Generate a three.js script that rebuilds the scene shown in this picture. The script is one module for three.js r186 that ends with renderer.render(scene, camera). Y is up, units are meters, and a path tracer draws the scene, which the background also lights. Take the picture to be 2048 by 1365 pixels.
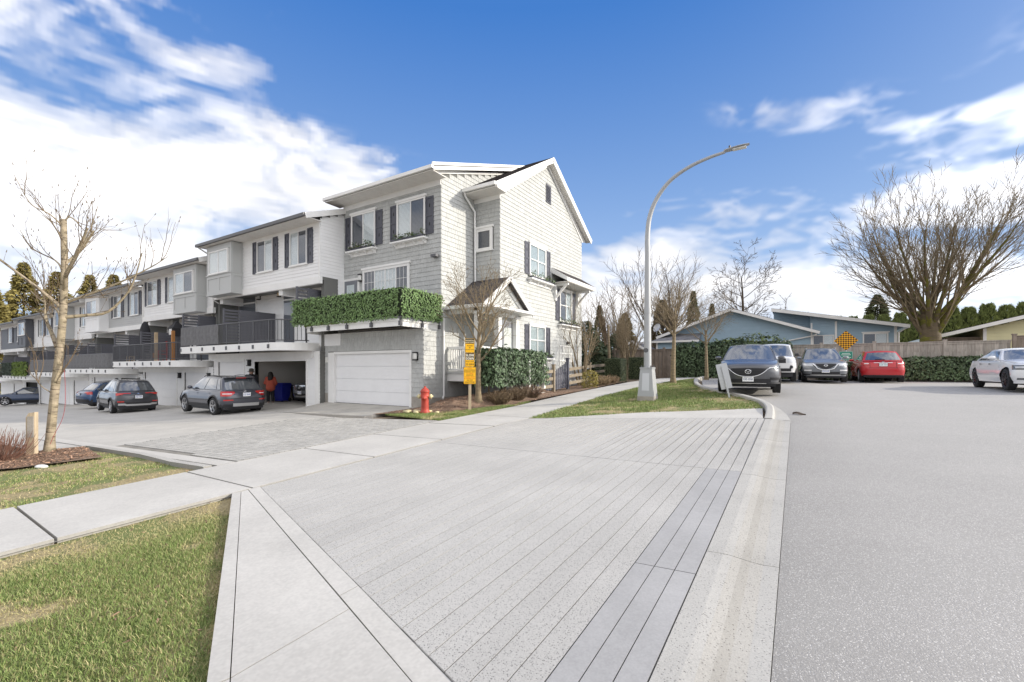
import * as THREE from 'three';
import { MarchingCubes } from 'three/addons/objects/MarchingCubes.js';

// ------------------------------------------------------------------ camera, sky, sun, exposure
const scene = new THREE.Scene();
const VIEW_W = 2048, VIEW_H = 1365, FOCAL = 910;
const camera = new THREE.PerspectiveCamera(2 * Math.atan(VIEW_H / 2 / FOCAL) * 180 / Math.PI, VIEW_W / VIEW_H, 0.1, 600);
camera.position.set(0, 1.5, 0);                       // eye height over the pavement
camera.rotation.y = Math.asin(0.5305);                // level camera, verticals stay vertical
camera.setViewOffset(VIEW_W, VIEW_H, 0, -55.5, VIEW_W, VIEW_H);   // shift lens: the horizon lies a little below the middle
const renderer = new THREE.WebGLRenderer({ antialias: true });
renderer.setSize(1024, 682);
renderer.toneMapping = THREE.LinearToneMapping;
renderer.toneMappingExposure = 2.9;
renderer.shadowMap.enabled = true;
const SUN = new THREE.Vector3(0.86, 0.37, -0.40).normalize();
const sun = new THREE.DirectionalLight(new THREE.Color(0.72, 0.665, 0.575), 2.0);
sun.position.copy(SUN).multiplyScalar(120).add(new THREE.Vector3(-15, 0, -15));
sun.target.position.set(-15, 0, -15);
sun.castShadow = true;
Object.assign(sun.shadow.camera, { left: -70, right: 70, top: 60, bottom: -60, near: 1, far: 300 });
sun.shadow.radius = 2;
sun.name = 'sun';
scene.add(sun, sun.target);

// ------------------------------------------------------------------ numbers
function rng(seed) { let a = seed >>> 0; return () => { a = (a + 0x6D2B79F5) >>> 0; let t = a; t = Math.imul(t ^ (t >>> 15), t | 1); t ^= t + Math.imul(t ^ (t >>> 7), t | 61); return ((t ^ (t >>> 14)) >>> 0) / 4294967296; }; }
const clamp = (v, a = 0, b = 1) => Math.min(b, Math.max(a, v)), lerp = (a, b, t) => a + (b - a) * t;
const sstep = (a, b, v) => { const t = clamp((v - a) / (b - a)); return t * t * (3 - 2 * t); };
function hash2(x, y, s) { let h = Math.imul(x, 374761393) ^ Math.imul(y, 668265263) ^ Math.imul(s, 2246822519); h = Math.imul(h ^ (h >>> 13), 1274126177); return ((h ^ (h >>> 16)) >>> 0) / 4294967296; }
const TAB = new Float32Array(65536); { const r = rng(20240); for (let i = 0; i < 65536; i++) TAB[i] = r(); }
const rnd2 = (x, y, s) => TAB[((x + s * 37) & 255) | (((y + s * 91) & 255) << 8)];
// value noise that repeats after `per` cells (per = 0: never)
function vnoise(x, y, s = 0, per = 0) {
  const xi = Math.floor(x), yi = Math.floor(y), fx = x - xi, fy = y - yi, ux = fx * fx * (3 - 2 * fx), uy = fy * fy * (3 - 2 * fy);
  let X0 = xi, X1 = xi + 1, Y0 = yi, Y1 = yi + 1; if (per) { X0 = ((X0 % per) + per) % per; X1 = ((X1 % per) + per) % per; Y0 = ((Y0 % per) + per) % per; Y1 = ((Y1 % per) + per) % per; }
  const ox = s * 37, y0 = ((Y0 + s * 91) & 255) << 8, y1 = ((Y1 + s * 91) & 255) << 8, a = TAB[((X0 + ox) & 255) | y0], b = TAB[((X1 + ox) & 255) | y0], c = TAB[((X0 + ox) & 255) | y1], d = TAB[((X1 + ox) & 255) | y1];
  return lerp(lerp(a, b, ux), lerp(c, d, ux), uy);
}
function fbm(x, y, s, oct, per = 0) { let v = 0, a = 0.5, n = 0; for (let i = 0; i < oct; i++) { v += a * vnoise(x, y, s + i, per); n += a; a *= 0.5; x *= 2; y *= 2; per *= 2; } return v / n; }

// ------------------------------------------------------------------ sky: blue air with streaks of high cloud
{
  const SKY = 0.405, W = 2048, Hh = 1024, data = new Float32Array(W * Hh * 4);
  const bank = [];   // cloud banks: azimuth from north (-z) towards west (-x), elevation, half sizes, tilt, amount
  const B = (az, el, ra, re, tilt, amt) => bank.push([az, el, ra, re, tilt, amt]);
  B(68, 19.2, 21, 4.2, 0.0, 0.98); B(84, 20, 16, 4.5, 0, 0.85); B(60, 24.6, 8, 1.7, 0.05, 0.75); B(51, 22.4, 6, 2.2, 0.1, 0.9); B(66.5, 29.3, 6.5, 1.4, -0.08, 0.86); B(73, 26.5, 7, 1.2, 0.1, 0.5); B(70, 10.5, 34, 4.4, 0, 0.55); B(50, 14, 10, 5, 0, 0.7);
  B(-3, 24.6, 9, 1.9, 0.26, 0.60); B(-15, 20, 7, 3.2, 0.15, 0.62); B(-30, 21, 12, 6, 0, 0.85); B(5, 17, 13, 2.2, 0.05, 0.6); B(-8, 14.5, 14, 3.2, 0, 0.66); B(16, 13.2, 10, 2.2, 0, 0.72); B(4, 8, 40, 4.2, 0, 0.78); B(24, 11, 8, 3, 0, 0.8);
  B(115, 28, 34, 18, 0.1, 1.5); B(160, 34, 44, 24, -0.1, 1.6); B(-150, 30, 44, 22, 0.1, 1.6); B(-105, 30, 30, 18, 0, 1.4); B(-60, 30, 22, 15, -0.1, 1.15); B(180, 66, 120, 18, 0, 1.35); B(60, 62, 60, 12, 0, 0.9); B(120, 10, 50, 7, 0, 0.8); B(-110, 10, 80, 8, 0, 0.9); B(170, 12, 40, 9, 0, 0.9);  // banks out of view, made denser to add fill light on shaded fronts
  for (let j = 0; j < Hh; j++) {
    const el = ((j + 0.5) / Hh - 0.5) * Math.PI, sy = Math.sin(el), cy = Math.cos(el);
    for (let i = 0; i < W; i++) {
      const coarse = el > 0.78 || Math.abs(((i / W + 0.25 - 0.59) % 1 + 1) % 1 - 0.5) < 0.30;
      if (coarse && ((i & 1) || (j & 1) && j > 0)) { const o = (j * W + i) * 4, q = (i & 1) ? o - 4 : o - W * 4; if (!(i & 1) ? true : true) { for (let k = 0; k < 4; k++) data[o + k] = data[q + k]; continue; } }
      const th = ((i + 0.5) / W - 0.5) * 2 * Math.PI, dx = Math.cos(th) * cy, dz = Math.sin(th) * cy, o = (j * W + i) * 4;
      let r, g, b;
      if (sy < -0.02) { r = 0.20; g = 0.20; b = 0.19; } else {
        const e = Math.max(sy, 0), t = Math.pow(clamp(e / 0.62), 0.62);
        const mu = dx * SUN.x + sy * SUN.y + dz * SUN.z, glow = Math.pow(Math.max(mu, 0), 5) * 0.45 + Math.pow(Math.max(mu, 0), 40) * 1.2;
        r = lerp(0.46, 0.052, t); g = lerp(0.66, 0.185, t); b = lerp(0.90, 0.53, t);
        r += glow * 0.9; g += glow * 0.85; b += glow * 0.75;
        // high cloud drawn out along the horizon by the wind, torn by finer turbulence
        const az = Math.atan2(-dx, -dz) * 180 / Math.PI, eld = el * 180 / Math.PI, A = az + 180, sk = eld - 0.10 * (az > 20 ? 0 : az > -60 ? az - 20 : az > -140 ? -(az + 140) : 0);
        const wx = fbm(A / 9, eld / 6, 11, 3, 40) - 0.5, wy = fbm(A / 9, eld / 6 + 40, 12, 3, 40) - 0.5;
        const n1 = fbm(A / 15 + wx * 1.1, sk / 5.0 + wy * 1.4, 21, 5, 24), n2 = fbm(A / 4.5 + wx * 3.2, sk / 1.5 + wy * 3.2, 41, 5, 80), n3 = fbm(A / 1.5 + wx * 7, sk / 0.42 + wy * 8, 61, 3, 240);
        let m = 0;
        for (const [a0, e0, ra, re, tilt, amt] of bank) {
          let da = az - a0; if (da > 180) da -= 360; if (da < -180) da += 360;
          const de = eld - e0 - da * tilt, q = (da / ra) * (da / ra) + (de / re) * (de / re);
          if (q < 5) m = Math.max(m, amt * Math.exp(-q * 0.9)) + 0.12 * amt * Math.exp(-q * 0.6);
        }
        let c = clamp((n1 * 0.50 + n2 * 0.34 + n3 * 0.16) * 1.9 - 1.06 + m * 0.66);
        c *= sstep(0.06, 0.35, m); c = Math.pow(c, 1.25) * 2.1; c = 1 - Math.exp(-c * 1.25); c = clamp(c, 0, 0.95);
        const haze = 0.62 * Math.exp(-e * 8.5);
        r = lerp(r, 0.86, haze); g = lerp(g, 0.91, haze); b = lerp(b, 0.98, haze);
        const lum = (0.86 + 0.55 * (n2 - 0.45) + 0.16 * c) * (1 + 1.6 * sstep(0.35, 1, mu) + 0.35 * sstep(0.2, 0.9, -mu)) + glow * 0.8;
        r = lerp(r, 1.02 * lum, c); g = lerp(g, 0.99 * lum, c); b = lerp(b, 0.97 * lum, c);
      }
      data[o] = r * SKY; data[o + 1] = g * SKY; data[o + 2] = b * SKY; data[o + 3] = 1;
    }
  }
  const tex = new THREE.DataTexture(data, W, Hh, THREE.RGBAFormat, THREE.FloatType);
  tex.mapping = THREE.EquirectangularReflectionMapping; tex.magFilter = tex.minFilter = THREE.LinearFilter; tex.wrapS = THREE.RepeatWrapping; tex.needsUpdate = true;
  scene.background = tex; scene.environment = tex;
}

// ------------------------------------------------------------------ lie of the land: slopes down to the west, up to the north
function H(x, z) {
  const s = -z, g = s < 15 ? s : 15 + 9 * (1 - Math.exp(-(s - 15) / 9)), B = clamp((s - 10) / 10) * 0.14;
  return 0.038 * g + 0.038 * Math.min(x, 0) * (1 - 0.8 * sstep(18, 29, s) * sstep(-30, -14, x)) + B * sstep(-10.5, -7, x) * (1 - sstep(-2, 2, x));
}
// ------------------------------------------------------------------ textures
function texture(w, h, fn, { srgb = true, repeat = 1 } = {}) {
  const d = new Uint8Array(w * h * 4);
  for (let y = 0; y < h; y++) for (let x = 0; x < w; x++) { const c = fn(x, y, w, h), o = (y * w + x) * 4; d[o] = clamp(c[0]) * 255; d[o + 1] = clamp(c[1]) * 255; d[o + 2] = clamp(c[2]) * 255; d[o + 3] = 255; }
  const t = new THREE.DataTexture(d, w, h); t.wrapS = t.wrapT = THREE.RepeatWrapping; t.magFilter = THREE.LinearFilter; t.minFilter = THREE.LinearMipmapLinearFilter; t.generateMipmaps = true;
  if (srgb) t.colorSpace = THREE.SRGBColorSpace; t.repeat.set(repeat, repeat); t.needsUpdate = true; return t;
}
const G = (v) => [v, v, v];
// scattered pebbles on a tile that repeats: cells x cells, one stone in each
function pebbles(x, y, cells, w, seed, size = 0.42) {
  const fx = x / w * cells, fy = y / w * cells, xi = Math.floor(fx), yi = Math.floor(fy); let best = 9, id = 0;
  for (let j = -1; j <= 1; j++) for (let i = -1; i <= 1; i++) {
    const cx = ((xi + i) % cells + cells) % cells, cy = ((yi + j) % cells + cells) % cells;
    const px = xi + i + rnd2(cx, cy, seed), py = yi + j + rnd2(cx, cy, seed + 1), r = size * (0.35 + 0.65 * rnd2(cx, cy, seed + 2));
    const ax = rnd2(cx, cy, seed + 3) * 0.8 + 0.6, d = Math.hypot((fx - px) * ax, (fy - py) / ax) / r; if (d < best) { best = d; id = rnd2(cx, cy, seed + 5); }
  }
  return [best, id];
}
const MAT = {};
const std = (o) => new THREE.MeshStandardMaterial({ vertexColors: true, roughness: 0.8, ...o });
const lin = (r, g, b) => new THREE.Color().setRGB(r, g, b);
function flat(name, r, g, b, rough = 0.8, extra = {}) { const m = std({ color: lin(r, g, b), roughness: rough, ...extra }); m.name = name; MAT[name] = m; return m; }
// mottled: a grey-scale map of fine and coarse noise multiplied into one base colour, 1 tile = `size` metres
function mottled(name, r, g, b, { size = 1, amount = 0.2, fine = 0.1, px = 512, rough = 0.85, bump = 0, seed = 1, extra = {} } = {}) {
  const t = texture(px, px, (x, y, w) => { const u = x / w, v = y / w; return G(0.80 + amount * (fbm(u * 5, v * 5, seed, 4, 5) - 0.5) * 2 + fine * (vnoise(u * 160, v * 160, seed + 9, 160) - 0.5) * 2 + fine * (vnoise(u * 60, v * 60, seed + 10, 60) - 0.5)); }, { srgb: false, repeat: 1 / size });
  const m = std({ color: lin(r / 0.8, g / 0.8, b / 0.8), map: t, roughness: rough, ...extra }); if (bump) { m.bumpMap = t; m.bumpScale = bump; } m.name = name; MAT[name] = m; return m;
}
// exposed aggregate: pale cement, speckles of darker stone
function aggregate(name, base, dark, { size = 1.6, cells = 90, share = 0.4, px = 1024, seed = 5, stain = 0.12, bump = 0.002, rough = 0.9, fine = 0.10, size2 = 0.42 } = {}) {
  const hgt = new Float32Array(px * px);
  const t = texture(px, px, (x, y, w) => {
    const u = x / w, v = y / w, [d, id] = pebbles(x, y, cells, w, seed, size2), n = (fbm(u * 4, v * 4, seed + 20, 4, 4) - 0.5) * 2 * stain + (vnoise(u * 300, v * 300, seed + 3, 300) - 0.5) * fine * 2;
    const stone = d < 1 && id < share ? 1 - sstep(0.75, 1, d) : 0, k = 0.3 + 0.7 * (id / share); hgt[y * w + x] = 0.5 - stone * 0.3;
    return base.map((c, i) => clamp(lerp(c * (1 + n), dark[i] * (0.6 + 0.8 * k), stone)));
  }, { srgb: false, repeat: 1 / size });
  const m = std({ map: t, roughness: rough }); if (bump) { const b = texture(px, px, (x, y, w) => G(hgt[y * w + x] + 0.25 * vnoise(x / w * 220, y / w * 220, 3, 220)), { srgb: false, repeat: 1 / size }); m.bumpMap = b; m.bumpScale = bump; }
  m.name = name; MAT[name] = m; return m;
}
function woodMat(name, r, g, b, { size = 1.2, amount = 0.35, rough = 0.85, seed = 3, vertical = true } = {}) {
  const t = texture(512, 512, (x, y, w) => { let u = x / w, v = y / w; if (!vertical) [u, v] = [v, u]; const gr = fbm(u * 24, v * 3, seed, 5, 0), n = fbm(u * 4, v * 4, seed + 7, 4, 4); return G(0.78 + amount * (gr - 0.5) * 1.3 + amount * (n - 0.5) * 0.9); }, { srgb: false, repeat: 1 / size });
  const m = std({ color: lin(r / 0.78, g / 0.78, b / 0.78), map: t, roughness: rough }); m.name = name; MAT[name] = m; return m;
}

// ------------------------------------------------------------------ mesh building
const V = (x, y, z) => new THREE.Vector3(x, y, z);
class MB {
  constructor() { this.p = []; this.n = []; this.t = []; this.c = []; this.tone = 1; this.rgb = null; }
  vert(x, y, z, nx, ny, nz, u, v) {
    this.p.push(x, y, z); this.n.push(nx, ny, nz);
    if (u === undefined) { const ax = Math.abs(nx), ay = Math.abs(ny), az = Math.abs(nz); if (ay >= ax && ay >= az) { u = x; v = z; } else if (ax >= az) { u = z; v = y; } else { u = x; v = y; } }
    this.t.push(u, v); const k = this.toneFn ? this.tone * this.toneFn(x, z) : this.tone; if (k !== this.tone && !this.rgb) this.c.push(k, k, k); else if (this.rgb) this.c.push(this.rgb[0] * this.tone, this.rgb[1] * this.tone, this.rgb[2] * this.tone); else this.c.push(this.tone, this.tone, this.tone);
  }
  tri(a, b, c) {
    const ux = b[0] - a[0], uy = b[1] - a[1], uz = b[2] - a[2], vx = c[0] - a[0], vy = c[1] - a[1], vz = c[2] - a[2];
    let nx = uy * vz - uz * vy, ny = uz * vx - ux * vz, nz = ux * vy - uy * vx; const l = Math.hypot(nx, ny, nz) || 1; nx /= l; ny /= l; nz /= l;
    this.vert(...a, nx, ny, nz); this.vert(...b, nx, ny, nz); this.vert(...c, nx, ny, nz);
  }
  quad(a, b, c, d) { this.tri(a, b, c); this.tri(a, c, d); return this; }
  hexa(b, t) { const n = b.length; for (let i = 1; i < n - 1; i++) { this.tri(t[0], t[i], t[i + 1]); this.tri(b[0], b[i + 1], b[i]); } for (let i = 0; i < n; i++) { const j = (i + 1) % n; this.quad(b[i], b[j], t[j], t[i]); } return this; }   // loops wound anticlockwise seen from the t side
  box(x0, y0, z0, x1, y1, z1) {
    if (x0 > x1) [x0, x1] = [x1, x0]; if (y0 > y1) [y0, y1] = [y1, y0]; if (z0 > z1) [z0, z1] = [z1, z0];
    return this.hexa([[x0, y0, z1], [x1, y0, z1], [x1, y0, z0], [x0, y0, z0]], [[x0, y1, z1], [x1, y1, z1], [x1, y1, z0], [x0, y1, z0]]);
  }
  cbox(cx, cy, cz, w, h, d) { return this.box(cx - w / 2, cy - h / 2, cz - d / 2, cx + w / 2, cy + h / 2, cz + d / 2); }
  // a bar from a to b, w wide and h deep, `up` says which way its depth points
  bar(a, b, w, h, up = [0, 1, 0]) {
    const d = V(b[0] - a[0], b[1] - a[1], b[2] - a[2]).normalize(), s = V(...up).cross(d).normalize().multiplyScalar(w / 2), u = d.clone().cross(s).normalize().multiplyScalar(h / 2);
    const q = (p, i, j) => [p[0] + s.x * i + u.x * j, p[1] + s.y * i + u.y * j, p[2] + s.z * i + u.z * j];
    return this.hexa([q(a, -1, -1), q(a, -1, 1), q(a, 1, 1), q(a, 1, -1)].reverse(), [q(b, -1, -1), q(b, -1, 1), q(b, 1, 1), q(b, 1, -1)].reverse());
  }
  // a tapered tube through points, smooth round, radii per point
  tube(pts, rad, sides = 6, cap = true) {
    const rings = []; let ref = null;
    for (let i = 0; i < pts.length; i++) {
      const a = pts[Math.max(0, i - 1)], b = pts[Math.min(pts.length - 1, i + 1)], d = V(b[0] - a[0], b[1] - a[1], b[2] - a[2]).normalize();
      if (!ref) ref = Math.abs(d.y) < 0.9 ? V(0, 1, 0) : V(1, 0, 0);
      const s = ref.clone().cross(d).normalize(), u = d.clone().cross(s).normalize(); ref = u.clone();
      const r = Array.isArray(rad) ? rad[i] : rad, ring = [];
      for (let k = 0; k < sides; k++) { const t = k / sides * Math.PI * 2, c = Math.cos(t), q = Math.sin(t), nx = s.x * c + u.x * q, ny = s.y * c + u.y * q, nz = s.z * c + u.z * q; ring.push([pts[i][0] + nx * r, pts[i][1] + ny * r, pts[i][2] + nz * r, nx, ny, nz]); }
      rings.push(ring);
    }
    for (let i = 0; i < rings.length - 1; i++) for (let k = 0; k < sides; k++) {
      const a = rings[i][k], b = rings[i][(k + 1) % sides], c = rings[i + 1][(k + 1) % sides], d = rings[i + 1][k];
      const u0 = k / sides, u1 = (k + 1) / sides, va = pts[i][1] + pts[i][0] * 0.7, vb = pts[i + 1][1] + pts[i + 1][0] * 0.7;
      this.vert(...a, u0, va); this.vert(...b, u1, va); this.vert(...c, u1, vb); this.vert(...a, u0, va); this.vert(...c, u1, vb); this.vert(...d, u0, vb);
    }
    if (cap) for (const [ring, flip] of [[rings[0], true], [rings[rings.length - 1], false]]) for (let k = 1; k < sides - 1; k++) { const q = [ring[0], ring[k], ring[k + 1]].map((p) => p.slice(0, 3)); flip ? this.tri(q[0], q[2], q[1]) : this.tri(...q); }
    return this;
  }
  // smooth grid of points f(i, j), i 0..m, j 0..n
  grid(m, n, f, flip = false, uvf = null) {
    const P = []; for (let i = 0; i <= m; i++) { P.push([]); for (let j = 0; j <= n; j++) P[i].push(f(i / m, j / n, i, j)); }
    const nor = (i, j) => { const a = P[Math.min(m, i + 1)][j], b = P[Math.max(0, i - 1)][j], c = P[i][Math.min(n, j + 1)], d = P[i][Math.max(0, j - 1)]; const q = V(a[0] - b[0], a[1] - b[1], a[2] - b[2]).cross(V(c[0] - d[0], c[1] - d[1], c[2] - d[2])).normalize(); return flip ? q.negate() : q; };
    const N = P.map((r, i) => r.map((_, j) => nor(i, j)));
    const put = (i, j) => { const q = N[i][j]; uvf ? this.vert(...P[i][j], q.x, q.y, q.z, ...uvf(i / m, j / n)) : this.vert(...P[i][j], q.x, q.y, q.z); };
    for (let i = 0; i < m; i++) for (let j = 0; j < n; j++) { const o = [[i, j], [i + 1, j], [i + 1, j + 1], [i, j], [i + 1, j + 1], [i, j + 1]]; if (flip) { [o[1], o[2]] = [o[2], o[1]]; [o[4], o[5]] = [o[5], o[4]]; } o.forEach((q) => put(...q)); }
    return this;
  }
  geo(g, m) {   // append a three.js geometry
    const q = g.index ? g.toNonIndexed() : g.clone(); if (m) q.applyMatrix4(m); const P = q.attributes.position, N = q.attributes.normal, U = q.attributes.uv;
    for (let i = 0; i < P.count; i++) this.vert(P.getX(i), P.getY(i), P.getZ(i), N.getX(i), N.getY(i), N.getZ(i), ...(this.keepUV && U ? [U.getX(i), U.getY(i)] : []));
    return this;
  }
  geometry() {
    const g = new THREE.BufferGeometry(); g.setAttribute('position', new THREE.Float32BufferAttribute(this.p, 3)); g.setAttribute('normal', new THREE.Float32BufferAttribute(this.n, 3)); g.setAttribute('uv', new THREE.Float32BufferAttribute(this.t, 2)); g.setAttribute('color', new THREE.Float32BufferAttribute(this.c, 3)); return g;
  }
  build(name, mat, parent = scene, info) { return addMesh(name, this.geometry(), mat, parent, info); }
}
const used = new Map();
function numbered(name) { const n = used.get(name) ?? 0; used.set(name, n + 1); return n ? name + '_' + String(n).padStart(3, '0') : name; }
function tag(o, label, category, group, kind) { if (label) o.userData.label = label; if (category) o.userData.category = category; if (group) o.userData.group = group; if (kind) o.userData.kind = kind; return o; }
function addMesh(name, geo, mat, parent = scene, info) {
  const m = new THREE.Mesh(geo, mat); m.name = numbered(name); m.castShadow = m.receiveShadow = true; parent.add(m); if (info) Object.assign(m.userData, info); return m;
}
function thing(name, label, category, pos = [0, 0, 0], turn = 0, group) { const o = new THREE.Group(); o.name = numbered(name); o.position.set(...pos); o.rotation.y = turn; scene.add(o); return tag(o, label, category, group); }
function copyOf(src, label, pos, turn, scale, group) {
  const c = src.clone(); c.name = numbered(src.name.replace(/_\d{3}$/, '')); c.userData = { ...src.userData }; if (label) c.userData.label = label; if (group) c.userData.group = group;
  if (pos) c.position.set(...pos); if (turn !== undefined) c.rotation.y = turn; if (scale) c.scale.setScalar(scale); scene.add(c); return c;
}
const structure = (o, label, category) => tag(o, label, category, null, 'structure');
const STUFF = { kind: 'stuff' };
function canvasTex(w, h, draw) { const c = document.createElement('canvas'); c.width = w; c.height = h; const x = c.getContext('2d'); draw(x, w, h); const t = new THREE.CanvasTexture(c); t.colorSpace = THREE.SRGBColorSpace; return t; }

// ------------------------------------------------------------------ sheets that follow the land
function clipCell(poly, axis, lim, keepGreater) {
  const out = []; for (let i = 0; i < poly.length; i++) { const a = poly[i], b = poly[(i + 1) % poly.length], ia = keepGreater ? a[axis] >= lim : a[axis] <= lim, ib = keepGreater ? b[axis] >= lim : b[axis] <= lim; if (ia) out.push(a); if (ia !== ib) { const t = (lim - a[axis]) / (b[axis] - a[axis]), q = [lerp(a[0], b[0], t), lerp(a[1], b[1], t)]; q[axis] = lim; out.push(q); } } return out;
}
function sheet(mb, poly, off, step = 1, hf = H) {
  const y = typeof off === 'function' ? off : () => off; let x0 = 1e9, x1 = -1e9, z0 = 1e9, z1 = -1e9; for (const [x, z] of poly) { x0 = Math.min(x0, x); x1 = Math.max(x1, x); z0 = Math.min(z0, z); z1 = Math.max(z1, z); }
  for (let i = Math.floor(x0 / step); i * step < x1; i++) {
    let col = clipCell(clipCell(poly, 0, i * step, true), 0, (i + 1) * step, false); if (col.length < 3) continue;
    for (let j = Math.floor(z0 / step); j * step < z1; j++) {
      let c = clipCell(clipCell(col, 1, j * step, true), 1, (j + 1) * step, false); c = c.filter((p, k) => { const q = c[(k + 1) % c.length]; return Math.hypot(p[0] - q[0], p[1] - q[1]) > 1e-5; }); if (c.length < 3) continue;
      const pts = c.map((p) => new THREE.Vector2(p[0], p[1])); let tris; try { tris = THREE.ShapeUtils.triangulateShape(THREE.ShapeUtils.area(pts) < 0 ? pts.reverse() : pts, []); } catch { continue; }
      for (const t of tris) {
        const q = t.map((k) => { const p = pts[k], e = 0.25, h0 = hf(p.x, p.y) + y(p.x, p.y), hx = hf(p.x + e, p.y) + y(p.x + e, p.y) - h0, hz = hf(p.x, p.y + e) + y(p.x, p.y + e) - h0, n = V(-hx / e, 1, -hz / e).normalize(); return [p.x, h0, p.y, n.x, n.y, n.z]; });
        for (const k of [0, 2, 1]) mb.vert(...q[k]);
      }
    }
  }
  return mb;
}
// flat slab with sides, top follows the land, e = chamfer
function slab(mb, poly, top, thick, e = 0.006, hf = H, edge = 0.62) {
  const A = THREE.ShapeUtils.area(poly.map((p) => new THREE.Vector2(...p))), P = A > 0 ? poly.slice().reverse() : poly;   // anticlockwise seen from above (z down the page)
  const n = P.length, cx = P.reduce((s, p) => s + p[0], 0) / n, cz = P.reduce((s, p) => s + p[1], 0) / n;
  const inn = P.map((p) => { const l = Math.hypot(p[0] - cx, p[1] - cz) || 1; return [p[0] - (p[0] - cx) / l * e, p[1] - (p[1] - cz) / l * e]; });
  const T = inn.map((p) => [p[0], hf(...p) + top, p[1]]), M = P.map((p) => [p[0], hf(...p) + top - e, p[1]]), L = P.map((p) => [p[0], hf(...p) + top - thick, p[1]]);
  if (mb.fine) sheet(mb, inn, top, mb.fine, hf); else for (const t of THREE.ShapeUtils.triangulateShape(inn.map((p) => new THREE.Vector2(...p)), [])) { const q = t.map((k) => T[k]); const up = (q[1][2] - q[0][2]) * (q[2][0] - q[0][0]) - (q[1][0] - q[0][0]) * (q[2][2] - q[0][2]); up > 0 ? mb.tri(...q) : mb.tri(q[0], q[2], q[1]); }
  const tone = mb.tone; mb.tone = tone * edge;   // dirt and the shade of the grooves put into the side colour
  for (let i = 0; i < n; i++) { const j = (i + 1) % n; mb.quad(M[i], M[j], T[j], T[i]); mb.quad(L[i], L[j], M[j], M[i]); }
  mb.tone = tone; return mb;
}
// ------------------------------------------------------------------ materials of the ground
aggregate('aggregate', [0.475, 0.46, 0.43], [0.19, 0.185, 0.175], { size: 1.5, cells: 125, share: 0.42, stain: 0.07, seed: 5, size2: 0.40 });
aggregate('kerbConcrete', [0.46, 0.445, 0.41], [0.22, 0.21, 0.195], { size: 1.5, cells: 120, share: 0.24, stain: 0.09, seed: 15 });
aggregate('asphalt', [0.365, 0.352, 0.332], [0.50, 0.485, 0.46], { size: 1.5, cells: 150, share: 0.5, stain: 0.06, seed: 25, bump: 0.003, fine: 0.13, size2: 0.5 });
mottled('laneAsphalt', 0.50, 0.48, 0.44, { size: 3, amount: 0.09, fine: 0.06, bump: 0.002, seed: 31 });
mottled('patch', 0.17, 0.17, 0.17, { size: 2, amount: 0.12, fine: 0.14, seed: 33 });
mottled('concrete', 0.53, 0.51, 0.47, { size: 2.4, amount: 0.09, fine: 0.05, bump: 0.0015, px: 1024, seed: 41 });
mottled('bandGrey', 0.385, 0.378, 0.37, { size: 1.3, amount: 0.10, fine: 0.05, bump: 0.001, seed: 43 });
const STAIN = (x, z) => 1 + 0.24 * (fbm(x * 0.35 + 3, z * 0.35, 77, 5) - 0.5) + 0.10 * (fbm(x * 1.6, z * 1.1, 79, 3) - 0.5) - 0.05 * (Math.exp(-((z + 5.6 + 0.05 * x) ** 2) * 5) + Math.exp(-((z + 7.5 + 0.05 * x) ** 2) * 5));
mottled('joint', 0.24, 0.225, 0.195, { size: 1, amount: 0.3, seed: 45 });
mottled('paver', 0.47, 0.455, 0.42, { size: 1.7, amount: 0.10, fine: 0.05, seed: 47 });
mottled('dirt', 0.27, 0.205, 0.14, { size: 1.6, amount: 0.34, fine: 0.22, bump: 0.02, px: 1024, rough: 1, seed: 51 });
mottled('mulch', 0.29, 0.195, 0.135, { size: 0.9, amount: 0.42, fine: 0.42, bump: 0.03, px: 512, rough: 1, seed: 53 });
{ // turf seen from afar: green worn through to straw and soil
  const t = texture(1024, 1024, (x, y, w) => { const u = x / w, v = y / w, a = fbm(u * 6, v * 6, 71, 5, 6), b = vnoise(u * 200, v * 200, 72, 200), c = vnoise(u * 90, v * 90, 74, 90), k = sstep(0.42, 0.62, a + (b - 0.5) * 0.3); const gr = [0.15, 0.18, 0.055], st = [0.36, 0.28, 0.155]; return gr.map((q, i) => lerp(q, st[i], k * 0.85) * (0.65 + 0.5 * b + 0.25 * c)); }, { srgb: false, repeat: 1 / 3 });
  MAT.turf = std({ map: t, roughness: 1, bumpMap: t, bumpScale: 0.03 }); MAT.turf.name = 'turf';
}

// ------------------------------------------------------------------ ground, road, lane
{ const g = new MB(); sheet(g, [[-150, 45], [45, 45], [45, -190], [-150, -190]], -0.11, 5); structure(g.build('ground', MAT.dirt), 'open ground of bare soil and thin turf under everything', 'ground'); }
const KX = -0.1;                                            // edge of the asphalt
{ const g = new MB(); g.toneFn = (x, z) => 0.97 + 0.14 * (fbm(x * 0.22 + 5, z * 0.09, 3, 4) - 0.5) + 0.10 * (fbm(x * 0.9, z * 0.5, 13, 3) - 0.5) - 0.05 * Math.exp(-((x + 0.0) ** 2) * 6) - 0.10 * Math.exp(-((x + 0.1) ** 2) * 60) + 0.03 * Math.exp(-((x - 1.6) ** 2) * 2.2) + 0.03 * Math.exp(-((x - 3.2) ** 2) * 2.2);
  sheet(g, [[KX, 20], [KX, -11.0], [-0.2, -12.2], [-0.42, -13.7], [-0.75, -14.7], [-1.35, -15.95], [-2.3, -17.9], [-2.9, -19.4], [-3.6, -22], [-4.3, -26], [-4.6, -31.2], [16, -31.2], [16, 20]], -0.036, 1);
  structure(g.build('road', MAT.asphalt), 'wide light grey asphalt road running up to the parked cars', 'road'); }
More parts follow.
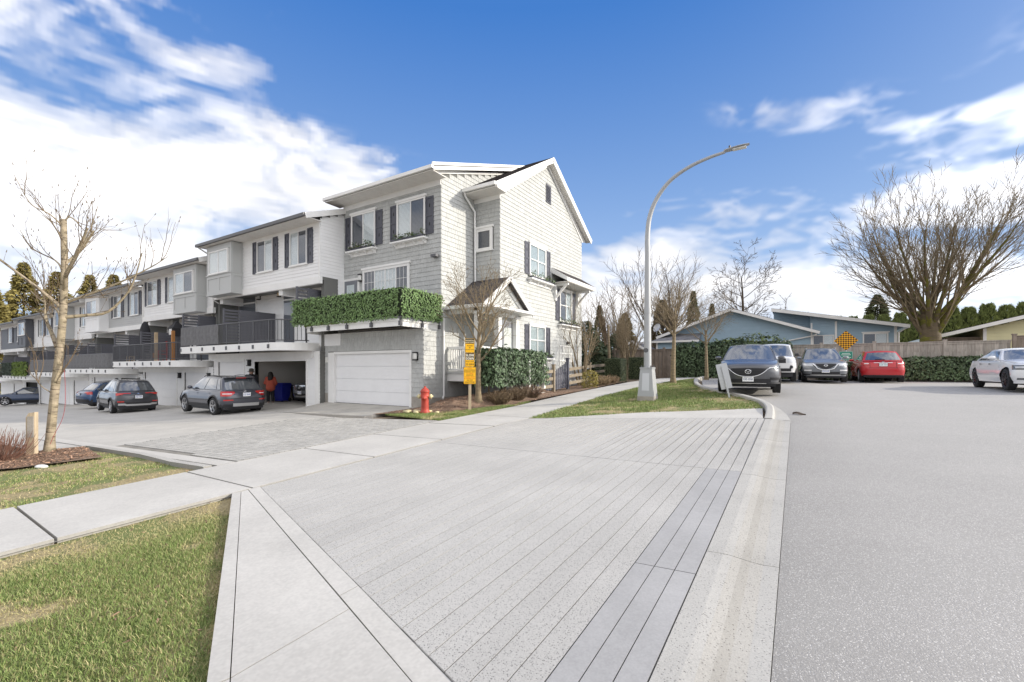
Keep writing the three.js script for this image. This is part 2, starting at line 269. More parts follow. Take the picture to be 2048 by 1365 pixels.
{ const g = new MB(); g.toneFn = (x, z) => 1 + 0.16 * (fbm(x * 0.16 + 9, z * 0.3, 5, 4) - 0.5);
  sheet(g, [[-11.9, -9.6], [-13.2, -9.3], [-13.7, -8.6], [-13.3, -5.0], [-13.3, -4.0], [-15.2, -3.9], [-15.2, -3.2], [-90, -3.2], [-90, -12.9], [-18.2, -12.9], [-18.1, -10.8]], -0.012, 1.5);
  structure(g.build('lane', MAT.laneAsphalt), 'pale asphalt lane running along the row of garages', 'lane'); }
{ const g = new MB(); sheet(g, [[-13.45, -5.1], [-14.05, -5.1], [-14.45, -9.0], [-13.1, -9.75], [-12.9, -9.6], [-13.95, -8.6]], -0.004, 1.5); structure(g.build('road_patch', MAT.patch), 'dark grey tapering asphalt strip between the lane and the pavers', 'road patch'); }

// ------------------------------------------------------------------ kerb and gutter along the road
const kerb = thing('kerb', 'concrete kerb and gutter beside the asphalt road', 'kerb'); structure(kerb);
{
  const prof = [[-0.575, -0.20], [-0.575, 0.002], [-0.46, 0.002], [-0.40, -0.004], [-0.34, -0.016], [-0.28, -0.026], [-0.20, -0.034], [-0.104, -0.032], [-0.104, -0.20]];
  const cuts = [6, 3.8, 1.3, -1.2, -3.7, -6.2, -8.75, -11.25]; const r = rng(9);
  for (let i = 0; i < cuts.length - 1; i++) {
    const g = new MB(), a = cuts[i] - 0.004, b = cuts[i + 1] + 0.004; g.tone = 0.95 + r() * 0.08; const n = 3;
    for (let k = 0; k < n; k++) { const za = lerp(a, b, k / n), zb = lerp(a, b, (k + 1) / n); for (let j = 0; j < prof.length - 1; j++) { const [x0, y0] = prof[j], [x1, y1] = prof[j + 1]; g.rgb = j === 4 ? [0.80, 0.785, 0.76] : j === 3 || j === 5 ? [0.90, 0.89, 0.875] : null; g.quad([x0, H(x0, za) + y0, za], [x1, H(x1, za) + y1, za], [x1, H(x1, zb) + y1, zb], [x0, H(x0, zb) + y0, zb]); } }
    for (const z of [a, b]) for (let j = 1; j < prof.length - 1; j++) g.tri([prof[0][0], H(prof[0][0], z) + prof[0][1], z], [prof[j][0], H(prof[j][0], z) + prof[j][1], z], [prof[j + 1][0], H(prof[j + 1][0], z) + prof[j + 1][1], z]);
    g.build('kerb_block', MAT.kerbConcrete, kerb);
  }
  // the kerb that rises and bends round the nose of the lawn
  const path = [[-0.50, -11.26], [-0.52, -12.2], [-0.60, -13.2], [-0.80, -14.2], [-1.15, -15.1], [-1.75, -16.4], [-2.5, -17.9], [-3.1, -19.3], [-3.8, -21.8], [-4.5, -25.6], [-4.9, -30.9]];
  const crv = new THREE.CatmullRomCurve3(path.map(([x, z]) => V(x, 0, z))), N = 40, L = [];
  for (let i = 0; i <= N; i++) { const p = crv.getPoint(i / N), t = crv.getTangent(i / N), up = sstep(0.0, 0.16, i / N); L.push([p, V(-t.z, 0, t.x), up]); }   // side points towards the lawn (west) for travel north
  const seg = (i0, i1) => { const g = new MB(), pr = (u) => [[-0.09, -0.2], [-0.09, lerp(0.010, 0.075, u)], [-0.06, lerp(0.012, 0.088, u)], [0.05, lerp(0.010, 0.088, u)], [0.09, lerp(-0.02, 0.06, u)], [0.10, -0.06], [0.11, -0.2]];
    for (let i = i0; i < i1; i++) { const [pa, sa, ua] = L[i], [pb, sb, ub] = L[i + 1], A = pr(ua), B = pr(ub); for (let j = 0; j < A.length - 1; j++) { const q = (p, s, a) => { const x = p.x + s.x * a[0], z = p.z + s.z * a[0]; return [x, H(x, z) + a[1], z]; }; g.quad(q(pa, sa, A[j]), q(pa, sa, A[j + 1]), q(pb, sb, B[j + 1]), q(pb, sb, B[j])); } } return g; };
  for (const [a, b] of [[0, 6], [6, 13], [13, 22], [22, 31], [31, 40]]) seg(a, b).build('kerb_block', MAT.kerbConcrete, kerb);
  const pan = new MB(); sheet(pan, [[KX, -11.26], [-0.41, -11.26], [-0.44, -12.2], [-0.52, -13.2], [-0.66, -14.0], [-0.50, -14.0], [-0.34, -13.2], [-0.2, -12.3]], -0.030, 0.5); pan.build('gutter', MAT.kerbConcrete, kerb);
}

// ------------------------------------------------------------------ crossing apron: saw-cut bands, each a strip of its own
const apron = thing('apron', 'crossing of pale exposed aggregate concrete in long bands', 'paved crossing'); structure(apron);
{
  const bed = new MB(); sheet(bed, [[-0.58, 3], [-0.58, -11.35], [-6.0, -10.55], [-6.2, -3.3], [-0.9, -1.2], [0.6, 0.0]], -0.012, 1.5); bed.build('joint_bed', MAT.joint, apron);
  const zJoint = (x) => lerp(-6.32, -6.92, (x + 0.58) / -5.56), zFar = (x) => lerp(-11.32, -10.5, (x + 0.63) / -5.4), zNear = (x) => -3.28 + (x + 6.22) * 0.362 - 0.16;
  const x0 = -6.15, x1 = -1.0, n = 33, w = (x1 - x0) / n, r = rng(4);
  for (let i = 0; i < n; i++) for (const far of [0, 1]) {
    const a = x0 + i * w + 0.003, b = x0 + (i + 1) * w - 0.003, g = new MB(); g.tone = 0.975 + r() * 0.05;
    g.toneFn = STAIN; g.fine = 0.6;
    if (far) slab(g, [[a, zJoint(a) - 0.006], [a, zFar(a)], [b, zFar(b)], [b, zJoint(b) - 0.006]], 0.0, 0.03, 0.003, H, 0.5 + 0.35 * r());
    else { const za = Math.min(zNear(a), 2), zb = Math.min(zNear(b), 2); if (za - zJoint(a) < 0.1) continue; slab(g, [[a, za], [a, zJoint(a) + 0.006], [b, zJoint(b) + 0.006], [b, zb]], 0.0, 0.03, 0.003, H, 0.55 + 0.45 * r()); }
    g.build('paving_band', MAT.aggregate, apron);
  }
  for (let i = 0; i < 3; i++) {   // three smooth grey bands by the kerb, and their continuation past the joint
    const a = -0.998 + i * 0.139 + 0.003, b = -0.998 + (i + 1) * 0.139 - 0.003;
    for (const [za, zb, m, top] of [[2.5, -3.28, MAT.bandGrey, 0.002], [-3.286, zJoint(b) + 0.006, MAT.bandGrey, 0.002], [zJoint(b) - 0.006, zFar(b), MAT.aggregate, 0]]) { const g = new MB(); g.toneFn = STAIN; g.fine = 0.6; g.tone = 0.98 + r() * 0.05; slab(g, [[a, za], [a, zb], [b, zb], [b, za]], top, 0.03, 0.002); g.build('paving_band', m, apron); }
  }
  // smooth border along the flared edge
  const FL = (x) => -3.28 + (x + 6.22) * 0.362, LO = (x) => FL(x) + (x + 6.0) * 0.165 + 0.12;
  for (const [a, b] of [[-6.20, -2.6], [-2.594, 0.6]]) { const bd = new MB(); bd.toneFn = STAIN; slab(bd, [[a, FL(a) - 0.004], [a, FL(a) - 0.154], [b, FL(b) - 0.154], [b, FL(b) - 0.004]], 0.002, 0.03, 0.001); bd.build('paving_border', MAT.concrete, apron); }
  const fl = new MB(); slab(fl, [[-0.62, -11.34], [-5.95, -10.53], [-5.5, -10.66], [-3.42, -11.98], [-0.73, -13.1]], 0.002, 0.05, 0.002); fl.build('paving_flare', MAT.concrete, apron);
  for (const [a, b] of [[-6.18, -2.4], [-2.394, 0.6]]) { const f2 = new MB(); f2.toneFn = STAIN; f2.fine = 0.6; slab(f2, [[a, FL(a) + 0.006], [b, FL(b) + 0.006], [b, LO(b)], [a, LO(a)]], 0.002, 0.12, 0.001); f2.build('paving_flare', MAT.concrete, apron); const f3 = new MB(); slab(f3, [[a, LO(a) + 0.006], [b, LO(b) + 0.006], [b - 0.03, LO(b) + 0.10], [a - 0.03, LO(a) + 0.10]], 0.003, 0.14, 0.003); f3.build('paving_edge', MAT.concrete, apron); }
}

// ------------------------------------------------------------------ pavement slabs
const walk = thing('sidewalk', 'light concrete pavement of wide slabs crossing the scene from lower left', 'pavement'); structure(walk);
{
  const cutsNear = [6.5, 4.5, 2.4, 0.5, -1.42, -3.34, -5.42, -7.2, -9.1], r = rng(8);
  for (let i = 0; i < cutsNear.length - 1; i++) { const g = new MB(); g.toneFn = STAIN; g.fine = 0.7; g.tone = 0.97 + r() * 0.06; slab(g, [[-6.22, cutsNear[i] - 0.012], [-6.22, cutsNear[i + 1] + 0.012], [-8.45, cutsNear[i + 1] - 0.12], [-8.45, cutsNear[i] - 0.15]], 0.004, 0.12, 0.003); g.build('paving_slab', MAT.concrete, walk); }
  // beyond the crossing it climbs and bends left a little
  const L = [[-8.45, -9.25], [-8.3, -11], [-8.1, -13.1], [-8.15, -16], [-8.2, -19], [-8.0, -22], [-7.6, -25], [-6.8, -28.5], [-5.2, -31]], R = [[-6.22, -9.12], [-6.02, -10.6], [-6.12, -13.1], [-6.15, -16], [-6.1, -19], [-6.0, -22], [-5.6, -25], [-4.95, -28.4], [-4.9, -29.9]];
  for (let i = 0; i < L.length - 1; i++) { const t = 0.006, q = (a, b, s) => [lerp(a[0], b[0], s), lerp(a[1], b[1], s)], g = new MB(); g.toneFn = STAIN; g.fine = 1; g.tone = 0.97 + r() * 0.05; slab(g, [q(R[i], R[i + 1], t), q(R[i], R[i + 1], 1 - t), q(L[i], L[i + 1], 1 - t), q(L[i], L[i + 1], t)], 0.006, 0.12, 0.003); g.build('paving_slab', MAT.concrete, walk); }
  const jb = new MB(); sheet(jb, [[-6.2, 6], [-6.2, -9.2], [-8.4, -9.2], [-8.4, 6]], -0.03, 2); jb.build('joint_bed', MAT.joint, walk);
}

// ------------------------------------------------------------------ driveway pavers, laid in rows across the drive
const paving = thing('driveway_paving', 'driveway of small grey concrete pavers in running rows', 'paving'); structure(paving);
{
  const bed = new MB(); sheet(bed, [[-8.47, -4.25], [-8.47, -9.85], [-12.6, -9.75], [-14.5, -9.0], [-14.0, -4.1]], -0.008, 1.5); bed.build('joint_bed', MAT.joint, paving);
  const r = rng(12), pw = 0.225, pd = 0.112, all = [], inside = (x, z) => z < -4.32 - (x + 8.5) * -0.02 && z > -9.72 - (x < -12.6 ? (x + 12.6) * 0.36 : 0) && x > -13.95 - (z + 4.2) * -0.085 && x < -8.5;
  let row = 0; for (let z = -4.3; z > -9.9; z -= pd, row++) for (let x = -8.5 - (row % 2) * pw / 2; x > -14.6; x -= pw) { const cx = x - pw / 2, cz = z - pd / 2; if (inside(cx, cz)) all.push([cx, cz, Math.hypot(cx, cz), r() * 0.003, 0.86 + 0.18 * r() + 0.2 * (fbm(cx, cz, 3, 3) - 0.5), pw]); }
  row = 0; for (let z = -4.3; z > -9.9; z -= pd, row++) if (row % 2 && inside(-8.5 - pw / 4 - 0.001, z - pd / 2)) all.push([-8.5 - pw / 4, z - pd / 2, 99, r() * 0.003, 0.86 + 0.18 * r(), pw / 2]);
  all.sort((a, b) => a[2] - b[2]);
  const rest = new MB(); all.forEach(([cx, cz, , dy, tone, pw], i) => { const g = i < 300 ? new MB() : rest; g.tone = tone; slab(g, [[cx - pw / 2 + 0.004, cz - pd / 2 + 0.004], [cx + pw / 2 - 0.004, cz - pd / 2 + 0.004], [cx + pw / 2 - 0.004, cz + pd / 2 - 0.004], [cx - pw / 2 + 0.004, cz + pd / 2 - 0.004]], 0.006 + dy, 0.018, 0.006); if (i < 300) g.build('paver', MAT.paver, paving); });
  rest.build('paver_rows', MAT.paver, paving, STUFF);
  const e = new MB(); slab(e, [[-8.47, -3.95], [-8.47, -4.24], [-11.5, -4.22], [-15.2, -4.2], [-20, -4.2], [-20, -3.93], [-15, -3.93], [-11.5, -3.95]], 0.006, 0.1, 0.006); e.build('paving_edge', MAT.concrete, paving);
}
// concrete pads that lead down from the garage doors to the lane
function pad(pts, label, tone = 1) { const g = new MB(); g.tone = tone; g.quad(...pts); g.quad(...pts.map((p) => [p[0], p[1] - 0.15, p[2]]).reverse()); for (let i = 0; i < 4; i++) { const a = pts[i], b = pts[(i + 1) % 4]; g.quad([a[0], a[1] - 0.15, a[2]], [b[0], b[1] - 0.15, b[2]], b, a); } return structure(g.build('driveway', MAT.padConcrete), label, 'driveway'); }
mottled('padConcrete', 0.45, 0.43, 0.39, { size: 2.6, amount: 0.14, fine: 0.05, seed: 61 });
pad([[-17.9, H(-17.9, -10.75) + 0.004, -10.75], [-12.15, H(-12.15, -10.2) + 0.004, -10.2], [-12.15, 0.012, -12.92], [-17.9, 0.006, -12.92]], 'sloping stained concrete pad before the shingled house garage');

// ------------------------------------------------------------------ beds, lawns
const BERM = (x, z) => H(x, z) + 0.34 * sstep(0.0, 0.9, -((x + 9.9) * 2.1 + (z + 11.3) * 1.4) / 2.524) * sstep(-11.95, -10.6, x) * (1 - sstep(-9.6, -8.55, x)) * sstep(11.3, 12.8, -z) * (1 - sstep(17, 19, -z)) - 0.0;
{ const g = new MB(); sheet(g, [[-12.3, -10.62], [-9.9, -11.3], [-8.5, -13.4], [-8.35, -19.0], [-8.3, -28], [-11.4, -28], [-12.2, -16], [-12.2, -12]], 0.012, 0.5, BERM); structure(g.build('mulch_bed', MAT.mulch), 'dark brown bark mulch bed along the side of the shingled house', 'mulch bed'); }
const lawnPolys = { verge: [[-11.6, -10.56], [-8.47, -9.75], [-8.33, -11.2], [-8.2, -13.2], [-8.3, -14.6], [-8.7, -13.3], [-9.7, -11.6], [-10.9, -11.25]], nose: [[-5.45, -10.60], [-3.42, -11.90], [-0.72, -13.02], [-0.92, -14.3], [-1.3, -15.2], [-1.9, -16.5], [-2.65, -18.0], [-3.25, -19.4], [-3.95, -21.8], [-4.6, -25.4], [-4.75, -28.2], [-5.5, -25], [-5.95, -22], [-6.14, -19], [-6.2, -16], [-6.16, -13.1], [-6.05, -10.5]],
  near: [[-6.24, 0.2], [-6.24, -3.25], [-6.05, -3.16], [-2.42, -1.30], [0.6, 0.2], [0.6, 3], [-6.24, 3]], island: [[-8.40, 4], [-8.40, -3.82], [-9.7, -3.80], [-11.5, -3.9], [-14.7, -3.86], [-15.3, -2.6], [-15.5, 4]] };
function lawn(poly, off, label, mat = MAT.turf) { const g = new MB(); sheet(g, poly, off, 0.5, (x, z) => H(x, z) + 0.02 * (fbm(x * 1.3, z * 1.3, 5, 3) - 0.75)); return structure(g.build('lawn', mat), label, 'lawn'); }
lawn(lawnPolys.verge, 0.0, 'narrow strip of turf round the red hydrant and sign post');
lawn(lawnPolys.nose, 0.0, 'rounded lawn corner holding the street lamp');
lawn(lawnPolys.near, -0.05, 'patchy worn lawn in the near left corner');
lawn(lawnPolys.island, -0.045, 'thin brown turf island round the pale birch');
{ const g = new MB(); sheet(g, [[-12.2, -3.5], [-14.4, -3.78], [-14.9, -3.4], [-15.2, -2.6], [-15.2, -1.4], [-13.6, -1.5], [-12.6, -2.3]], (x, z) => 0.0 + 0.09 * Math.exp(-((x + 14) ** 2 + (z + 3.05) ** 2) * 1.6), 0.4); structure(g.build('mulch_bed', MAT.mulch), 'reddish bark mulch heaped round the foot of the pale birch', 'mulch bed'); }
{ const g = new MB(); const P = [[-8.46, -3.73], [-9.7, -3.73], [-11.5, -3.88], [-14.7, -3.9], [-15.35, -2.6], [-15.45, -2.6], [-14.78, -4.02], [-11.5, -4.0], [-9.7, -3.86], [-8.46, -3.86]]; slab(g, P, 0.03, 0.2, 0.01); structure(g.build('island_kerb', MAT.kerbConcrete), 'low concrete kerb on the lane side of the turf island', 'kerb'); }

// grass blades: one short bent blade copied about
function pointIn(poly, x, z) { let c = false; for (let i = 0, j = poly.length - 1; i < poly.length; j = i++) { const [xi, zi] = poly[i], [xj, zj] = poly[j]; if ((zi > z) !== (zj > z) && x < (xj - xi) * (z - zi) / (zj - zi) + xi) c = !c; } return c; }
const blade = (() => { const g = new THREE.BufferGeometry(); const P = [-0.5, 0, 0, 0.5, 0, 0, 0.38, 0.55, 0.10, -0.38, 0.55, 0.10, 0, 1, 0.42]; g.setAttribute('position', new THREE.Float32BufferAttribute(P, 3)); g.setIndex([0, 1, 2, 0, 2, 3, 3, 2, 4]); g.computeVertexNormals(); return g; })();
MAT.grass = new THREE.MeshStandardMaterial({ roughness: 0.7 }); MAT.grass.name = 'grass';
function grass(poly, n, seed, { h = 0.06, w = 0.006, off = 0, dry = 0.3, label, zone = null, hf = H, edge = null }) {
  const r = rng(seed), im = new THREE.InstancedMesh(blade, MAT.grass, n), m = new THREE.Matrix4(), q = new THREE.Quaternion(), e = new THREE.Euler(), c = new THREE.Color();
  let x0 = 1e9, x1 = -1e9, z0 = 1e9, z1 = -1e9; for (const [x, z] of zone ?? poly) { x0 = Math.min(x0, x); x1 = Math.max(x1, x); z0 = Math.min(z0, z); z1 = Math.max(z1, z); }
  let i = 0, tries = 0; while (i < n && tries++ < n * 40) {
    const x = lerp(x0, x1, r()), z = lerp(z0, z1, r()); if (!pointIn(poly, x, z) || (zone && !pointIn(zone, x, z))) continue;
    const p = fbm(x * 1.1 + 40, z * 1.1 + 9, 71, 4) + (fbm(x * 5, z * 5, 75, 2) - 0.5) * 0.4, bare = Math.max(sstep(0.62 - dry * 0.3, 0.78 - dry * 0.3, p), edge ? edge(x, z) : 0); if (r() < bare * 0.85) continue;
    const s = h * (0.55 + 0.8 * r()) * (1 - bare * 0.4); e.set((r() - 0.5) * 1.1, r() * 6.28, (r() - 0.5) * 0.7); q.setFromEuler(e);
    m.compose(V(x, hf(x, z) + off, z), q, V(w * (0.7 + 0.7 * r()), s, s)); im.setMatrixAt(i, m);
    const d = clamp(bare * 0.8 + (r() < dry * 0.55 ? 0.7 : 0) + (r() - 0.5) * 0.25), t = 0.75 + 0.5 * r(); c.setRGB(lerp(0.195, 0.48, d) * t, lerp(0.262, 0.40, d) * t, lerp(0.075, 0.215, d) * t); im.setColorAt(i, c); i++;
  }
  im.count = i; im.name = numbered('grass'); im.castShadow = im.receiveShadow = true; scene.add(im); return tag(im, label, 'grass', null, 'stuff');
}
grass(lawnPolys.near, 95000, 101, { h: 0.036, w: 0.0042, off: -0.055, dry: 0.42, edge: (x, z) => sstep(-5.15, -5.9, x + 0.35 * (fbm(z * 2, x * 2, 9, 3) - 0.5)) + 0.55 * sstep(0.24, 0.03, ((z + 3.06) - (x + 6.05) * 0.505) / 1.12 + 0.3 * (fbm(x * 3, z * 3, 8, 2) - 0.5)), zone: [[-6.2, -3.3], [-2.2, -1.1], [-1.6, 0.2], [-6.2, 1.4]], label: 'tufted green and straw grass blades in the near left corner' });
grass(lawnPolys.nose, 42000, 102, { h: 0.055, w: 0.012, off: -0.01, dry: 0.16, label: 'green grass blades round the foot of the street lamp' });
grass(lawnPolys.verge, 16000, 103, { h: 0.06, w: 0.011, off: -0.01, dry: 0.2, label: 'green grass blades round the red hydrant' });
grass(lawnPolys.island, 15000, 104, { h: 0.04, w: 0.008, off: -0.05, dry: 0.62, zone: [[-8.4, 1], [-8.4, -3.8], [-13.2, -3.8], [-15.2, -1], [-13, 1]], label: 'sparse dry grass blades on the island by the birch' });
{ // loose bark and leaf litter
  const chip = new THREE.BoxGeometry(1, 0.25, 0.4), r = rng(55), n = 9000, im = new THREE.InstancedMesh(chip, MAT.chip ?? flat('chip', 1, 1, 1, 1, { vertexColors: false }), n), m = new THREE.Matrix4(), q = new THREE.Quaternion(), e = new THREE.Euler(), c = new THREE.Color();
  const zones = [[[[-12.2, -10.7], [-9.9, -11.3], [-8.5, -13.4], [-8.35, -19], [-11.6, -19], [-12.1, -13]], 0.020, BERM, 0.62], [[[-12.4, -3.5], [-14.4, -3.75], [-15.1, -2.6], [-15.1, -1.5], [-13.6, -1.5], [-12.6, -2.3]], 0.07, H, 0.25], [lawnPolys.near, -0.035, H, 0.045], [lawnPolys.island, -0.035, H, 0.05]];
  let i = 0; for (const [poly, off, hf, share] of zones) { let k = Math.floor(n * share), tries = 0; let x0 = 1e9, x1 = -1e9, z0 = 1e9, z1 = -1e9; for (const [x, z] of poly) { x0 = Math.min(x0, x); x1 = Math.max(x1, x); z0 = Math.min(z0, z); z1 = Math.max(z1, z); } while (k > 0 && tries++ < 60000) { const x = lerp(x0, x1, r()), z = lerp(z0, z1, r()); if (!pointIn(poly, x, z)) continue; k--; const s = (0.022 + 0.035 * r() * r() * 2) * (off < -0.02 ? 0.6 : 1); e.set((r() - 0.5) * 0.9, r() * 6.3, (r() - 0.5) * 0.9); q.setFromEuler(e); const extra = hf === H && off > 0.05 ? 0.08 * Math.exp(-((x + 14) ** 2 + (z + 3.05) ** 2) * 1.6) - 0.05 : 0; m.compose(V(x, hf(x, z) + off + extra, z), q, V(s, s * 0.5, s * 0.7)); im.setMatrixAt(i, m); const t = 0.4 + r() * 0.9, pale = r() < 0.18 ? 2.2 : 1; c.setRGB(0.25 * t * pale, 0.155 * t * pale, 0.105 * t * pale); im.setColorAt(i++, c); } }
  im.count = i; im.name = 'bark_chips'; im.castShadow = im.receiveShadow = true; scene.add(im); tag(im, 'loose bark chips and dead leaves on the beds', 'bark chips', null, 'stuff');
}
// ------------------------------------------------------------------ house materials
mottled('shingleGrey', 0.50, 0.508, 0.495, { size: 1.1, amount: 0.10, fine: 0.06, seed: 81, px: 256 });
mottled('sidingWhite', 0.86, 0.86, 0.855, { size: 2.3, amount: 0.035, fine: 0.01, seed: 83, px: 256, rough: 0.6 });
mottled('sidingGrey', 0.50, 0.505, 0.50, { size: 2.3, amount: 0.04, fine: 0.02, seed: 85, px: 256, rough: 0.6 });
mottled('trimWhite', 0.85, 0.845, 0.825, { size: 1.9, amount: 0.05, fine: 0.01, seed: 87, px: 256, rough: 0.55 });
mottled('garageWhite', 0.85, 0.85, 0.855, { size: 2, amount: 0.03, fine: 0.0, seed: 89, px: 256, rough: 0.5 });
mottled('soffit', 0.72, 0.70, 0.665, { size: 1, amount: 0.05, seed: 91, px: 256 });
mottled('roofShingle', 0.085, 0.075, 0.075, { size: 0.8, amount: 0.3, fine: 0.3, bump: 0.004, seed: 93, rough: 0.95 });
mottled('foundation', 0.36, 0.33, 0.29, { size: 1.2, amount: 0.2, fine: 0.1, seed: 95, px: 256 });
flat('shutter', 0.070, 0.072, 0.092, 0.5); flat('shutterHole', 0.01, 0.01, 0.012, 0.8); flat('darkMetal', 0.11, 0.11, 0.118, 0.45, { metalness: 0.3 }); flat('screenSlat', 0.105, 0.106, 0.122, 0.55);
flat('gutterDark', 0.10, 0.10, 0.105, 0.45); flat('wallDark', 0.16, 0.16, 0.15); flat('black', 0.012, 0.012, 0.013, 0.5); flat('blind', 0.86, 0.87, 0.87, 0.7); flat('blindDim', 0.46, 0.50, 0.51, 0.7); flat('doorGrey', 0.20, 0.21, 0.235, 0.5); flat('bayGrey', 0.50, 0.51, 0.50, 0.55); flat('bayDark', 0.10, 0.105, 0.12, 0.5);
flat('drywall', 0.62, 0.59, 0.54, 0.9); flat('metalLight', 0.55, 0.56, 0.57, 0.4, { metalness: 0.6 }); flat('frost', 0.75, 0.75, 0.72, 0.4); flat('amber', 0.85, 0.62, 0.30, 0.4);
MAT.glass = new THREE.MeshPhysicalMaterial({ color: lin(0.90, 0.94, 0.95), transmission: 1, thickness: 0, roughness: 0.02, ior: 1.75 }); MAT.glass.name = 'glass';
MAT.glassDark = new THREE.MeshPhysicalMaterial({ color: lin(0.40, 0.42, 0.46), transmission: 1, thickness: 0, roughness: 0.03, ior: 1.75 }); MAT.glassDark.name = 'glassDark';

// A wall frame: u runs along the wall, y up, w out of the wall. ax 'x' = wall faces +z, ax 'z' = wall faces +x (u = z)
class Wall {
  constructor(ax, plane) { this.ax = ax; this.plane = plane; }
  p(u, y, w) { return this.ax === 'x' ? [u, y, this.plane + w] : [this.plane + w, y, u]; }
  box(mb, u0, u1, y0, y1, w0, w1) { const a = this.p(u0, y0, w0), b = this.p(u1, y1, w1); return mb.box(...a, ...b); }
  quad(mb, a, b, c, d) { const q = [a, b, c, d].map((s) => this.p(...s)); this.ax === 'x' ? mb.quad(...q) : mb.quad(...q.reverse()); }
}
// lapped boards or shingles on a wall. range(y) -> [u0,u1]; holes [u0,u1,y0,y1]
function clad(wall, { y0, y1, range, holes = [], exposure = 0.15, shingle = false, proud = 0.021, seed = 1, var_ = 0.035 }) {
  const g = new MB(), r = rng(seed), put = (ua, ub, ya, yb, yBase) => {
    const w = (y) => lerp(proud, 0.003, clamp((y - yBase) / exposure)), wa = w(ya), wb = w(yb), T = wall;
    T.quad(g, [ua, ya, wa], [ub, ya, wa], [ub, yb, wb], [ua, yb, wb]); T.quad(g, [ua, ya, 0], [ub, ya, 0], [ub, ya, wa], [ua, ya, wa]);
    if (shingle) { T.quad(g, [ua, ya, 0], [ua, ya, wa], [ua, yb, wb], [ua, yb, 0]); T.quad(g, [ub, ya, wa], [ub, ya, 0], [ub, yb, 0], [ub, yb, wb]); }
  };
  for (let y = y0; y < y1 - 1e-4; y += exposure) {
    const ye = Math.min(y + exposure, y1), cuts = [y, ye]; for (const h of holes) for (const q of [h[2], h[3]]) if (q > y + 0.004 && q < ye - 0.004) cuts.push(q); cuts.sort((a, b) => a - b);
    const tones = []; let joints = null;
    for (let c = 0; c < cuts.length - 1; c++) {
      const ya = cuts[c], yb = cuts[c + 1], ym = (ya + yb) / 2; let [a, b] = range(ym); if (b - a < 0.01) continue; let spans = [[a, b]];
      for (const h of holes) if (ym > h[2] && ym < h[3]) spans = spans.flatMap(([s, e]) => (h[1] <= s || h[0] >= e) ? [[s, e]] : [[s, Math.min(e, h[0])], [Math.max(s, h[1]), e]].filter(([p, q]) => q - p > 0.005));
      if (!joints) { joints = [a - 0.3]; const R = rng(seed * 977 + Math.round(y * 1000)); while (joints[joints.length - 1] < b + 0.3) { joints.push(joints[joints.length - 1] + (shingle ? 0.11 + 0.16 * R() : 2.2 + 1.6 * R())); tones.push(1 - var_ + 2 * var_ * R()); } tones.push(1); }
      for (const [s, e] of spans) for (let k = 0; k < joints.length - 1; k++) { const p = Math.max(s, joints[k] + (shingle ? 0.0032 : 0.001)), q = Math.min(e, joints[k + 1] - (shingle ? 0.0032 : 0.001)); if (q - p > 0.006) { g.tone = tones[k]; put(p, q, ya + (shingle ? (tones[k] - 1) * 0.03 : 0), yb, y); } }
    }
  }
  return g;
}
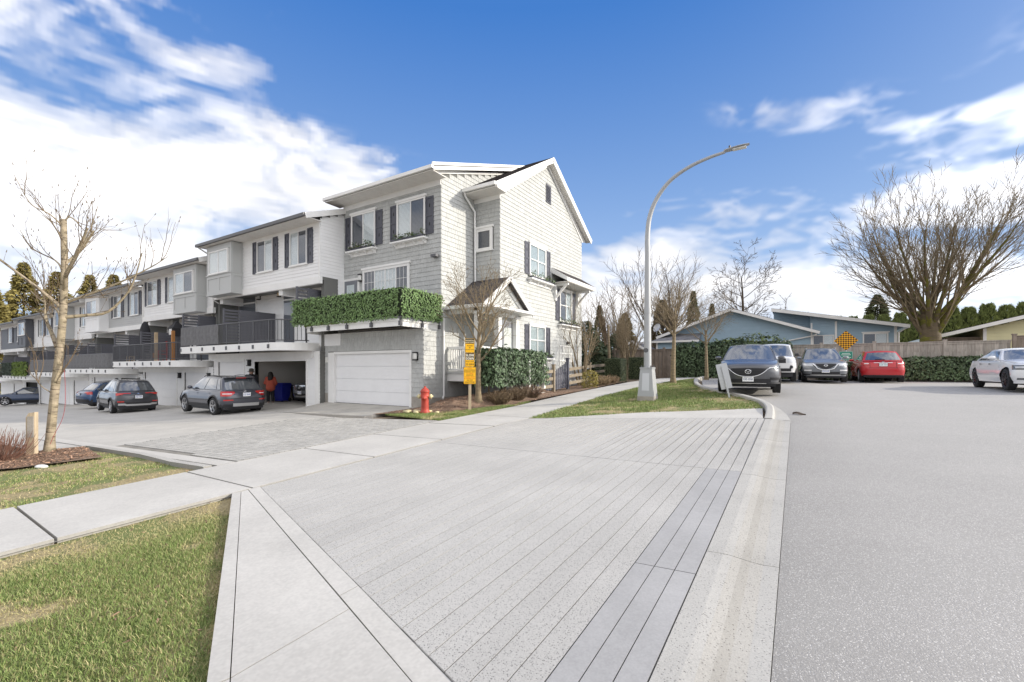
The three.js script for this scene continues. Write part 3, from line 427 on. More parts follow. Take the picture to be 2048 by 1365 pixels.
// window: group > frame, pane(s), blind; shutters, planter are parts of the house next to it
function windowAt(house, wall, u0, u1, y0, y1, { split = 0.5, dark = -1, head = true, muntin = false, cross = false, trim = 0.07, blind = true, out = 0, sill = true, mat = MAT.trimWhite, cols = 0, blindMat = MAT.blind } = {}) {
  const f = new MB(), t = trim, d = 0.075 + out, T = wall;
  T.box(f, u0, u0 + t, y0, y1, -0.02, d); T.box(f, u1 - t, u1, y0, y1, -0.02, d); T.box(f, u0 + t, u1 - t, y1 - t, y1, -0.02, d - 0.002); T.box(f, u0 + t, u1 - t, y0, y0 + t * 0.8, -0.02, d - 0.002);
  if (head) T.box(f, u0 - 0.06, u1 + 0.06, y1 + 0.001, y1 + 0.09, -0.02, d + 0.03); if (sill) T.box(f, u0 - 0.04, u1 + 0.04, y0 - 0.05, y0 - 0.001, -0.02, d + 0.025);
  const frame = f.build('window', mat, house), a = u0 + t, b = u1 - t, lo = y0 + t * 0.8, hi = y1 - t, s = lerp(a, b, split), parts = cols ? Array.from({ length: cols }, (_, i) => [lerp(a, b, i / cols), lerp(a, b, (i + 1) / cols)]) : [[a, s], [s, b]];
  const mid = new MB(); parts.forEach(([p, q], i) => { if (i) T.box(mid, p - 0.022, p + 0.022, lo, hi, 0.0, d - 0.012); }); if (cross) T.box(mid, a, b, lerp(lo, hi, 0.52) - 0.022, lerp(lo, hi, 0.52) + 0.022, 0.001, d - 0.014); mid.build('mullion', mat, frame);
  parts.forEach(([p, q], i) => {
    const isDark = Array.isArray(dark) ? dark.includes(i) : i === dark, g = new MB(); T.quad(g, [p + 0.01, lo, 0.045 + out], [q - 0.01, lo, 0.045 + out], [q - 0.01, hi, 0.045 + out], [p + 0.01, hi, 0.045 + out]); g.build('pane', isDark ? MAT.glassDark : MAT.glass, frame);
    if (muntin) { const m = new MB(); for (const k of [1 / 3, 2 / 3]) T.box(m, lerp(p, q, k) - 0.008, lerp(p, q, k) + 0.008, lo, hi, 0.040 + out, 0.052 + out); for (const k of [1 / 3, 2 / 3]) T.box(m, p + 0.02, q - 0.02, lerp(lo, hi, k) - 0.008, lerp(lo, hi, k) + 0.008, 0.041 + out, 0.051 + out); m.build('muntin', mat, frame); }
    const bk = new MB(); T.quad(bk, [p, lo, 0.004], [q, lo, 0.004], [q, hi, 0.004], [p, hi, 0.004]); bk.build('recess', isDark && !blind ? MAT.black : MAT.wallDark, frame);
    if (blind) { const bl = new MB(); bl.tone = isDark ? 0.8 : 1; const n = Math.round((hi - lo) / 0.05); for (let k = 0; k < n; k++) { const y = lerp(lo, hi, (k + 0.5) / n); T.quad(bl, [p + 0.02, y - 0.022, 0.022], [q - 0.02, y - 0.022, 0.022], [q - 0.02, y + 0.022, 0.010], [p + 0.02, y + 0.022, 0.010]); } bl.build('blind', blindMat, frame); }
  });
  return frame;
}
// panelled shutter with two cut-out shapes
function shutterAt(house, wall, u0, u1, y0, y1, mat = MAT.shutter) {
  const g = new MB(), T = wall, s = 0.055, m = (y0 + y1) / 2; T.box(g, u0, u1, y0, y1, 0.0, 0.035);
  T.box(g, u0, u0 + s, y0, y1, 0.035, 0.055); T.box(g, u1 - s, u1, y0, y1, 0.035, 0.055); for (const [a, b] of [[y0, y0 + 0.08], [y1 - 0.08, y1], [m - 0.04, m + 0.04]]) T.box(g, u0 + s, u1 - s, a, b, 0.035, 0.054);
  const sh = g.build('shutter', mat, house), um = (u0 + u1) / 2; for (const y of [lerp(y0, y1, 0.27), lerp(y0, y1, 0.76)]) { const c = new MB(); T.box(c, um - 0.025, um + 0.025, y - 0.07, y + 0.035, 0.03, 0.039); T.box(c, um - 0.012, um + 0.03, y + 0.0345, y + 0.075, 0.03, 0.0385); c.build('cutout', MAT.shutterHole, sh); } return sh;
}
// shelf planter below a window, on brackets, with a trough of plants
function planterAt(house, wall, u0, u1, y, seed, flowers = 0) {
  const g = new MB(), T = wall; T.box(g, u0, u1, y, y + 0.06, 0, 0.30); T.box(g, u0 + 0.1, u1 - 0.1, y - 0.17, y - 0.001, 0, 0.06); const shelf = g.build('window_shelf', MAT.trimWhite, house);
  const n = 4; for (let i = 0; i < n; i++) { const b = new MB(), u = lerp(u0 + 0.16, u1 - 0.16, i / (n - 1)); T.quad(b, [u - 0.03, y - 0.15, 0.06], [u + 0.03, y - 0.15, 0.06], [u + 0.03, y - 0.002, 0.26], [u - 0.03, y - 0.002, 0.26]); for (const s of [-0.03, 0.03]) { const q = [[u + s, y - 0.15, 0.06], [u + s, y - 0.002, 0.06], [u + s, y - 0.002, 0.26]].map((k) => T.p(...k)); b.tri(...q); } b.build('bracket', MAT.trimWhite, shelf); }
  const t = new MB(); T.box(t, u0 + 0.14, u1 - 0.1, y + 0.061, y + 0.16, 0.10, 0.26); t.build('trough', MAT.shutter, shelf);
  const l = new MB(), r = rng(seed); for (let i = 0; i < 230; i++) { const u = lerp(u0 + 0.13, u1 - 0.09, r()), clump = 0.55 + 0.45 * Math.sin(u * 9 + seed); const p = T.p(u, y + 0.14 + r() * 0.30 * clump, 0.06 + r() * 0.28); leafAt(l, p, 0.07 + 0.04 * r(), r, [0.07 + 0.06 * r(), 0.10 + 0.08 * r(), 0.04 + 0.03 * r()]); if (r() < flowers) leafAt(l, p, 0.06, r, [0.7, 0.65, 0.65]); } l.build('window_plants', MAT.leaf, shelf, STUFF);
}
MAT.leaf = std({ roughness: 0.5, side: THREE.DoubleSide }); MAT.leaf.name = 'leaf';
// one leaf: two triangles folded along the midrib, facing any way
function leafAt(mb, p, s, r, rgb, nrm = null, droop = 0) {
  let d = V(r() - 0.5, r() - 0.5 - droop, r() - 0.5).normalize(), n = nrm ? V(nrm[0] + (r() - 0.5) * 1.3, nrm[1] + (r() - 0.5) * 1.3, nrm[2] + (r() - 0.5) * 1.3).normalize() : V(r() - 0.5, r() - 0.5, r() - 0.5).normalize();
  d.sub(n.clone().multiplyScalar(d.dot(n))).normalize(); const w = n.clone().cross(d).multiplyScalar(s * 0.27), k = n.multiplyScalar(s * 0.10);
  const a = p, b = [p[0] + d.x * s * 0.5 + w.x + k.x, p[1] + d.y * s * 0.5 + w.y + k.y, p[2] + d.z * s * 0.5 + w.z + k.z], c = [p[0] + d.x * s, p[1] + d.y * s, p[2] + d.z * s], e = [p[0] + d.x * s * 0.5 - w.x + k.x, p[1] + d.y * s * 0.5 - w.y + k.y, p[2] + d.z * s * 0.5 - w.z + k.z];
  const old = mb.rgb; mb.rgb = rgb; mb.tri(a, b, c); mb.tri(a, c, e); mb.rgb = old;
}
// roof plane of shingle courses from the eave edge a-b up to the ridge edge c-d (a below d, b below c)
function roofPlane(a, b, c, d, { course = 0.16, thick = 0.018, seed = 1, solid = 0.06, tabs = 0 } = {}) {
  const g = new MB(), r = rng(seed), L = Math.hypot(d[0] - a[0], d[1] - a[1], d[2] - a[2]), n = Math.max(2, Math.round(L / course)), P = (s, t) => [0, 1, 2].map((k) => lerp(lerp(a[k], b[k], s), lerp(d[k], c[k], s), t));
  const nn = V(b[0] - a[0], b[1] - a[1], b[2] - a[2]).cross(V(d[0] - a[0], d[1] - a[1], d[2] - a[2])).normalize(); if (nn.y < 0) nn.negate(); const up = (p, h) => [p[0] + nn.x * h, p[1] + nn.y * h, p[2] + nn.z * h];
  const lo = (p) => up(p, -solid); g.hexa([lo(a), lo(b), lo(c), lo(d)], [a, b, c, d]);
  for (let i = 0; i < n; i++) { const t0 = i / n, t1 = Math.min(1, (i + 1.15) / n), m = tabs || Math.max(1, Math.round(Math.hypot(b[0] - a[0], b[2] - a[2]) / 0.32)); const off = (i % 2) * 0.5 / m; for (let k = -1; k < m; k++) { const s0 = clamp((k + 0.02) / m + off), s1 = clamp((k + 0.98) / m + off); if (s1 - s0 < 0.002) continue; g.tone = 0.75 + r() * 0.5; const A = P(s0, t0), B = P(s1, t0), C = P(s1, t1), D = P(s0, t1); g.quad(up(A, thick), up(B, thick), up(C, 0.003), up(D, 0.003)); g.quad(A, B, up(B, thick), up(A, thick)); } }
  return g;
}
function lampAt(house, wall, u, y, mat = MAT.frost) { const g = new MB(); g.geo(new THREE.CapsuleGeometry(0.075, 0.14, 4, 10)); const M = new THREE.Matrix4(); const p = wall.p(u, y, 0.09); const b = new MB(); wall.box(b, u - 0.09, u + 0.09, y - 0.16, y + 0.16, 0.005, 0.05); const back = b.build('wall_lamp', MAT.black, house); const q = new MB(); q.geo(new THREE.CapsuleGeometry(0.075, 0.15, 4, 10), M.makeTranslation(...p)); q.build('lamp_shade', mat, back); for (const s of [0.1425, -0.1425]) { const c = new MB(); wall.box(c, u - 0.078, u + 0.078, y + s - 0.0225, y + s + 0.0225, 0.05, 0.17); c.build('lamp_cap', MAT.black, back); } return back; }
function pipe(house, pts, r = 0.045, mat = MAT.trimWhite) { return new MB().tube(pts, r, 8).build('downpipe', mat, house); }
function garageDoor(house, wall, u0, u1, y0, y1, w = -0.10) { const holder = new MB(); wall.box(holder, u0, u1, y0, y1, w - 0.03, w - 0.012); const d = holder.build('garage_door', MAT.garageWhite, house); for (let i = 0; i < 4; i++) { const g = new MB(), a = lerp(y0, y1, i / 4), b = lerp(y0, y1, (i + 1) / 4); wall.box(g, u0 + 0.004, u1 - 0.004, a + 0.006, b - 0.006, w - 0.012, w + 0.018); g.build('door_panel', MAT.garageWhite, d); } return d; }

// ------------------------------------------------------------------ the shingled end house
const endHouse = thing('end_house', 'grey shingled three storey end house with gable, porch and hedge screened balcony', 'house');
{
  const h = endHouse, XL = -18.0, XC = -12.05, XW = -10.7, ZG = -12.9, ZF = -13.91, ZI = -16.13, ZB = -24.78, EXP = 0.184;
  const front = new Wall('x', ZF), garage = new Wall('x', ZG), side = new Wall('z', XC), wingF = new Wall('x', ZI), gable = new Wall('z', XW);
  // solid walls behind the cladding
  const w = new MB(); w.box(XL, 3.04, ZF - 0.2, XC, 9.1, ZF); w.box(XC - 0.2, 0.3, ZI, XC, 3.04, ZG - 0.2); w.box(XC - 0.2, 3.04, ZI, XC, 9.1, ZF - 0.2); w.box(XC - 0.2, 0.3, ZG - 0.2, XC, 3.04, ZG);
  w.box(XC - 0.2, 0.2, ZI - 0.2, XW, 9.0, ZI); w.box(XW - 0.2, 0.2, ZB, XW, 9.0, ZI - 0.2);
  w.hexa([[XW - 0.2, 9.0, ZB], [XW, 9.0, ZB], [XW, 9.0, ZI], [XW - 0.2, 9.0, ZI]].reverse(), [[XW - 0.2, 11.8, -20.5], [XW, 11.8, -20.5], [XW, 11.8, -20.4], [XW - 0.2, 11.8, -20.4]].reverse());
  w.quad([XC - 0.01, 9.0, ZF], [XC - 0.01, 9.0, ZI - 3], [XC - 0.01, 11.2, ZI - 3], [XC - 0.01, 9.45, ZF]); w.box(XL, 0, ZB, XL + 0.2, 9.1, ZF); w.box(XL, 0, ZB, XW - 0.2, 9.0, ZB + 0.2);
  w.box(-18.0, 0, ZG - 0.2, -17.72, 3.04, ZG); w.box(-17.72, 2.2, ZG - 0.2, XC, 3.04, ZG); w.box(-12.72, 0, ZG - 0.2, XC, 2.2, ZG); w.build('wall', MAT.wallDark, h);
  for (const q of [[-18.0, -0.5, ZG - 0.3, -17.725, 0.52, ZG + 0.012], [-12.715, -0.4, ZG - 0.3, XC + 0.012, 0.42, ZG + 0.012], [XC - 0.3, -0.4, ZI, XC + 0.010, 0.36, ZG - 0.302], [XC + 0.012, -0.4, ZB - 0.02, XW + 0.012, 0.42, ZI + 0.01]]) new MB().box(...q).build('foundation', MAT.foundation, h);
  // window positions
  const W = { a: [-17.43, -15.82, 6.88, 8.56], b: [-14.48, -12.86, 6.88, 8.56], big: [-16.64, -13.75, 4.3, 5.94], door: [-18.0, -16.91, 3.26, 5.62], small: [-11.94, -11.06, 6.64, 7.6], mid: [-20.22, -18.58, 5.94, 7.44], can: [-23.32, -21.8, 4.05, 5.72], low: [-20.16, -18.56, 2.14, 3.58], vent: [-20.78, -20.30, 9.92, 10.80], fdoor: [-17.15, -16.2, 1.36, 3.5] };
  const S = (y) => Math.min(0, 0) || 0;
  // cladding
  clad(front, { y0: 3.26, y1: 9.0, range: () => [XL, XC], holes: [W.a, W.b, W.big, W.door].map(([a, b, c, d]) => [a - 0.02, b + 0.02, c - 0.02, d + 0.02]), exposure: EXP, shingle: true, seed: 1 }).build('shingles', MAT.shingleGrey, h, STUFF);
  clad(garage, { y0: 0.42, y1: 3.04, range: () => [XL, XC], holes: [[-17.78, -12.66, -1, 2.26]], exposure: EXP, shingle: true, seed: 2 }).build('shingles', MAT.shingleGrey, h, STUFF);
  clad(side, { y0: 0.36, y1: 3.04, range: () => [ZI, ZG], exposure: EXP, shingle: true, seed: 3 }).build('shingles', MAT.shingleGrey, h, STUFF);
  clad(side, { y0: 3.04, y1: 11.0, range: (y) => [ZI - (y > 8.9 ? (y - 8.9) * 1.9 : 0), y > 9.2 ? ZF - (y - 9.2) / 0.372 : ZF], holes: [], exposure: EXP, shingle: true, seed: 4 }).build('shingles', MAT.shingleGrey, h, STUFF);
  clad(wingF, { y0: 0.3, y1: 8.9, range: () => [XC, XW], holes: [[-11.98, -11.0, 6.58, 7.7]], exposure: EXP, shingle: true, seed: 5 }).build('shingles', MAT.shingleGrey, h, STUFF);
  const gslope = 0.606; clad(gable, { y0: 0.40, y1: 11.7, range: (y) => y < 9.0 ? [ZB, ZI] : [ZB + (y - 9.0) / 0.648, ZI - (y - 9.0) / 0.648], holes: [W.mid, W.can, W.low, W.vent, W.fdoor].map(([a, b, c, d]) => [a - 0.02, b + 0.02, c - 0.03, d + 0.03]), exposure: EXP, shingle: true, seed: 6, var_: 0.045 }).build('shingles', MAT.shingleGrey, h, STUFF);
  // corner caps
  // windows and shutters
  windowAt(h, front, ...W.a, { dark: 0 }); windowAt(h, front, ...W.b, { dark: 1 });
  for (const [a, b] of [[-17.86, -17.46], [-15.80, -15.39], [-14.89, -14.50], [-12.84, -12.43]]) shutterAt(h, front, a, b, 6.98, 8.5);
  planterAt(h, front, -17.55, -15.70, 6.80, 3, 0.35); planterAt(h, front, -14.66, -12.72, 6.80, 5);
  windowAt(h, front, ...W.big, { cols: 4, dark: [0, 3], muntin: true, trim: 0.11 });
  windowAt(h, wingF, ...W.small, { cols: 1, trim: 0.13, dark: 0 });
  windowAt(h, gable, ...W.mid, { cross: true, blindMat: MAT.blindDim }); shutterAt(h, gable, -18.56, -18.17, 5.94, 7.44); shutterAt(h, gable, -20.72, -20.24, 5.94, 7.44); planterAt(h, gable, -20.9, -18.4, 5.70, 7);
  windowAt(h, gable, ...W.can, { cross: true, dark: 1, blindMat: MAT.blindDim }); shutterAt(h, gable, -21.78, -21.36, 4.05, 5.74); shutterAt(h, gable, -23.84, -23.36, 4.05, 5.74); planterAt(h, gable, -24.1, -21.6, 3.80, 9);
  windowAt(h, gable, ...W.low, { cross: true, blindMat: MAT.blindDim }); shutterAt(h, gable, -18.54, -18.17, 2.14, 3.58); shutterAt(h, gable, -20.70, -20.20, 2.14, 3.58); planterAt(h, gable, -20.8, -18.5, 1.96, 11);
  { const g = new MB(); gable.box(g, ...[-20.80, -20.28], 9.90, 10.82, 0, 0.05); const v = g.build('gable_vent', MAT.shutter, h); for (let i = 0; i < 11; i++) { const l = new MB(); const y = 9.97 + i * 0.072; gable.quad(l, [-20.73, y, 0.075], [-20.35, y, 0.075], [-20.35, y + 0.06, 0.052], [-20.73, y + 0.06, 0.052]); l.build('slat', MAT.shutter, v); } }
  // balcony door, front door
  { const g = new MB(); front.box(g, -18.0, -16.88, 3.26, 5.66, 0, 0.05); const d = g.build('balcony_door', MAT.trimWhite, h); const l = new MB(); front.box(l, -17.88, -17.02, 3.28, 5.55, 0.05, 0.07); l.build('door_leaf', MAT.doorGrey, d); const p = new MB(); front.quad(p, [-17.72, 3.6, 0.076], [-17.2, 3.6, 0.076], [-17.2, 5.36, 0.076], [-17.72, 5.36, 0.076]); p.build('pane', MAT.glass, d); const b = new MB(); front.quad(b, [-17.72, 3.6, 0.072], [-17.2, 3.6, 0.072], [-17.2, 5.36, 0.072], [-17.72, 5.36, 0.072]); b.build('blind', MAT.blind, d); }
  { const g = new MB(); gable.box(g, -17.2, -16.15, 1.36, 3.55, -0.1, 0.03); const d = g.build('front_door', MAT.doorGrey, h); const b = new MB(); gable.box(b, -17.0, -16.4, 1.62, 3.28, 0.03, 0.036); b.build('blind', MAT.soffit, d); const p = new MB(); gable.quad(p, [-17.0, 1.62, 0.05], [-16.4, 1.62, 0.05], [-16.4, 3.28, 0.05], [-17.0, 3.28, 0.05]); p.build('pane', MAT.glass, d); const k = new MB(); gable.box(k, -16.30, -16.26, 2.3, 2.5, 0.03, 0.09); k.build('handle', MAT.metalLight, d); }
  // trims: frieze boards, corner
  { const g = new MB(); front.box(g, XL, XC + 0.0, 8.86, 9.10, 0.0, 0.04); g.build('frieze_board', MAT.trimWhite, h); const k = new MB(); wingF.box(k, XC + 0.02, XW + 0.02, 8.74, 8.96, 0.0, 0.04); k.build('frieze_board', MAT.trimWhite, h); }
  // garage door and frame, plaque, lamp
  { const g = new MB(); garage.box(g, -17.74, -17.35, 0.0, 2.22, -0.18, 0.04); garage.box(g, -17.35, -12.66, 2.13, 2.24, -0.18, 0.04); garage.box(g, -12.76, -12.66, 0.0, 2.13, -0.18, 0.04); g.build('garage_frame', MAT.trimWhite, h); garageDoor(h, garage, -17.35, -12.76, 0.012, 2.13); lampAt(h, garage, -12.40, 1.98); const sg = new MB(); garage.box(sg, -17.96, -17.78, 1.78, 2.02, 0.016, 0.03); sg.build('number_plate', new THREE.MeshStandardMaterial({ map: canvasTex(64, 64, (x) => { x.fillStyle = '#e9e8e2'; x.fillRect(0, 0, 64, 64); x.fillStyle = '#777'; x.font = 'bold 30px sans-serif'; x.textAlign = 'center'; x.fillText('131', 32, 42); }), roughness: 0.6 }), h); lampAt(h, front, -16.78, 5.62); const c = new MB(); front.box(c, -12.42, -12.14, 5.98, 6.08, 0, 0.22); c.build('floodlight', MAT.darkMetal, h); }
  // main low roof over the street half, and the gable roof of the wing
  const eY = 9.20, zE = -13.1, zR = -20.45, yR = 11.93;
  roofPlane([XL - 0.35, eY + 0.1, zE], [XC + 0.33, eY + 0.1, zE], [XC + 0.33, yR, zR], [XL - 0.35, yR, zR], { seed: 1 }).build('roof', MAT.roofShingle, h);
  { const g = new MB(); g.bar([XL - 0.36, eY + 0.02, zE + 0.03], [XC + 0.31, eY + 0.02, zE + 0.03], 0.12, 0.13); g.build('gutter', MAT.trimWhite, h); }
  { const g = new MB(); g.quad([XC - 0.02, 9.11, zE], [XC + 0.29, 9.11, zE], [XC + 0.29, yR - 0.1, zR], [XC - 0.02, yR - 0.1, zR]); g.hexa([[XL - 0.3, 9.08, ZF], [XL - 0.3, 9.10, zE], [XC + 0.26, 9.10, zE], [XC + 0.26, 9.08, ZF]], [[XL - 0.3, 9.11, ZF], [XL - 0.3, 9.13, zE], [XC + 0.26, 9.13, zE], [XC + 0.26, 9.11, ZF]]); g.build('soffit', MAT.soffit, h); }
  { const g = new MB(), x = XC + 0.30; g.bar([x, eY + 0.04, zE + 0.02], [x, yR - 0.06, zR], 0.04, 0.28); g.bar([x + 0.022, eY + 0.12, zE + 0.02], [x + 0.022, yR + 0.02, zR], 0.04, 0.11); g.bar([XC + 0.03, 9.24, ZF + 0.3], [XC + 0.03, yR - 0.30, zR], 0.05, 0.10); g.build('barge_board', MAT.trimWhite, h); }
  roofPlane([XW + 0.38, 9.13, -15.33], [-24, 9.13, -15.33], [-24, 12.10, -20.45], [XW + 0.38, 12.10, -20.45], { seed: 3, thick: 0.02 }).build('roof', MAT.roofShingle, h);
  roofPlane([XW + 0.38, 9.13, -25.40], [-24, 9.13, -25.40], [-24, 12.10, -20.45], [XW + 0.38, 12.10, -20.45], { seed: 4 }).build('roof', MAT.roofShingle, h);
  { const g = new MB(), x = XW + 0.36; for (const zz of [-15.33, -25.43]) { g.bar([x, 9.0, zz], [x, 11.96, -20.44], 0.05, 0.24); g.bar([x + 0.03, 9.09, zz], [x + 0.03, 12.055, -20.44], 0.03, 0.08); } g.build('barge_board', MAT.trimWhite, h); const s = new MB(); for (const [za, zb] of [[-15.33, ZI], [-25.43, ZB]]) { s.quad([XW, 8.98 + 0.02, za], [x, 8.98 + 0.02, za], [x, 11.88, -20.45], [XW, 11.88, -20.45]); s.quad([XW, 9.03, za], [x, 9.03, za], [x, 11.95, -20.45], [XW, 11.95, -20.45]); } s.build('soffit', MAT.soffit, h); const fl = new MB(); for (const [za, zw] of [[-15.45, ZI], [-25.3, ZB]]) { fl.quad([XW + 0.045, 8.9, zw], [XW + 0.045, 9.0, za], [XW + 0.045, 11.93, -20.45], [XW + 0.045, 11.7, -20.45]); } fl.build('gable_trim', MAT.trimWhite, h); const d = new MB(); d.bar([XW + 0.03, 8.98, ZB], [XW + 0.03, 11.78, -20.46], 0.05, 0.10); d.bar([XW + 0.03, 8.98, ZI], [XW + 0.03, 11.78, -20.46], 0.05, 0.10); d.build('frieze_board', MAT.trimWhite, h); }
  { const g = new MB(); g.box(XC, 8.92, ZI, XW + 0.33, 8.95, -15.30); g.build('soffit', MAT.soffit, h); const k = new MB(); k.bar([XC + 0.02, 9.05, -15.27], [XW + 0.36, 9.05, -15.27], 0.13, 0.14); k.build('gutter', MAT.trimWhite, h); }
  pipe(h, [[-11.95, 9.0, -15.3], [-11.95, 8.85, -15.34], [-11.93, 8.5, -15.78], [-11.93, 8.35, -16.0], [-11.93, 4.6, -16.03]]); pipe(h, [[-11.98, 3.55, -13.98], [-11.97, 0.42, -13.98], [-11.93, 0.30, -13.86]]);
  // window canopy on brackets
  { const g = roofPlane([-9.78, 6.14, -20.95], [-9.78, 6.14, -24.60], [XW + 0.02, 6.72, -24.6], [XW + 0.02, 6.72, -20.95], { seed: 8, solid: 0.03 }); const c = g.build('canopy', MAT.roofShingle, h); const b = new MB(); b.box(-9.82, 5.96, -24.6, -9.78, 6.14, -20.95); b.hexa([[XW, 6.44, -20.95], [XW, 6.44, -20.91], [-9.78, 5.95, -20.91], [-9.78, 5.95, -20.95]].reverse(), [[XW, 6.72, -20.95], [XW, 6.72, -20.91], [-9.78, 6.15, -20.91], [-9.78, 6.15, -20.95]].reverse()); b.hexa([[XW, 6.44, -24.64], [XW, 6.44, -24.60], [-9.78, 5.95, -24.60], [-9.78, 5.95, -24.64]].reverse(), [[XW, 6.72, -24.64], [XW, 6.72, -24.60], [-9.78, 6.15, -24.60], [-9.78, 6.15, -24.64]].reverse()); b.build('fascia', MAT.trimWhite, c); const s = new MB(); s.box(XW, 5.93, -24.58, -9.8, 5.95, -20.97); s.build('soffit', MAT.soffit, c);
    for (const z of [-21.28, -24.1]) { const k = new MB(); k.box(XW, 5.05, z - 0.07, XW + 0.11, 5.93, z + 0.07); k.bar([XW + 0.08, 5.2, z], [-9.95, 5.90, z], 0.1, 0.1); k.box(XW, 5.80, z - 0.06, -9.9, 5.925, z + 0.06); k.build('bracket', MAT.trimWhite, c); } }
  { const g = new MB(); for (let i = 0; i < 5; i++) gable.box(g, -21.82 - i * 0.37 - 0.02, -21.82 - i * 0.37 + 0.02, 1.1, 2.74, 0.03, 0.05); for (let i = 0; i < 4; i++) gable.box(g, -23.34, -21.78, 1.5 + i * 0.40, 1.54 + i * 0.40, 0.05, 0.065); g.build('trellis', MAT.trimWhite, h); }
  { const g = new MB(); gable.box(g, -22.9, -22.7, 2.86, 2.98, 0, 0.16); g.build('floodlight', MAT.darkMetal, h); }
}
// ------------------------------------------------------------------ porch of the end house: its parts hang on the house
{
  const h = endHouse, XP = -10.45, zA = -14.25, zB = -17.35, y0 = 1.36;
  const f = new MB(); f.box(-12.03, 1.0, zB, XP + 0.06, y0, zA); const fl = f.build('porch_floor', MAT.trimWhite, h);
  const rl = new MB(); rl.box(-12.03, 1.30, zA + 0.001, XP + 0.09, 1.40, zA + 0.05); rl.build('edge_board', MAT.sidingGrey, fl);
  for (const [x, z, w] of [[-10.62, -14.42, 0.2], [-10.62, -15.85, 0.24], [-10.58, -17.2, 0.24]]) { const g = new MB(); g.cbox(x, (y0 + 3.78) / 2, z, w, 3.78 - y0, w); const p = g.build('porch_post', MAT.trimWhite, h); const b = new MB(); b.cbox(x, y0 + 0.5, z, w + 0.10, 1.0, w + 0.10); b.cbox(x, y0 + 1.02, z, w + 0.14, 0.05, w + 0.14); b.build('post_base', MAT.trimWhite, p); const cp = new MB(); cp.cbox(x, 3.72, z, w + 0.08, 0.12, w + 0.08); cp.build('post_cap', MAT.trimWhite, p); }
  const rail = (a, b, n) => { const g = new MB(); g.bar([a[0], y0 + 0.98, a[2]], [b[0], y0 + 0.98, b[2]], 0.10, 0.10); g.bar([a[0], y0 + 0.10, a[2]], [b[0], y0 + 0.10, b[2]], 0.07, 0.07); const r = g.build('porch_railing', MAT.trimWhite, h); for (let i = 1; i < n; i++) { const t = i / n, k = new MB(); k.cbox(lerp(a[0], b[0], t), y0 + 0.54, lerp(a[2], b[2], t), 0.04, 0.84, 0.04); k.build('baluster', MAT.trimWhite, r); } };
  rail([-12.0, 0, -14.34], [-10.72, 0, -14.34], 11); rail([-10.58, 0, -14.5], [-10.58, 0, -15.75], 10);
  // steps with sloping side rails
  const st = new MB(); for (let i = 0; i < 5; i++) st.box(XP + 0.06 + i * 0.27, 0.2, -17.1, XP + 0.06 + (i + 1) * 0.27, y0 - 0.17 * (i + 1), -15.95); st.build('steps', MAT.concrete, h);
  for (const z of [-15.88, -17.15]) { const g = new MB(); g.bar([-10.45, y0 + 0.95, z], [-9.2, y0 + 0.25, z], 0.09, 0.11); g.bar([-10.45, y0 + 0.1, z], [-9.2, y0 - 0.6, z], 0.06, 0.08); g.cbox(-9.15, y0 - 0.15, z, 0.13, 1.1, 0.13); g.cbox(-9.15, y0 + 0.42, z, 0.18, 0.06, 0.18); for (let i = 1; i < 8; i++) { const t = i / 8; g.cbox(lerp(-10.45, -9.2, t), lerp(y0 + 0.52, y0 - 0.18, t), z, 0.035, 0.8, 0.035); } g.build('stair_railing', MAT.trimWhite, h); }
  // roof: ridge runs out from the wall, gable to the east
  const zE0 = -14.12, zE1 = -17.98, zM = -16.05, yE = 3.98, yM = 5.34, xF = -10.12;
  roofPlane([-12.04, yE, zE0], [xF, yE, zE0], [xF, yM, zM], [-12.04, yM, zM], { seed: 21, course: 0.14, solid: 0.04 }).build('porch_roof', MAT.roofShingle, h);
  roofPlane([-10.69, yE, zE1], [xF, yE, zE1], [xF, yM, zM], [-10.69, yM, zM], { seed: 22, course: 0.14, solid: 0.04 }).build('porch_roof', MAT.roofShingle, h);
  const t = new MB(); for (const z of [zE0, zE1]) { t.bar([xF + 0.02, yE - 0.06, z], [xF + 0.02, yM - 0.06, zM], 0.05, 0.2); t.bar([xF - 0.26, yE - 0.02, z - Math.sign(z - zM) * 0.32], [xF - 0.26, yM - 0.30, zM], 0.05, 0.10); } t.build('barge_board', MAT.trimWhite, h);
  const e = new MB(); e.bar([-12.04, yE - 0.04, zE0 + 0.02], [xF + 0.04, yE - 0.04, zE0 + 0.02], 0.10, 0.13); e.build('gutter', MAT.trimWhite, h);
  const bm = new MB(); bm.box(-12.04, 3.72, -14.52, XP, 3.92, -14.32); bm.box(-10.72, 3.72, -17.3, -10.50, 3.92, -14.32); bm.box(-10.98, 3.90, -17.9, -9.9, 4.0, -14.3); bm.build('porch_beam', MAT.trimWhite, h);
  const gw = new Wall('z', -10.42); clad(gw, { y0: 4.0, y1: 5.2, range: (y) => [zE1 + 0.1 + (y - 3.98) / 0.705, zE0 - 0.1 - (y - 3.98) / 0.705], exposure: 0.168, shingle: true, seed: 23 }).build('shingles', MAT.shingleGrey, h, STUFF);
  const gb = new MB(); gb.tri([-10.43, 3.98, zE0], [-10.43, 3.98, zE1], [-10.43, yM - 0.02, zM]); gb.box(-12.04, 3.93, -17.9, -10.43, 3.97, -14.16); gb.build('porch_ceiling', MAT.soffit, h);
}
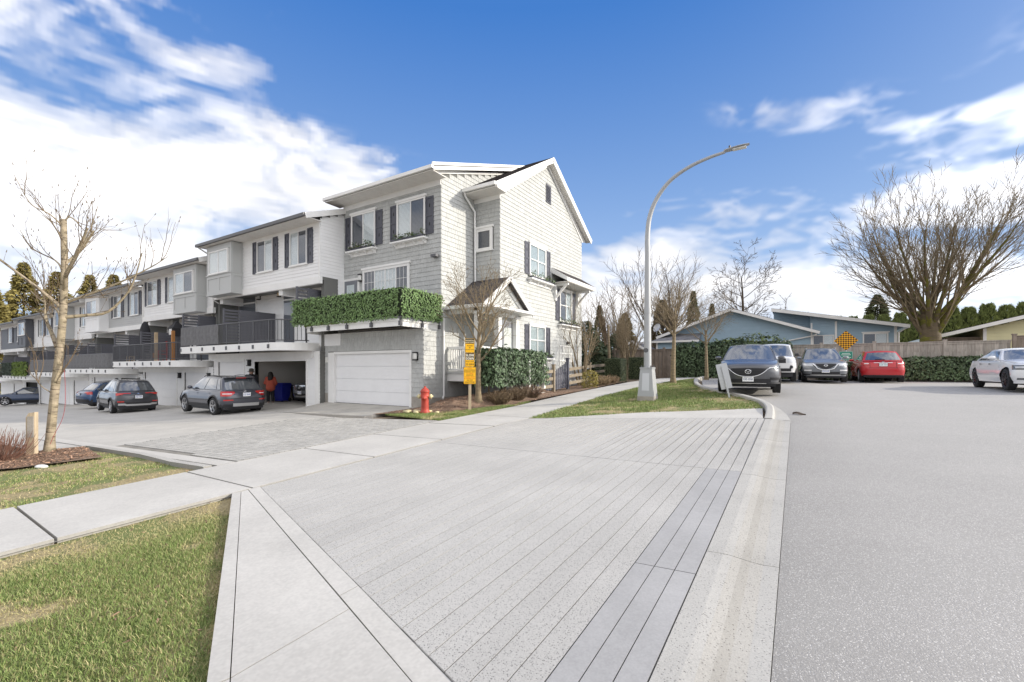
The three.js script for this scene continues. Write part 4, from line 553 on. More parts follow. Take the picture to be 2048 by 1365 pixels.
// ------------------------------------------------------------------ balcony of the end house
function balconyDeck(house, { x0, x1, zf, zb, y, drop = 0.22, curve = 1.1, side = true, mat = MAT.trimWhite }) {
  // outline: front edge with a rounded west or east end
  const g = new MB(); return g;
}
{
  const h = endHouse, y1 = 3.26, y0 = 3.04, zf = -11.71, pts = [[-12.05, -13.9], [-12.05, zf], [-17.2, zf]];
  for (let i = 1; i <= 8; i++) { const t = i / 8 * Math.PI / 2; pts.push([-17.2 - 1.25 * Math.sin(t), zf - 1.25 * (1 - Math.cos(t))]); } pts.push([-18.45, -13.9]);
  const g = new MB(); slab(g, pts, y1, y1 - y0, 0.01, () => 0, 1); const dk = g.build('balcony_deck', MAT.trimWhite, h);
  const dr = new MB(); dr.box(-18.42, 2.52, -13.6, -16.9, y0 - 0.002, -12.86); dr.build('boxed_beam', MAT.sidingWhite, h);
  const lip = new MB(); slab(lip, pts.map(([x, z]) => [x + (x < -12.1 ? 0 : 0.03), z + 0.03]), y1 + 0.03, 0.06, 0.005, () => 0, 1); lip.build('drip_edge', MAT.trimWhite, dk);
  const posts = [[-12.03, -13.75], [-12.03, -12.8], [-12.03, zf + 0.03], [-13.55, zf + 0.03], [-14.95, zf + 0.03], [-16.1, zf + 0.03], [-17.2, zf + 0.03]];
  for (const [x, z] of posts) { const p = new MB(); p.cbox(x - (z > -11.75 ? 0 : 0.06), y1 + 0.42, z - (z > -11.75 ? 0.06 : 0), 0.05, 1.25, 0.05); p.cbox(x, y1 - 0.02, z, 0.05, 0.30, 0.05); p.cbox(x, y1 - 0.12, z, 0.11, 0.16, 0.09); p.build('railing_post', MAT.darkMetal, h); }
  const tr = new MB(); tr.bar([-12.03, y1 + 1.0, -13.8], [-12.03, y1 + 1.0, zf], 0.05, 0.05); tr.bar([-12.03, y1 + 1.0, zf], [-18.3, y1 + 1.0, zf], 0.05, 0.05); tr.bar([-12.03, y1 + 0.1, -13.8], [-12.03, y1 + 0.1, zf], 0.04, 0.04); tr.bar([-12.03, y1 + 0.1, zf], [-17.4, y1 + 0.1, zf], 0.04, 0.04); tr.build('railing', MAT.darkMetal, h);
  const moss = new MB(), r = rng(77); for (let i = 0; i < 1600; i++) { const t = r(), x = t < 0.7 ? -17.2 - 1.25 * Math.sin(r() * 1.5) : lerp(-17.2, -14.4, r()), z = x < -17.2 ? zf - 1.25 * (1 - Math.cos(Math.asin((-17.2 - x) / 1.25))) : zf; leafAt(moss, [x + (r() - 0.5) * 0.08, y1 + 0.03 + r() * 0.11 * (x < -16 ? 1 : 0.5), z + r() * 0.1], 0.05, r, [0.12 + 0.06 * r(), 0.16 + 0.08 * r(), 0.03]); } moss.build('moss', MAT.leaf, h, STUFF);
}
// leaf screens hung on the balcony rails
function leafScreen(label, runs, y0, y1, n, seed, rgb, size = 0.085) {
  const o = thing('hedge_screen', label, 'hedge screen'), g = new MB(), bk = new MB(), r = rng(seed);
  for (const { a, b, nrm } of runs) {
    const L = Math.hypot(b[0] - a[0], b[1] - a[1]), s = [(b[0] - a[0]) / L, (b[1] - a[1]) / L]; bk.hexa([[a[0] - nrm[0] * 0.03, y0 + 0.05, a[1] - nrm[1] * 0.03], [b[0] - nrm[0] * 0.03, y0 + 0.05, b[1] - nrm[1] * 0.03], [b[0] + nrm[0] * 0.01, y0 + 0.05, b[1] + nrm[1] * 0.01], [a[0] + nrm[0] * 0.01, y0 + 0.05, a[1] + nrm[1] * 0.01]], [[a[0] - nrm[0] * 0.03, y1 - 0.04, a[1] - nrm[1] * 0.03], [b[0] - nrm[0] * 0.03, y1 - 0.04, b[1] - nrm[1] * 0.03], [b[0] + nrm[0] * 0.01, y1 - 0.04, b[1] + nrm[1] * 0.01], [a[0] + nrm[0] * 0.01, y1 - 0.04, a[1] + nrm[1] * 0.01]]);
    const k = Math.round(n * L); for (let i = 0; i < k; i++) { const t = r(), y = y0 + (y1 - y0) * r(), d = 0.02 + r() * 0.10, q = 0.7 + 0.6 * r(), patch = 0.85 + 0.4 * (fbm(a[0] + s[0] * t * L * 1.6 + a[1] + s[1] * t * L * 1.6, y * 2, seed, 3) - 0.3); leafAt(g, [lerp(a[0], b[0], t) + nrm[0] * d, y + (r() - 0.5) * 0.08, lerp(a[1], b[1], t) + nrm[1] * d], size * (0.7 + 0.6 * r()), r, rgb.map((c) => c * q * patch), [nrm[0], 0.15, nrm[1]], 0.5); }
  }
  bk.build('mesh_backing', MAT.hedgeCore, o); g.build('foliage', MAT.leaf, o, STUFF); return o;
}
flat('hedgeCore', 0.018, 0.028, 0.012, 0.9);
leafScreen('long artificial leaf hedge screen round the balcony of the shingled end house', [{ a: [-18.45, -11.66], b: [-12.03, -11.66], nrm: [0, 1] }, { a: [-11.99, -11.66], b: [-11.99, -13.85], nrm: [1, 0] }], 3.34, 4.46, 720, 5, [0.19, 0.30, 0.105]);
// ------------------------------------------------------------------ the terrace of townhouses stepping down the lane
const ZU = -12.64, ZM = -13.9, ZD = -11.2;
function slatScreen(parent, x, z0, z1, y0, y1, open = 0.3) {   // privacy screen of level slats, first bay with gaps
  const g = new MB(), L = z0 - z1; for (const t of [0, open, 0.66, 1]) g.cbox(x, (y0 + y1) / 2, z0 - L * t, 0.07, y1 - y0, 0.07); const s = g.build('privacy_screen', MAT.screenSlat, parent); const n = Math.round((y1 - y0) / 0.155);
  for (let i = 0; i < n; i++) { const y = lerp(y0, y1, (i + 0.5) / n), k = new MB(); k.cbox(x, y, z0 - L * open / 2, 0.03, 0.085, L * open - 0.07); k.cbox(x - 0.005, y, z0 - L * (1 + open) / 2, 0.03, 0.148, L * (1 - open)); k.build('slat', MAT.screenSlat, s); } return s;
}
function railingRun(house, x0, x1, y, z, { posts, cloth = null, fine = true, curve = 0 }) {
  const pt = (x) => { const over = x - (x1 - curve); return curve && over > 0 ? [x1 - curve + curve * Math.sin(over / curve * 1.45) * 0.93, z - curve * (1 - Math.cos(over / curve * 1.45))] : [x, z]; };
  const N = 40, line = (yy) => Array.from({ length: N + 1 }, (_, i) => { const [a, b] = pt(lerp(x0, x1, i / N)); return [a, yy, b]; });
  const r = new MB(); r.tube(line(y + 1.0), 0.028, 6); r.tube(line(y + 0.10), 0.02, 4); const rail = r.build('railing', MAT.darkMetal, house);
  for (const px of posts) { const [a, b] = pt(px), p = new MB(); p.cbox(a, y + 0.40, b, 0.05, 1.2, 0.05); p.cbox(a, y - 0.16, b + 0.01, 0.12, 0.17, 0.10); p.build('railing_post', MAT.darkMetal, rail); }
  const n = Math.round((x1 - x0) / 0.115); const all = new MB(); for (let i = 1; i < n; i++) { const x = lerp(x0, x1, i / n); if (cloth && x > cloth[0] && x < cloth[1]) continue; const [a, b] = pt(x); all.cbox(a, y + 0.55, b, 0.018, 0.9, 0.018); } all.build('balusters', MAT.darkMetal, rail, STUFF);
  if (cloth) { const c = new MB(), m = 40, rr = rng(Math.round(-x0 * 10)); c.grid(m, 6, (u, v) => { const [a, b] = pt(lerp(cloth[0], cloth[1], u)); return [a, y + 0.06 + 0.93 * v, b + 0.045 + 0.012 * Math.sin(u * 61) * Math.sin(v * 9) + 0.008 * Math.sin(u * 23 + v * 5)]; }); c.build('privacy_cloth', MAT.cloth, rail); }
  return rail;
}
mottled('cloth', 0.16, 0.16, 0.165, { size: 0.7, amount: 0.22, fine: 0.12, seed: 97, px: 256, rough: 0.95 });
function baySection(house, x0, x1, E, mat, dark, win = true) {   // projecting upstairs window box with panelled apron
  const zf = -12.08, a = Math.min(x0, x1), b = Math.max(x0, x1), y0 = E - 2.72, ys = E - 1.72, y1 = E - 0.14, g = new MB(); g.box(a, y0, ZU, b, y1, zf); const bay = g.build('bay_window', mat, house);
  const F = new Wall('x', zf), S = new Wall('z', b), t = new MB(), s = 0.11;
  for (const [u0, u1, v0, v1] of [[a, a + s, y0, y1], [b - s, b, y0, y1], [a + s, b - s, y0, y0 + 0.18], [a + s, b - s, ys - 0.16, ys], [(a + b) / 2 - 0.05, (a + b) / 2 + 0.05, y0 + 0.18, ys - 0.16], [a + s, b - s, y1 - 0.28, y1]]) F.box(t, u0, u1, v0, v1, 0, 0.03);
  for (const [u0, u1, v0, v1] of [[ZU, ZU + 0.09, y0, y1], [zf - 0.09, zf, y0, y1], [ZU + 0.09, zf - 0.09, y0, y0 + 0.18], [ZU + 0.09, zf - 0.09, ys - 0.16, ys]]) S.box(t, u0, u1, v0, v1, 0, 0.03);
  t.build('panel_frame', mat, bay); const l = new MB(); l.box(a - 0.05, ys, ZU, b + 0.05, ys + 0.05, zf + 0.07); l.box(a - 0.04, y0 - 0.05, ZU, b + 0.04, y0, zf + 0.05); l.build('ledge', mat, bay);
  if (win) windowAt(house, F, a + 0.26, b - 0.30, ys + 0.09, y1 - 0.30, { dark, head: false, trim: 0.06 });
}
function rowHouse({ x0, x1, E, label, wall = MAT.sidingWhite, bays = [], wins = [], doors = [], garages = [], lamps = [], cloth = null, deck = true, deckX = null, screens = [], returnWall = false, lit = -1, gl = [], exposure = 0.152, rightWall = 0 }) {
  const h = thing('townhouse', label, 'house', [0, 0, 0], 0, 'townhouses along the lane'), yd = E - 5.5, gy = H(x0, ZU) - 0.6, U = new Wall('x', ZU), M = new Wall('x', ZM), P = 0.35;
  const [d0, d1] = deckX ?? [x1 - 0.25, x0 - 0.35];
  const s = new MB(); s.box(x1, E - 2.6, ZU - 0.2, x0, E - 0.1, ZU); s.box(x1, yd - 0.3, ZM - 0.2, x0, E - 2.6, ZM); s.box(x1, E - 2.66, ZM, x0, E - 2.602, ZU - 0.002); s.box(x0 - 0.2, gy, -22, x0 - 0.002, E - 0.1, ZU - 0.2); s.box(x1, gy, -22, x1 + 0.2, E - 0.1, ZU - 0.2);
  let gx = x1 + 0.0; const gs = garages.slice().sort((a, b) => a.x - b.x); for (const q of [...gs, { x: x0, w: 0, end: true }]) { const top = E - 5.86; if (q.end) { s.box(gx, gy, ZU - 0.2, x0, top, ZU); break; } s.box(gx, gy, ZU - 0.2, q.x, top, ZU); s.box(q.x, q.top, ZU - 0.2, q.x + q.w, top, ZU); gx = q.x + q.w; }
  s.hexa([[x0 - 0.2, E - 0.1, -19], [x0 - 0.2, E - 0.1, ZU], [x0 - 0.2, E + 0.2, ZU], [x0 - 0.2, E + 2.5, -19]].reverse(), [[x0 - 0.002, E - 0.1, -19], [x0 - 0.002, E - 0.1, ZU], [x0 - 0.002, E + 0.2, ZU], [x0 - 0.002, E + 2.5, -19]].reverse());
  s.build('wall', MAT.wallDark, h);
  const holesU = [...wins.map((w) => [w.x - 0.01, w.x + w.w + 0.01, E - 1.86, E - 0.22]), ...bays.map((b) => [Math.min(b.x0, b.x1), Math.max(b.x0, b.x1), E - 2.75, E])];
  clad(U, { y0: E - 2.52, y1: E - 0.34, range: () => [x1, x0], holes: holesU, exposure, seed: Math.round(-x0), var_: 0.02 }).build('siding', wall, h, STUFF);
  clad(M, { y0: yd, y1: E - 2.62, range: () => [x1, x0], holes: doors.map((d) => [d.x - 0.05, d.x + d.w + 0.05, yd - 1, d.top + 0.06]), exposure, seed: Math.round(-x0) + 1, var_: 0.02 }).build('siding', MAT.sidingWhite, h, STUFF);
  clad(U, { y0: gy + 0.3, y1: E - 5.86, range: () => [x1, x0], holes: garages.map((q) => [q.x - 0.12, q.x + q.w + 0.12, gy - 1, q.top + 0.16]), exposure, seed: Math.round(-x0) + 2, var_: 0.02 }).build('siding', MAT.sidingWhite, h, STUFF);
  if (returnWall) { const R = new Wall('z', x0); clad(R, { y0: E - 2.52, y1: E + 0.9, range: (y) => [ZM, Math.min(ZU, -11.8 - (y + 0.2 - E) / 0.368)], exposure, seed: 5, var_: 0.02 }).build('siding', wall, h, STUFF); clad(R, { y0: yd, y1: E - 2.52, range: () => [ZM - 0.01, ZM + 0.34], exposure, seed: 6 }).build('siding', wall, h, STUFF); }
  const t = new MB(); t.box(x1 - 0.02, E - 2.84, ZU - 0.1, x0 + 0.03, E - 2.53, ZU + 0.05); t.box(x1, E - 0.34, ZU, x0, E - 0.10, ZU + 0.035); t.build('trim_board', MAT.trimWhite, h);
  const c = new MB(); c.box(x0 - 0.10, E - 2.53, ZU, x0 + 0.02, E - 0.34, ZU + 0.03); c.box(x1 - 0.01, E - 2.53, ZU, x1 + 0.10, E - 0.34, ZU + 0.03); c.build('corner_board', MAT.trimWhite, h);
  for (const b of bays) baySection(h, b.x0, b.x1, E, b.mat, b.dark);
  for (const w of wins) { windowAt(h, U, w.x, w.x + w.w, E - 1.84, E - 0.27, { dark: w.dark ?? -1, head: false, trim: 0.05 }); shutterAt(h, U, w.x - 0.42, w.x - 0.03, E - 1.86, E - 0.26); shutterAt(h, U, w.x + w.w + 0.03, w.x + w.w + 0.42, E - 1.86, E - 0.26); }
  // roof, soffit, gutters
  roofPlane([x1 - 0.1, E + 0.05, -11.8], [x0 + 0.14, E + 0.05, -11.8], [x0 + 0.14, E + 2.7, -19.0], [x1 - 0.1, E + 2.7, -19.0], { seed: Math.round(-x0), course: 0.3 }).build('roof', MAT.roofShingle, h);
  const so = new MB(); so.box(x1 - 0.05, E - 0.10, ZU, x0 + 0.1, E - 0.07, -11.85); so.build('soffit', MAT.soffit, h); const gu = new MB(); gu.bar([x1 - 0.12, E - 0.02, -11.8], [x0 + 0.12, E - 0.02, -11.8], 0.13, 0.14); gu.build('gutter', MAT.gutterDark, h);
  const ba = new MB(); ba.bar([x0 + 0.13, E - 0.05, -11.84], [x0 + 0.13, E + 2.6, -19.0], 0.035, 0.24); ba.build('barge_board', MAT.trimWhite, h);
  pipe(h, [[x1 + 0.05, E - 0.12, -11.84], [x1 + 0.05, E - 0.35, -12.3], [x1 + 0.05, E - 0.5, ZU + 0.06], [x1 + 0.05, E - 2.85, ZU + 0.06], [x1 + 0.05, E - 3.2, ZU - 0.6], [x1 + 0.05, E - 3.3, ZM + 0.06], [x1 + 0.05, yd, ZM + 0.06]], 0.04);
  // doors and lamps on the balcony wall
  for (const d of doors) { const g = new MB(); M.box(g, d.x - 0.07, d.x + d.w + 0.07, yd, d.top + 0.08, 0.004, 0.06); const dr = g.build('balcony_door', MAT.trimWhite, h); const p = new MB(); M.quad(p, [d.x, yd + 0.1, 0.075], [d.x + d.w, yd + 0.1, 0.075], [d.x + d.w, d.top, 0.075], [d.x, d.top, 0.075]); p.build('pane', MAT.glassDark, dr); const k = new MB(); M.box(k, d.x, d.x + d.w, d.top - 0.56, d.top - 0.48, 0.06, 0.09); k.build('transom_bar', MAT.trimWhite, dr); }
  lamps.forEach(([x, y, on]) => lampAt(h, M, x, y, on ? MAT.amber : MAT.frost)); gl.forEach((x) => lampAt(h, U, x, E - 6.35, MAT.black));
  // beam ends under the overhang
  for (const x of [lerp(x0, x1, 0.34), x1 + 0.6]) { const b = new MB(); b.box(x - 0.16, E - 3.08, ZM, x + 0.16, E - 2.662, ZU - 0.1); b.build('beam', MAT.trimWhite, h); }
  // balcony
  if (deck) {
    const cv = 1.35, pts = [[d1, -13.88], [d1, ZD - cv]]; for (let i = 1; i <= 8; i++) { const a = i / 8 * Math.PI / 2; pts.push([d1 - cv + cv * Math.cos(a), ZD - cv + cv * Math.sin(a)]); } pts.push([d0, ZD], [d0, -13.88]);
    const g = new MB(); slab(g, pts, yd, P, 0.012, () => 0, 1); g.build('balcony_deck', MAT.trimWhite, h); const bx = new MB(); bx.box(d0 + 0.05, yd - P - 0.30, ZU - 0.02, d1 - 0.06, yd - P - 0.002, ZU + 0.10); bx.build('boxed_beam', MAT.trimWhite, h);
    const n = Math.round((d1 - d0) / 1.14), posts = Array.from({ length: n + 1 }, (_, i) => lerp(d0 + 0.04, d1 - 0.1, i / n)); railingRun(h, d0 + 0.04, d1 - 0.02, yd, ZD - 0.03, { posts, cloth, curve: cv });
    for (const x of screens) slatScreen(h, x, ZD - 0.08, ZM + 0.1, yd + 0.12, yd + 1.78);
  }
  for (const q of garages) { const f = new MB(); U.box(f, q.x - 0.12, q.x, gy + 0.2, q.top + 0.14, -0.16, 0.035); U.box(f, q.x + q.w, q.x + q.w + 0.12, gy + 0.2, q.top + 0.14, -0.16, 0.035); U.box(f, q.x, q.x + q.w, q.top, q.top + 0.14, -0.16, 0.034); f.build('garage_frame', MAT.trimWhite, h); if (!q.open) garageDoor(h, U, q.x, q.x + q.w, q.floor, q.top, -0.06); }
  return h;
}
const DX = (a, w, top) => ({ x: a, w, top });
{
  const E2 = 8.15, f2 = -0.22;
  const h2 = rowHouse({ x0: -18.0, x1: -27.45, E: E2, label: 'white townhouse next to the shingled end house, with the open garage below', returnWall: true,
    bays: [{ x0: -24.42, x1: -26.95, mat: MAT.bayGrey, dark: -1 }], wins: [{ x: -20.22, w: 1.32, dark: 1 }, { x: -23.02, w: 1.38, dark: 0 }],
    doors: [DX(-27.15, 1.7, 5.7), DX(-22.75, 0.95, 5.6)], lamps: [[-25.1, 5.45, 0], [-22.95 - 0.2, 5.45, 1]], garages: [{ x: -23.3, w: 4.3, floor: f2, top: 1.86, open: true }, { x: -26.95, w: 2.6, floor: H(-25.5, ZU), top: 1.86 }], deckX: [-27.9, -18.35], cloth: [-27.85, -23.9], screens: [-27.8, -23.55], gl: [-23.72] });
  slatScreen(h2, -18.5, -11.85, -13.7, 3.4, 5.1);
  const post = new MB(); post.box(-18.30, -0.4, ZU - 0.25, -18.02, 2.28, ZU + 0.06); post.build('corner_post', MAT.trimWhite, h2);
  // inside of the open garage
  const g = new MB(); g.box(-23.5, f2 - 0.05, -18.6, -23.42, 2.28, ZU - 0.21); g.box(-18.7, f2 - 0.05, -18.6, -18.62, 2.28, ZU - 0.21); g.box(-23.5, f2 - 0.05, -18.68, -18.62, 2.28, -18.6); g.box(-23.5, 2.28, -18.68, -18.62, 2.36, ZU - 0.2); g.build('garage_wall', MAT.drywall, h2); const fl = new MB(); fl.box(-23.42, f2 - 0.2, -18.6, -18.7, f2, ZU + 0.02); fl.build('garage_floor', MAT.padConcrete, h2);
  const tr = new MB(); tr.bar([-23.3, 2.1, -12.9], [-23.3, 2.1, -15.6], 0.05, 0.07); tr.build('door_track', MAT.metalLight, h2);
  pad([[-23.4, H(-23.4, -10.9) + 0.004, -10.9], [-18.4, H(-18.4, -10.9) + 0.004, -10.9], [-18.4, f2 + 0.004, -12.66], [-23.4, f2 + 0.004, -12.66]], 'sloping concrete pad before the open garage', 0.96);
  const E3 = 7.45;
  rowHouse({ x0: -27.5, x1: -36.85, E: E3, label: 'second white townhouse along the lane, with pale bay window beside two shuttered windows', bays: [{ x0: -28.2, x1: -30.95, mat: MAT.bayGrey, dark: 1 }], wins: [{ x: -33.05, w: 1.5, dark: 1 }, { x: -36.1, w: 1.5, dark: 0 }], doors: [DX(-32.2, 1.6, 5.0), DX(-35.6, 0.95, 4.9)], lamps: [[-30.2, 4.8, 0]], garages: [{ x: -30.95, w: 2.65, floor: H(-29.5, ZU), top: 1.27 }, { x: -36.6, w: 4.6, floor: H(-34, ZU), top: 1.27 }], deckX: [-37.4, -28.0], screens: [-37.3, -33.2], gl: [-31.45, -27.9] });
  const E4 = 7.0;
  rowHouse({ x0: -36.9, x1: -46.3, E: E4, label: 'grey sided townhouse third from the shingled house, with a white bay window', wall: MAT.sidingGrey, bays: [{ x0: -42.95, x1: -45.7, mat: MAT.sidingWhite, dark: 0 }], wins: [{ x: -38.9, w: 1.4, dark: 1 }, { x: -41.9, w: 1.4, dark: 0 }], doors: [DX(-41.2, 1.6, 4.5)], garages: [{ x: -40.6, w: 3.3, floor: H(-39, ZU), top: 0.92, open: true }, { x: -45.9, w: 4.4, floor: H(-44, ZU), top: 0.85 }], deckX: [-46.8, -37.5], screens: [-46.7, -42.2], cloth: [-46.6, -38.2], gl: [-41.2] });
  const E5 = 6.7;
  rowHouse({ x0: -46.35, x1: -55.7, E: E5, label: 'fourth townhouse from the shingled house, partly behind the birch trunk', wins: [{ x: -48.6, w: 1.3, dark: 1 }, { x: -54.4, w: 1.4, dark: 0 }], bays: [{ x0: -50.4, x1: -53.1, mat: MAT.bayGrey, dark: 0 }], doors: [DX(-50.2, 1.6, 4.2)], garages: [{ x: -50.6, w: 3.4, floor: H(-49, ZU), top: 0.62 }, { x: -55.2, w: 3.4, floor: H(-53, ZU), top: 0.6 }], deckX: [-56.2, -46.95], cloth: [-56.1, -47.5], screens: [-56.1, -51.6] });
  const E6 = 6.35;
  rowHouse({ x0: -55.75, x1: -65.1, E: E6, label: 'white townhouse near the far end with a dark bay window', wins: [{ x: -60.0, w: 1.3, dark: 1 }, { x: -57.8, w: 1.3, dark: 0 }], bays: [{ x0: -61.9, x1: -64.6, mat: MAT.bayDark, dark: 0 }], doors: [DX(-60.2, 1.6, 3.9)], garages: [{ x: -64.6, w: 3.9, floor: H(-62, ZU), top: 0.2 + 0.05, open: true }, { x: -59.9, w: 3.2, floor: H(-58, ZU), top: 0.25 }], deckX: [-65.6, -56.35], screens: [-65.5, -61.2] });
  rowHouse({ x0: -65.15, x1: -74.5, E: 6.1, label: 'farthest townhouse visible, at the left edge of the photo', wall: MAT.bayDark, wins: [{ x: -67.6, w: 1.3, dark: 1 }, { x: -71.0, w: 1.3, dark: 1 }], doors: [DX(-69, 1.6, 3.6)], garages: [{ x: -69.2, w: 3.4, floor: H(-67, ZU), top: 0.0 }], deckX: [-75, -65.75], screens: [-70.5] });
  leafScreen('bright green leaf screen on a far balcony near the left edge', [{ a: [-61.2, -11.14], b: [-56.5, -11.14], nrm: [0, 1] }], E6 - 5.45, E6 - 4.2, 260, 15, [0.16, 0.24, 0.03], 0.13);
  leafScreen('dark green leaf screen beside the bright one on a far balcony', [{ a: [-65.4, -11.14], b: [-61.3, -11.14], nrm: [0, 1] }], E6 - 5.45, E6 - 4.25, 240, 16, [0.05, 0.075, 0.05], 0.13);
}
// ------------------------------------------------------------------ things on the balconies
{
  const y = 7.45 - 5.5;   // deck of the second white townhouse
  const u = thing('patio_umbrella', 'closed black patio umbrella standing on the balcony with grey cover', 'umbrella', [-34.6, y, -11.95]); const pr = [[0.03, 0.5], [0.20, 0.55], [0.27, 0.9], [0.29, 1.6], [0.26, 2.0], [0.16, 2.35], [0.05, 2.5], [0.001, 2.52]]; const g = new MB(); g.geo(new THREE.LatheGeometry(pr.map(([a, b]) => new THREE.Vector2(a, b)), 14)); g.build('cover', MAT.fabricBlack ?? flat('fabricBlack', 0.03, 0.03, 0.035, 0.9), u); new MB().tube([[0, 0, 0], [0, 0.6, 0]], 0.03, 8).build('pole', MAT.darkMetal, u); const b = new MB(); b.geo(new THREE.CylinderGeometry(0.25, 0.28, 0.08, 16), new THREE.Matrix4().makeTranslation(0, 0.04, 0)); b.build('base', MAT.darkMetal, u);
  woodMat('woodOrange', 0.42, 0.19, 0.06); woodMat('woodPale', 0.50, 0.38, 0.24);
  const fr = thing('swing_frame', 'wooden frame of two posts with bench arms on the balcony', 'wooden frame', [-31.2, y, -11.75]); for (const [dx, m] of [[-1.25, MAT.woodPale], [1.0, MAT.woodOrange]]) { const p = new MB(); p.box(dx - 0.07, 0, -0.07, dx + 0.07, 1.72, 0.07); const q = p.build('post', m, fr); const a = new MB(); a.box(dx - 0.3, 0.42, -0.05, dx - 0.07, 0.5, 0.05); a.box(dx - 0.3, 0.2, -0.05, dx - 0.22, 0.42, 0.05); a.build('bench_arm', MAT.woodOrange, q); }
  const bh = thing('birdhouse', 'black pointed lantern shaped birdhouse above the balcony screen', 'birdhouse', [-30.9, y + 1.45, -12.2]); const bb = new MB(); bb.hexa([[-0.22, 0, 0.2], [0.22, 0, 0.2], [0.22, 0, -0.2], [-0.22, 0, -0.2]], [[-0.36, 0.45, 0.32], [0.36, 0.45, 0.32], [0.36, 0.45, -0.32], [-0.36, 0.45, -0.32]]); bb.hexa([[-0.38, 0.46, 0.34], [0.38, 0.46, 0.34], [0.38, 0.46, -0.34], [-0.38, 0.46, -0.34]], [[-0.05, 0.88, 0.05], [0.05, 0.88, 0.05], [0.05, 0.88, -0.05], [-0.05, 0.88, -0.05]]); bb.build('body', MAT.fabricBlack, bh); const st = new MB(); for (const x of [-0.1, 0.02, 0.13]) st.box(x - 0.03, 0.08, 0.30, x + 0.03, 0.42, 0.335); st.build('window_bars', MAT.trimWhite, bh); new MB().tube([[0, -1.45, 0], [0, 0.05, 0]], 0.035, 6).build('post', MAT.darkMetal, bh);
  flat('redPaint', 0.42, 0.035, 0.03, 0.5);
  const ch = thing('patio_chair', 'red patio chair standing behind the balcony railing by the umbrella', 'chair', [-33.3, y, -12.3]); for (const [x, z] of [[-0.25, 0.22], [0.25, 0.22], [-0.25, -0.22], [0.25, -0.22]]) { const l = new MB(); l.box(x - 0.025, 0, z - 0.025, x + 0.025, z < 0 ? 1.25 : 0.62, z + 0.025); l.build('leg', MAT.redPaint, ch); } const se = new MB(); se.box(-0.27, 0.42, -0.24, 0.27, 0.47, 0.26); se.build('seat', MAT.redPaint, ch); const bk = new MB(); for (const yy of [0.72, 0.92, 1.14]) bk.box(-0.27, yy, -0.25, 0.27, yy + 0.11, -0.21); bk.box(-0.29, 0.62, -0.22, -0.23, 0.66, 0.26); bk.box(0.23, 0.62, -0.22, 0.29, 0.66, 0.26); bk.build('backrest', MAT.redPaint, ch);
  const sl = thing('stool', 'small pale wooden stool at the edge of the balcony floor', 'stool', [-35.3, y + 0.0, -11.45]); const s1 = new MB(); s1.box(-0.2, 0.30, -0.16, 0.2, 0.34, 0.16); s1.build('seat', MAT.woodPale, sl); for (const [x, z] of [[-0.16, 0.12], [0.16, 0.12], [-0.16, -0.12], [0.16, -0.12]]) { const l = new MB(); l.box(x - 0.025, 0, z - 0.025, x + 0.025, 0.30, z + 0.025); l.build('leg', MAT.woodPale, sl); }
}
// ------------------------------------------------------------------ trees, hedges and shrubs
function barkMat(name, r, g, b, dark, seed, moss = 0, bands = false) {
  const t = texture(256, 512, (x, y, w, h) => { const u = x / w, v = y / h, n = fbm(u * 8, v * 12, seed, 4, 4), f = fbm(u * 30, v * 14, seed + 3, 3, 2), ring = bands ? sstep(0.60, 0.74, fbm(u * 3, v * 44, seed + 5, 3, 0)) : 0, k = clamp((n - 0.35) * 1.5) * 0.5 + f * 0.5, m = moss * sstep(0.45, 0.62, fbm(u * 4, v * 5, seed + 8, 3, 4)); return [r, g, b].map((c, i) => lerp(lerp(c * (0.55 + 0.85 * k), dark[i], ring), [0.15, 0.145, 0.018][i] * (0.6 + k), m)); }, { srgb: false });
  const m = std({ map: t, roughness: 0.9 }); m.name = name; MAT[name] = m; return m;
}
barkMat('barkPale', 0.40, 0.33, 0.235, [0.13, 0.10, 0.07], 201, 0.10, true); barkMat('barkTan', 0.30, 0.235, 0.15, [0.1, 0.08, 0.05], 203, 0.08); barkMat('barkDark', 0.105, 0.080, 0.058, [0.04, 0.03, 0.02], 205); barkMat('barkMoss', 0.15, 0.115, 0.07, [0.05, 0.04, 0.03], 207, 0.9); barkMat('barkMaple', 0.25, 0.195, 0.13, [0.05, 0.04, 0.03], 209, 0.22); barkMat('barkBrown', 0.20, 0.145, 0.09, [0.06, 0.05, 0.03], 211);
flat('bud', 0.10, 0.045, 0.035, 0.8);
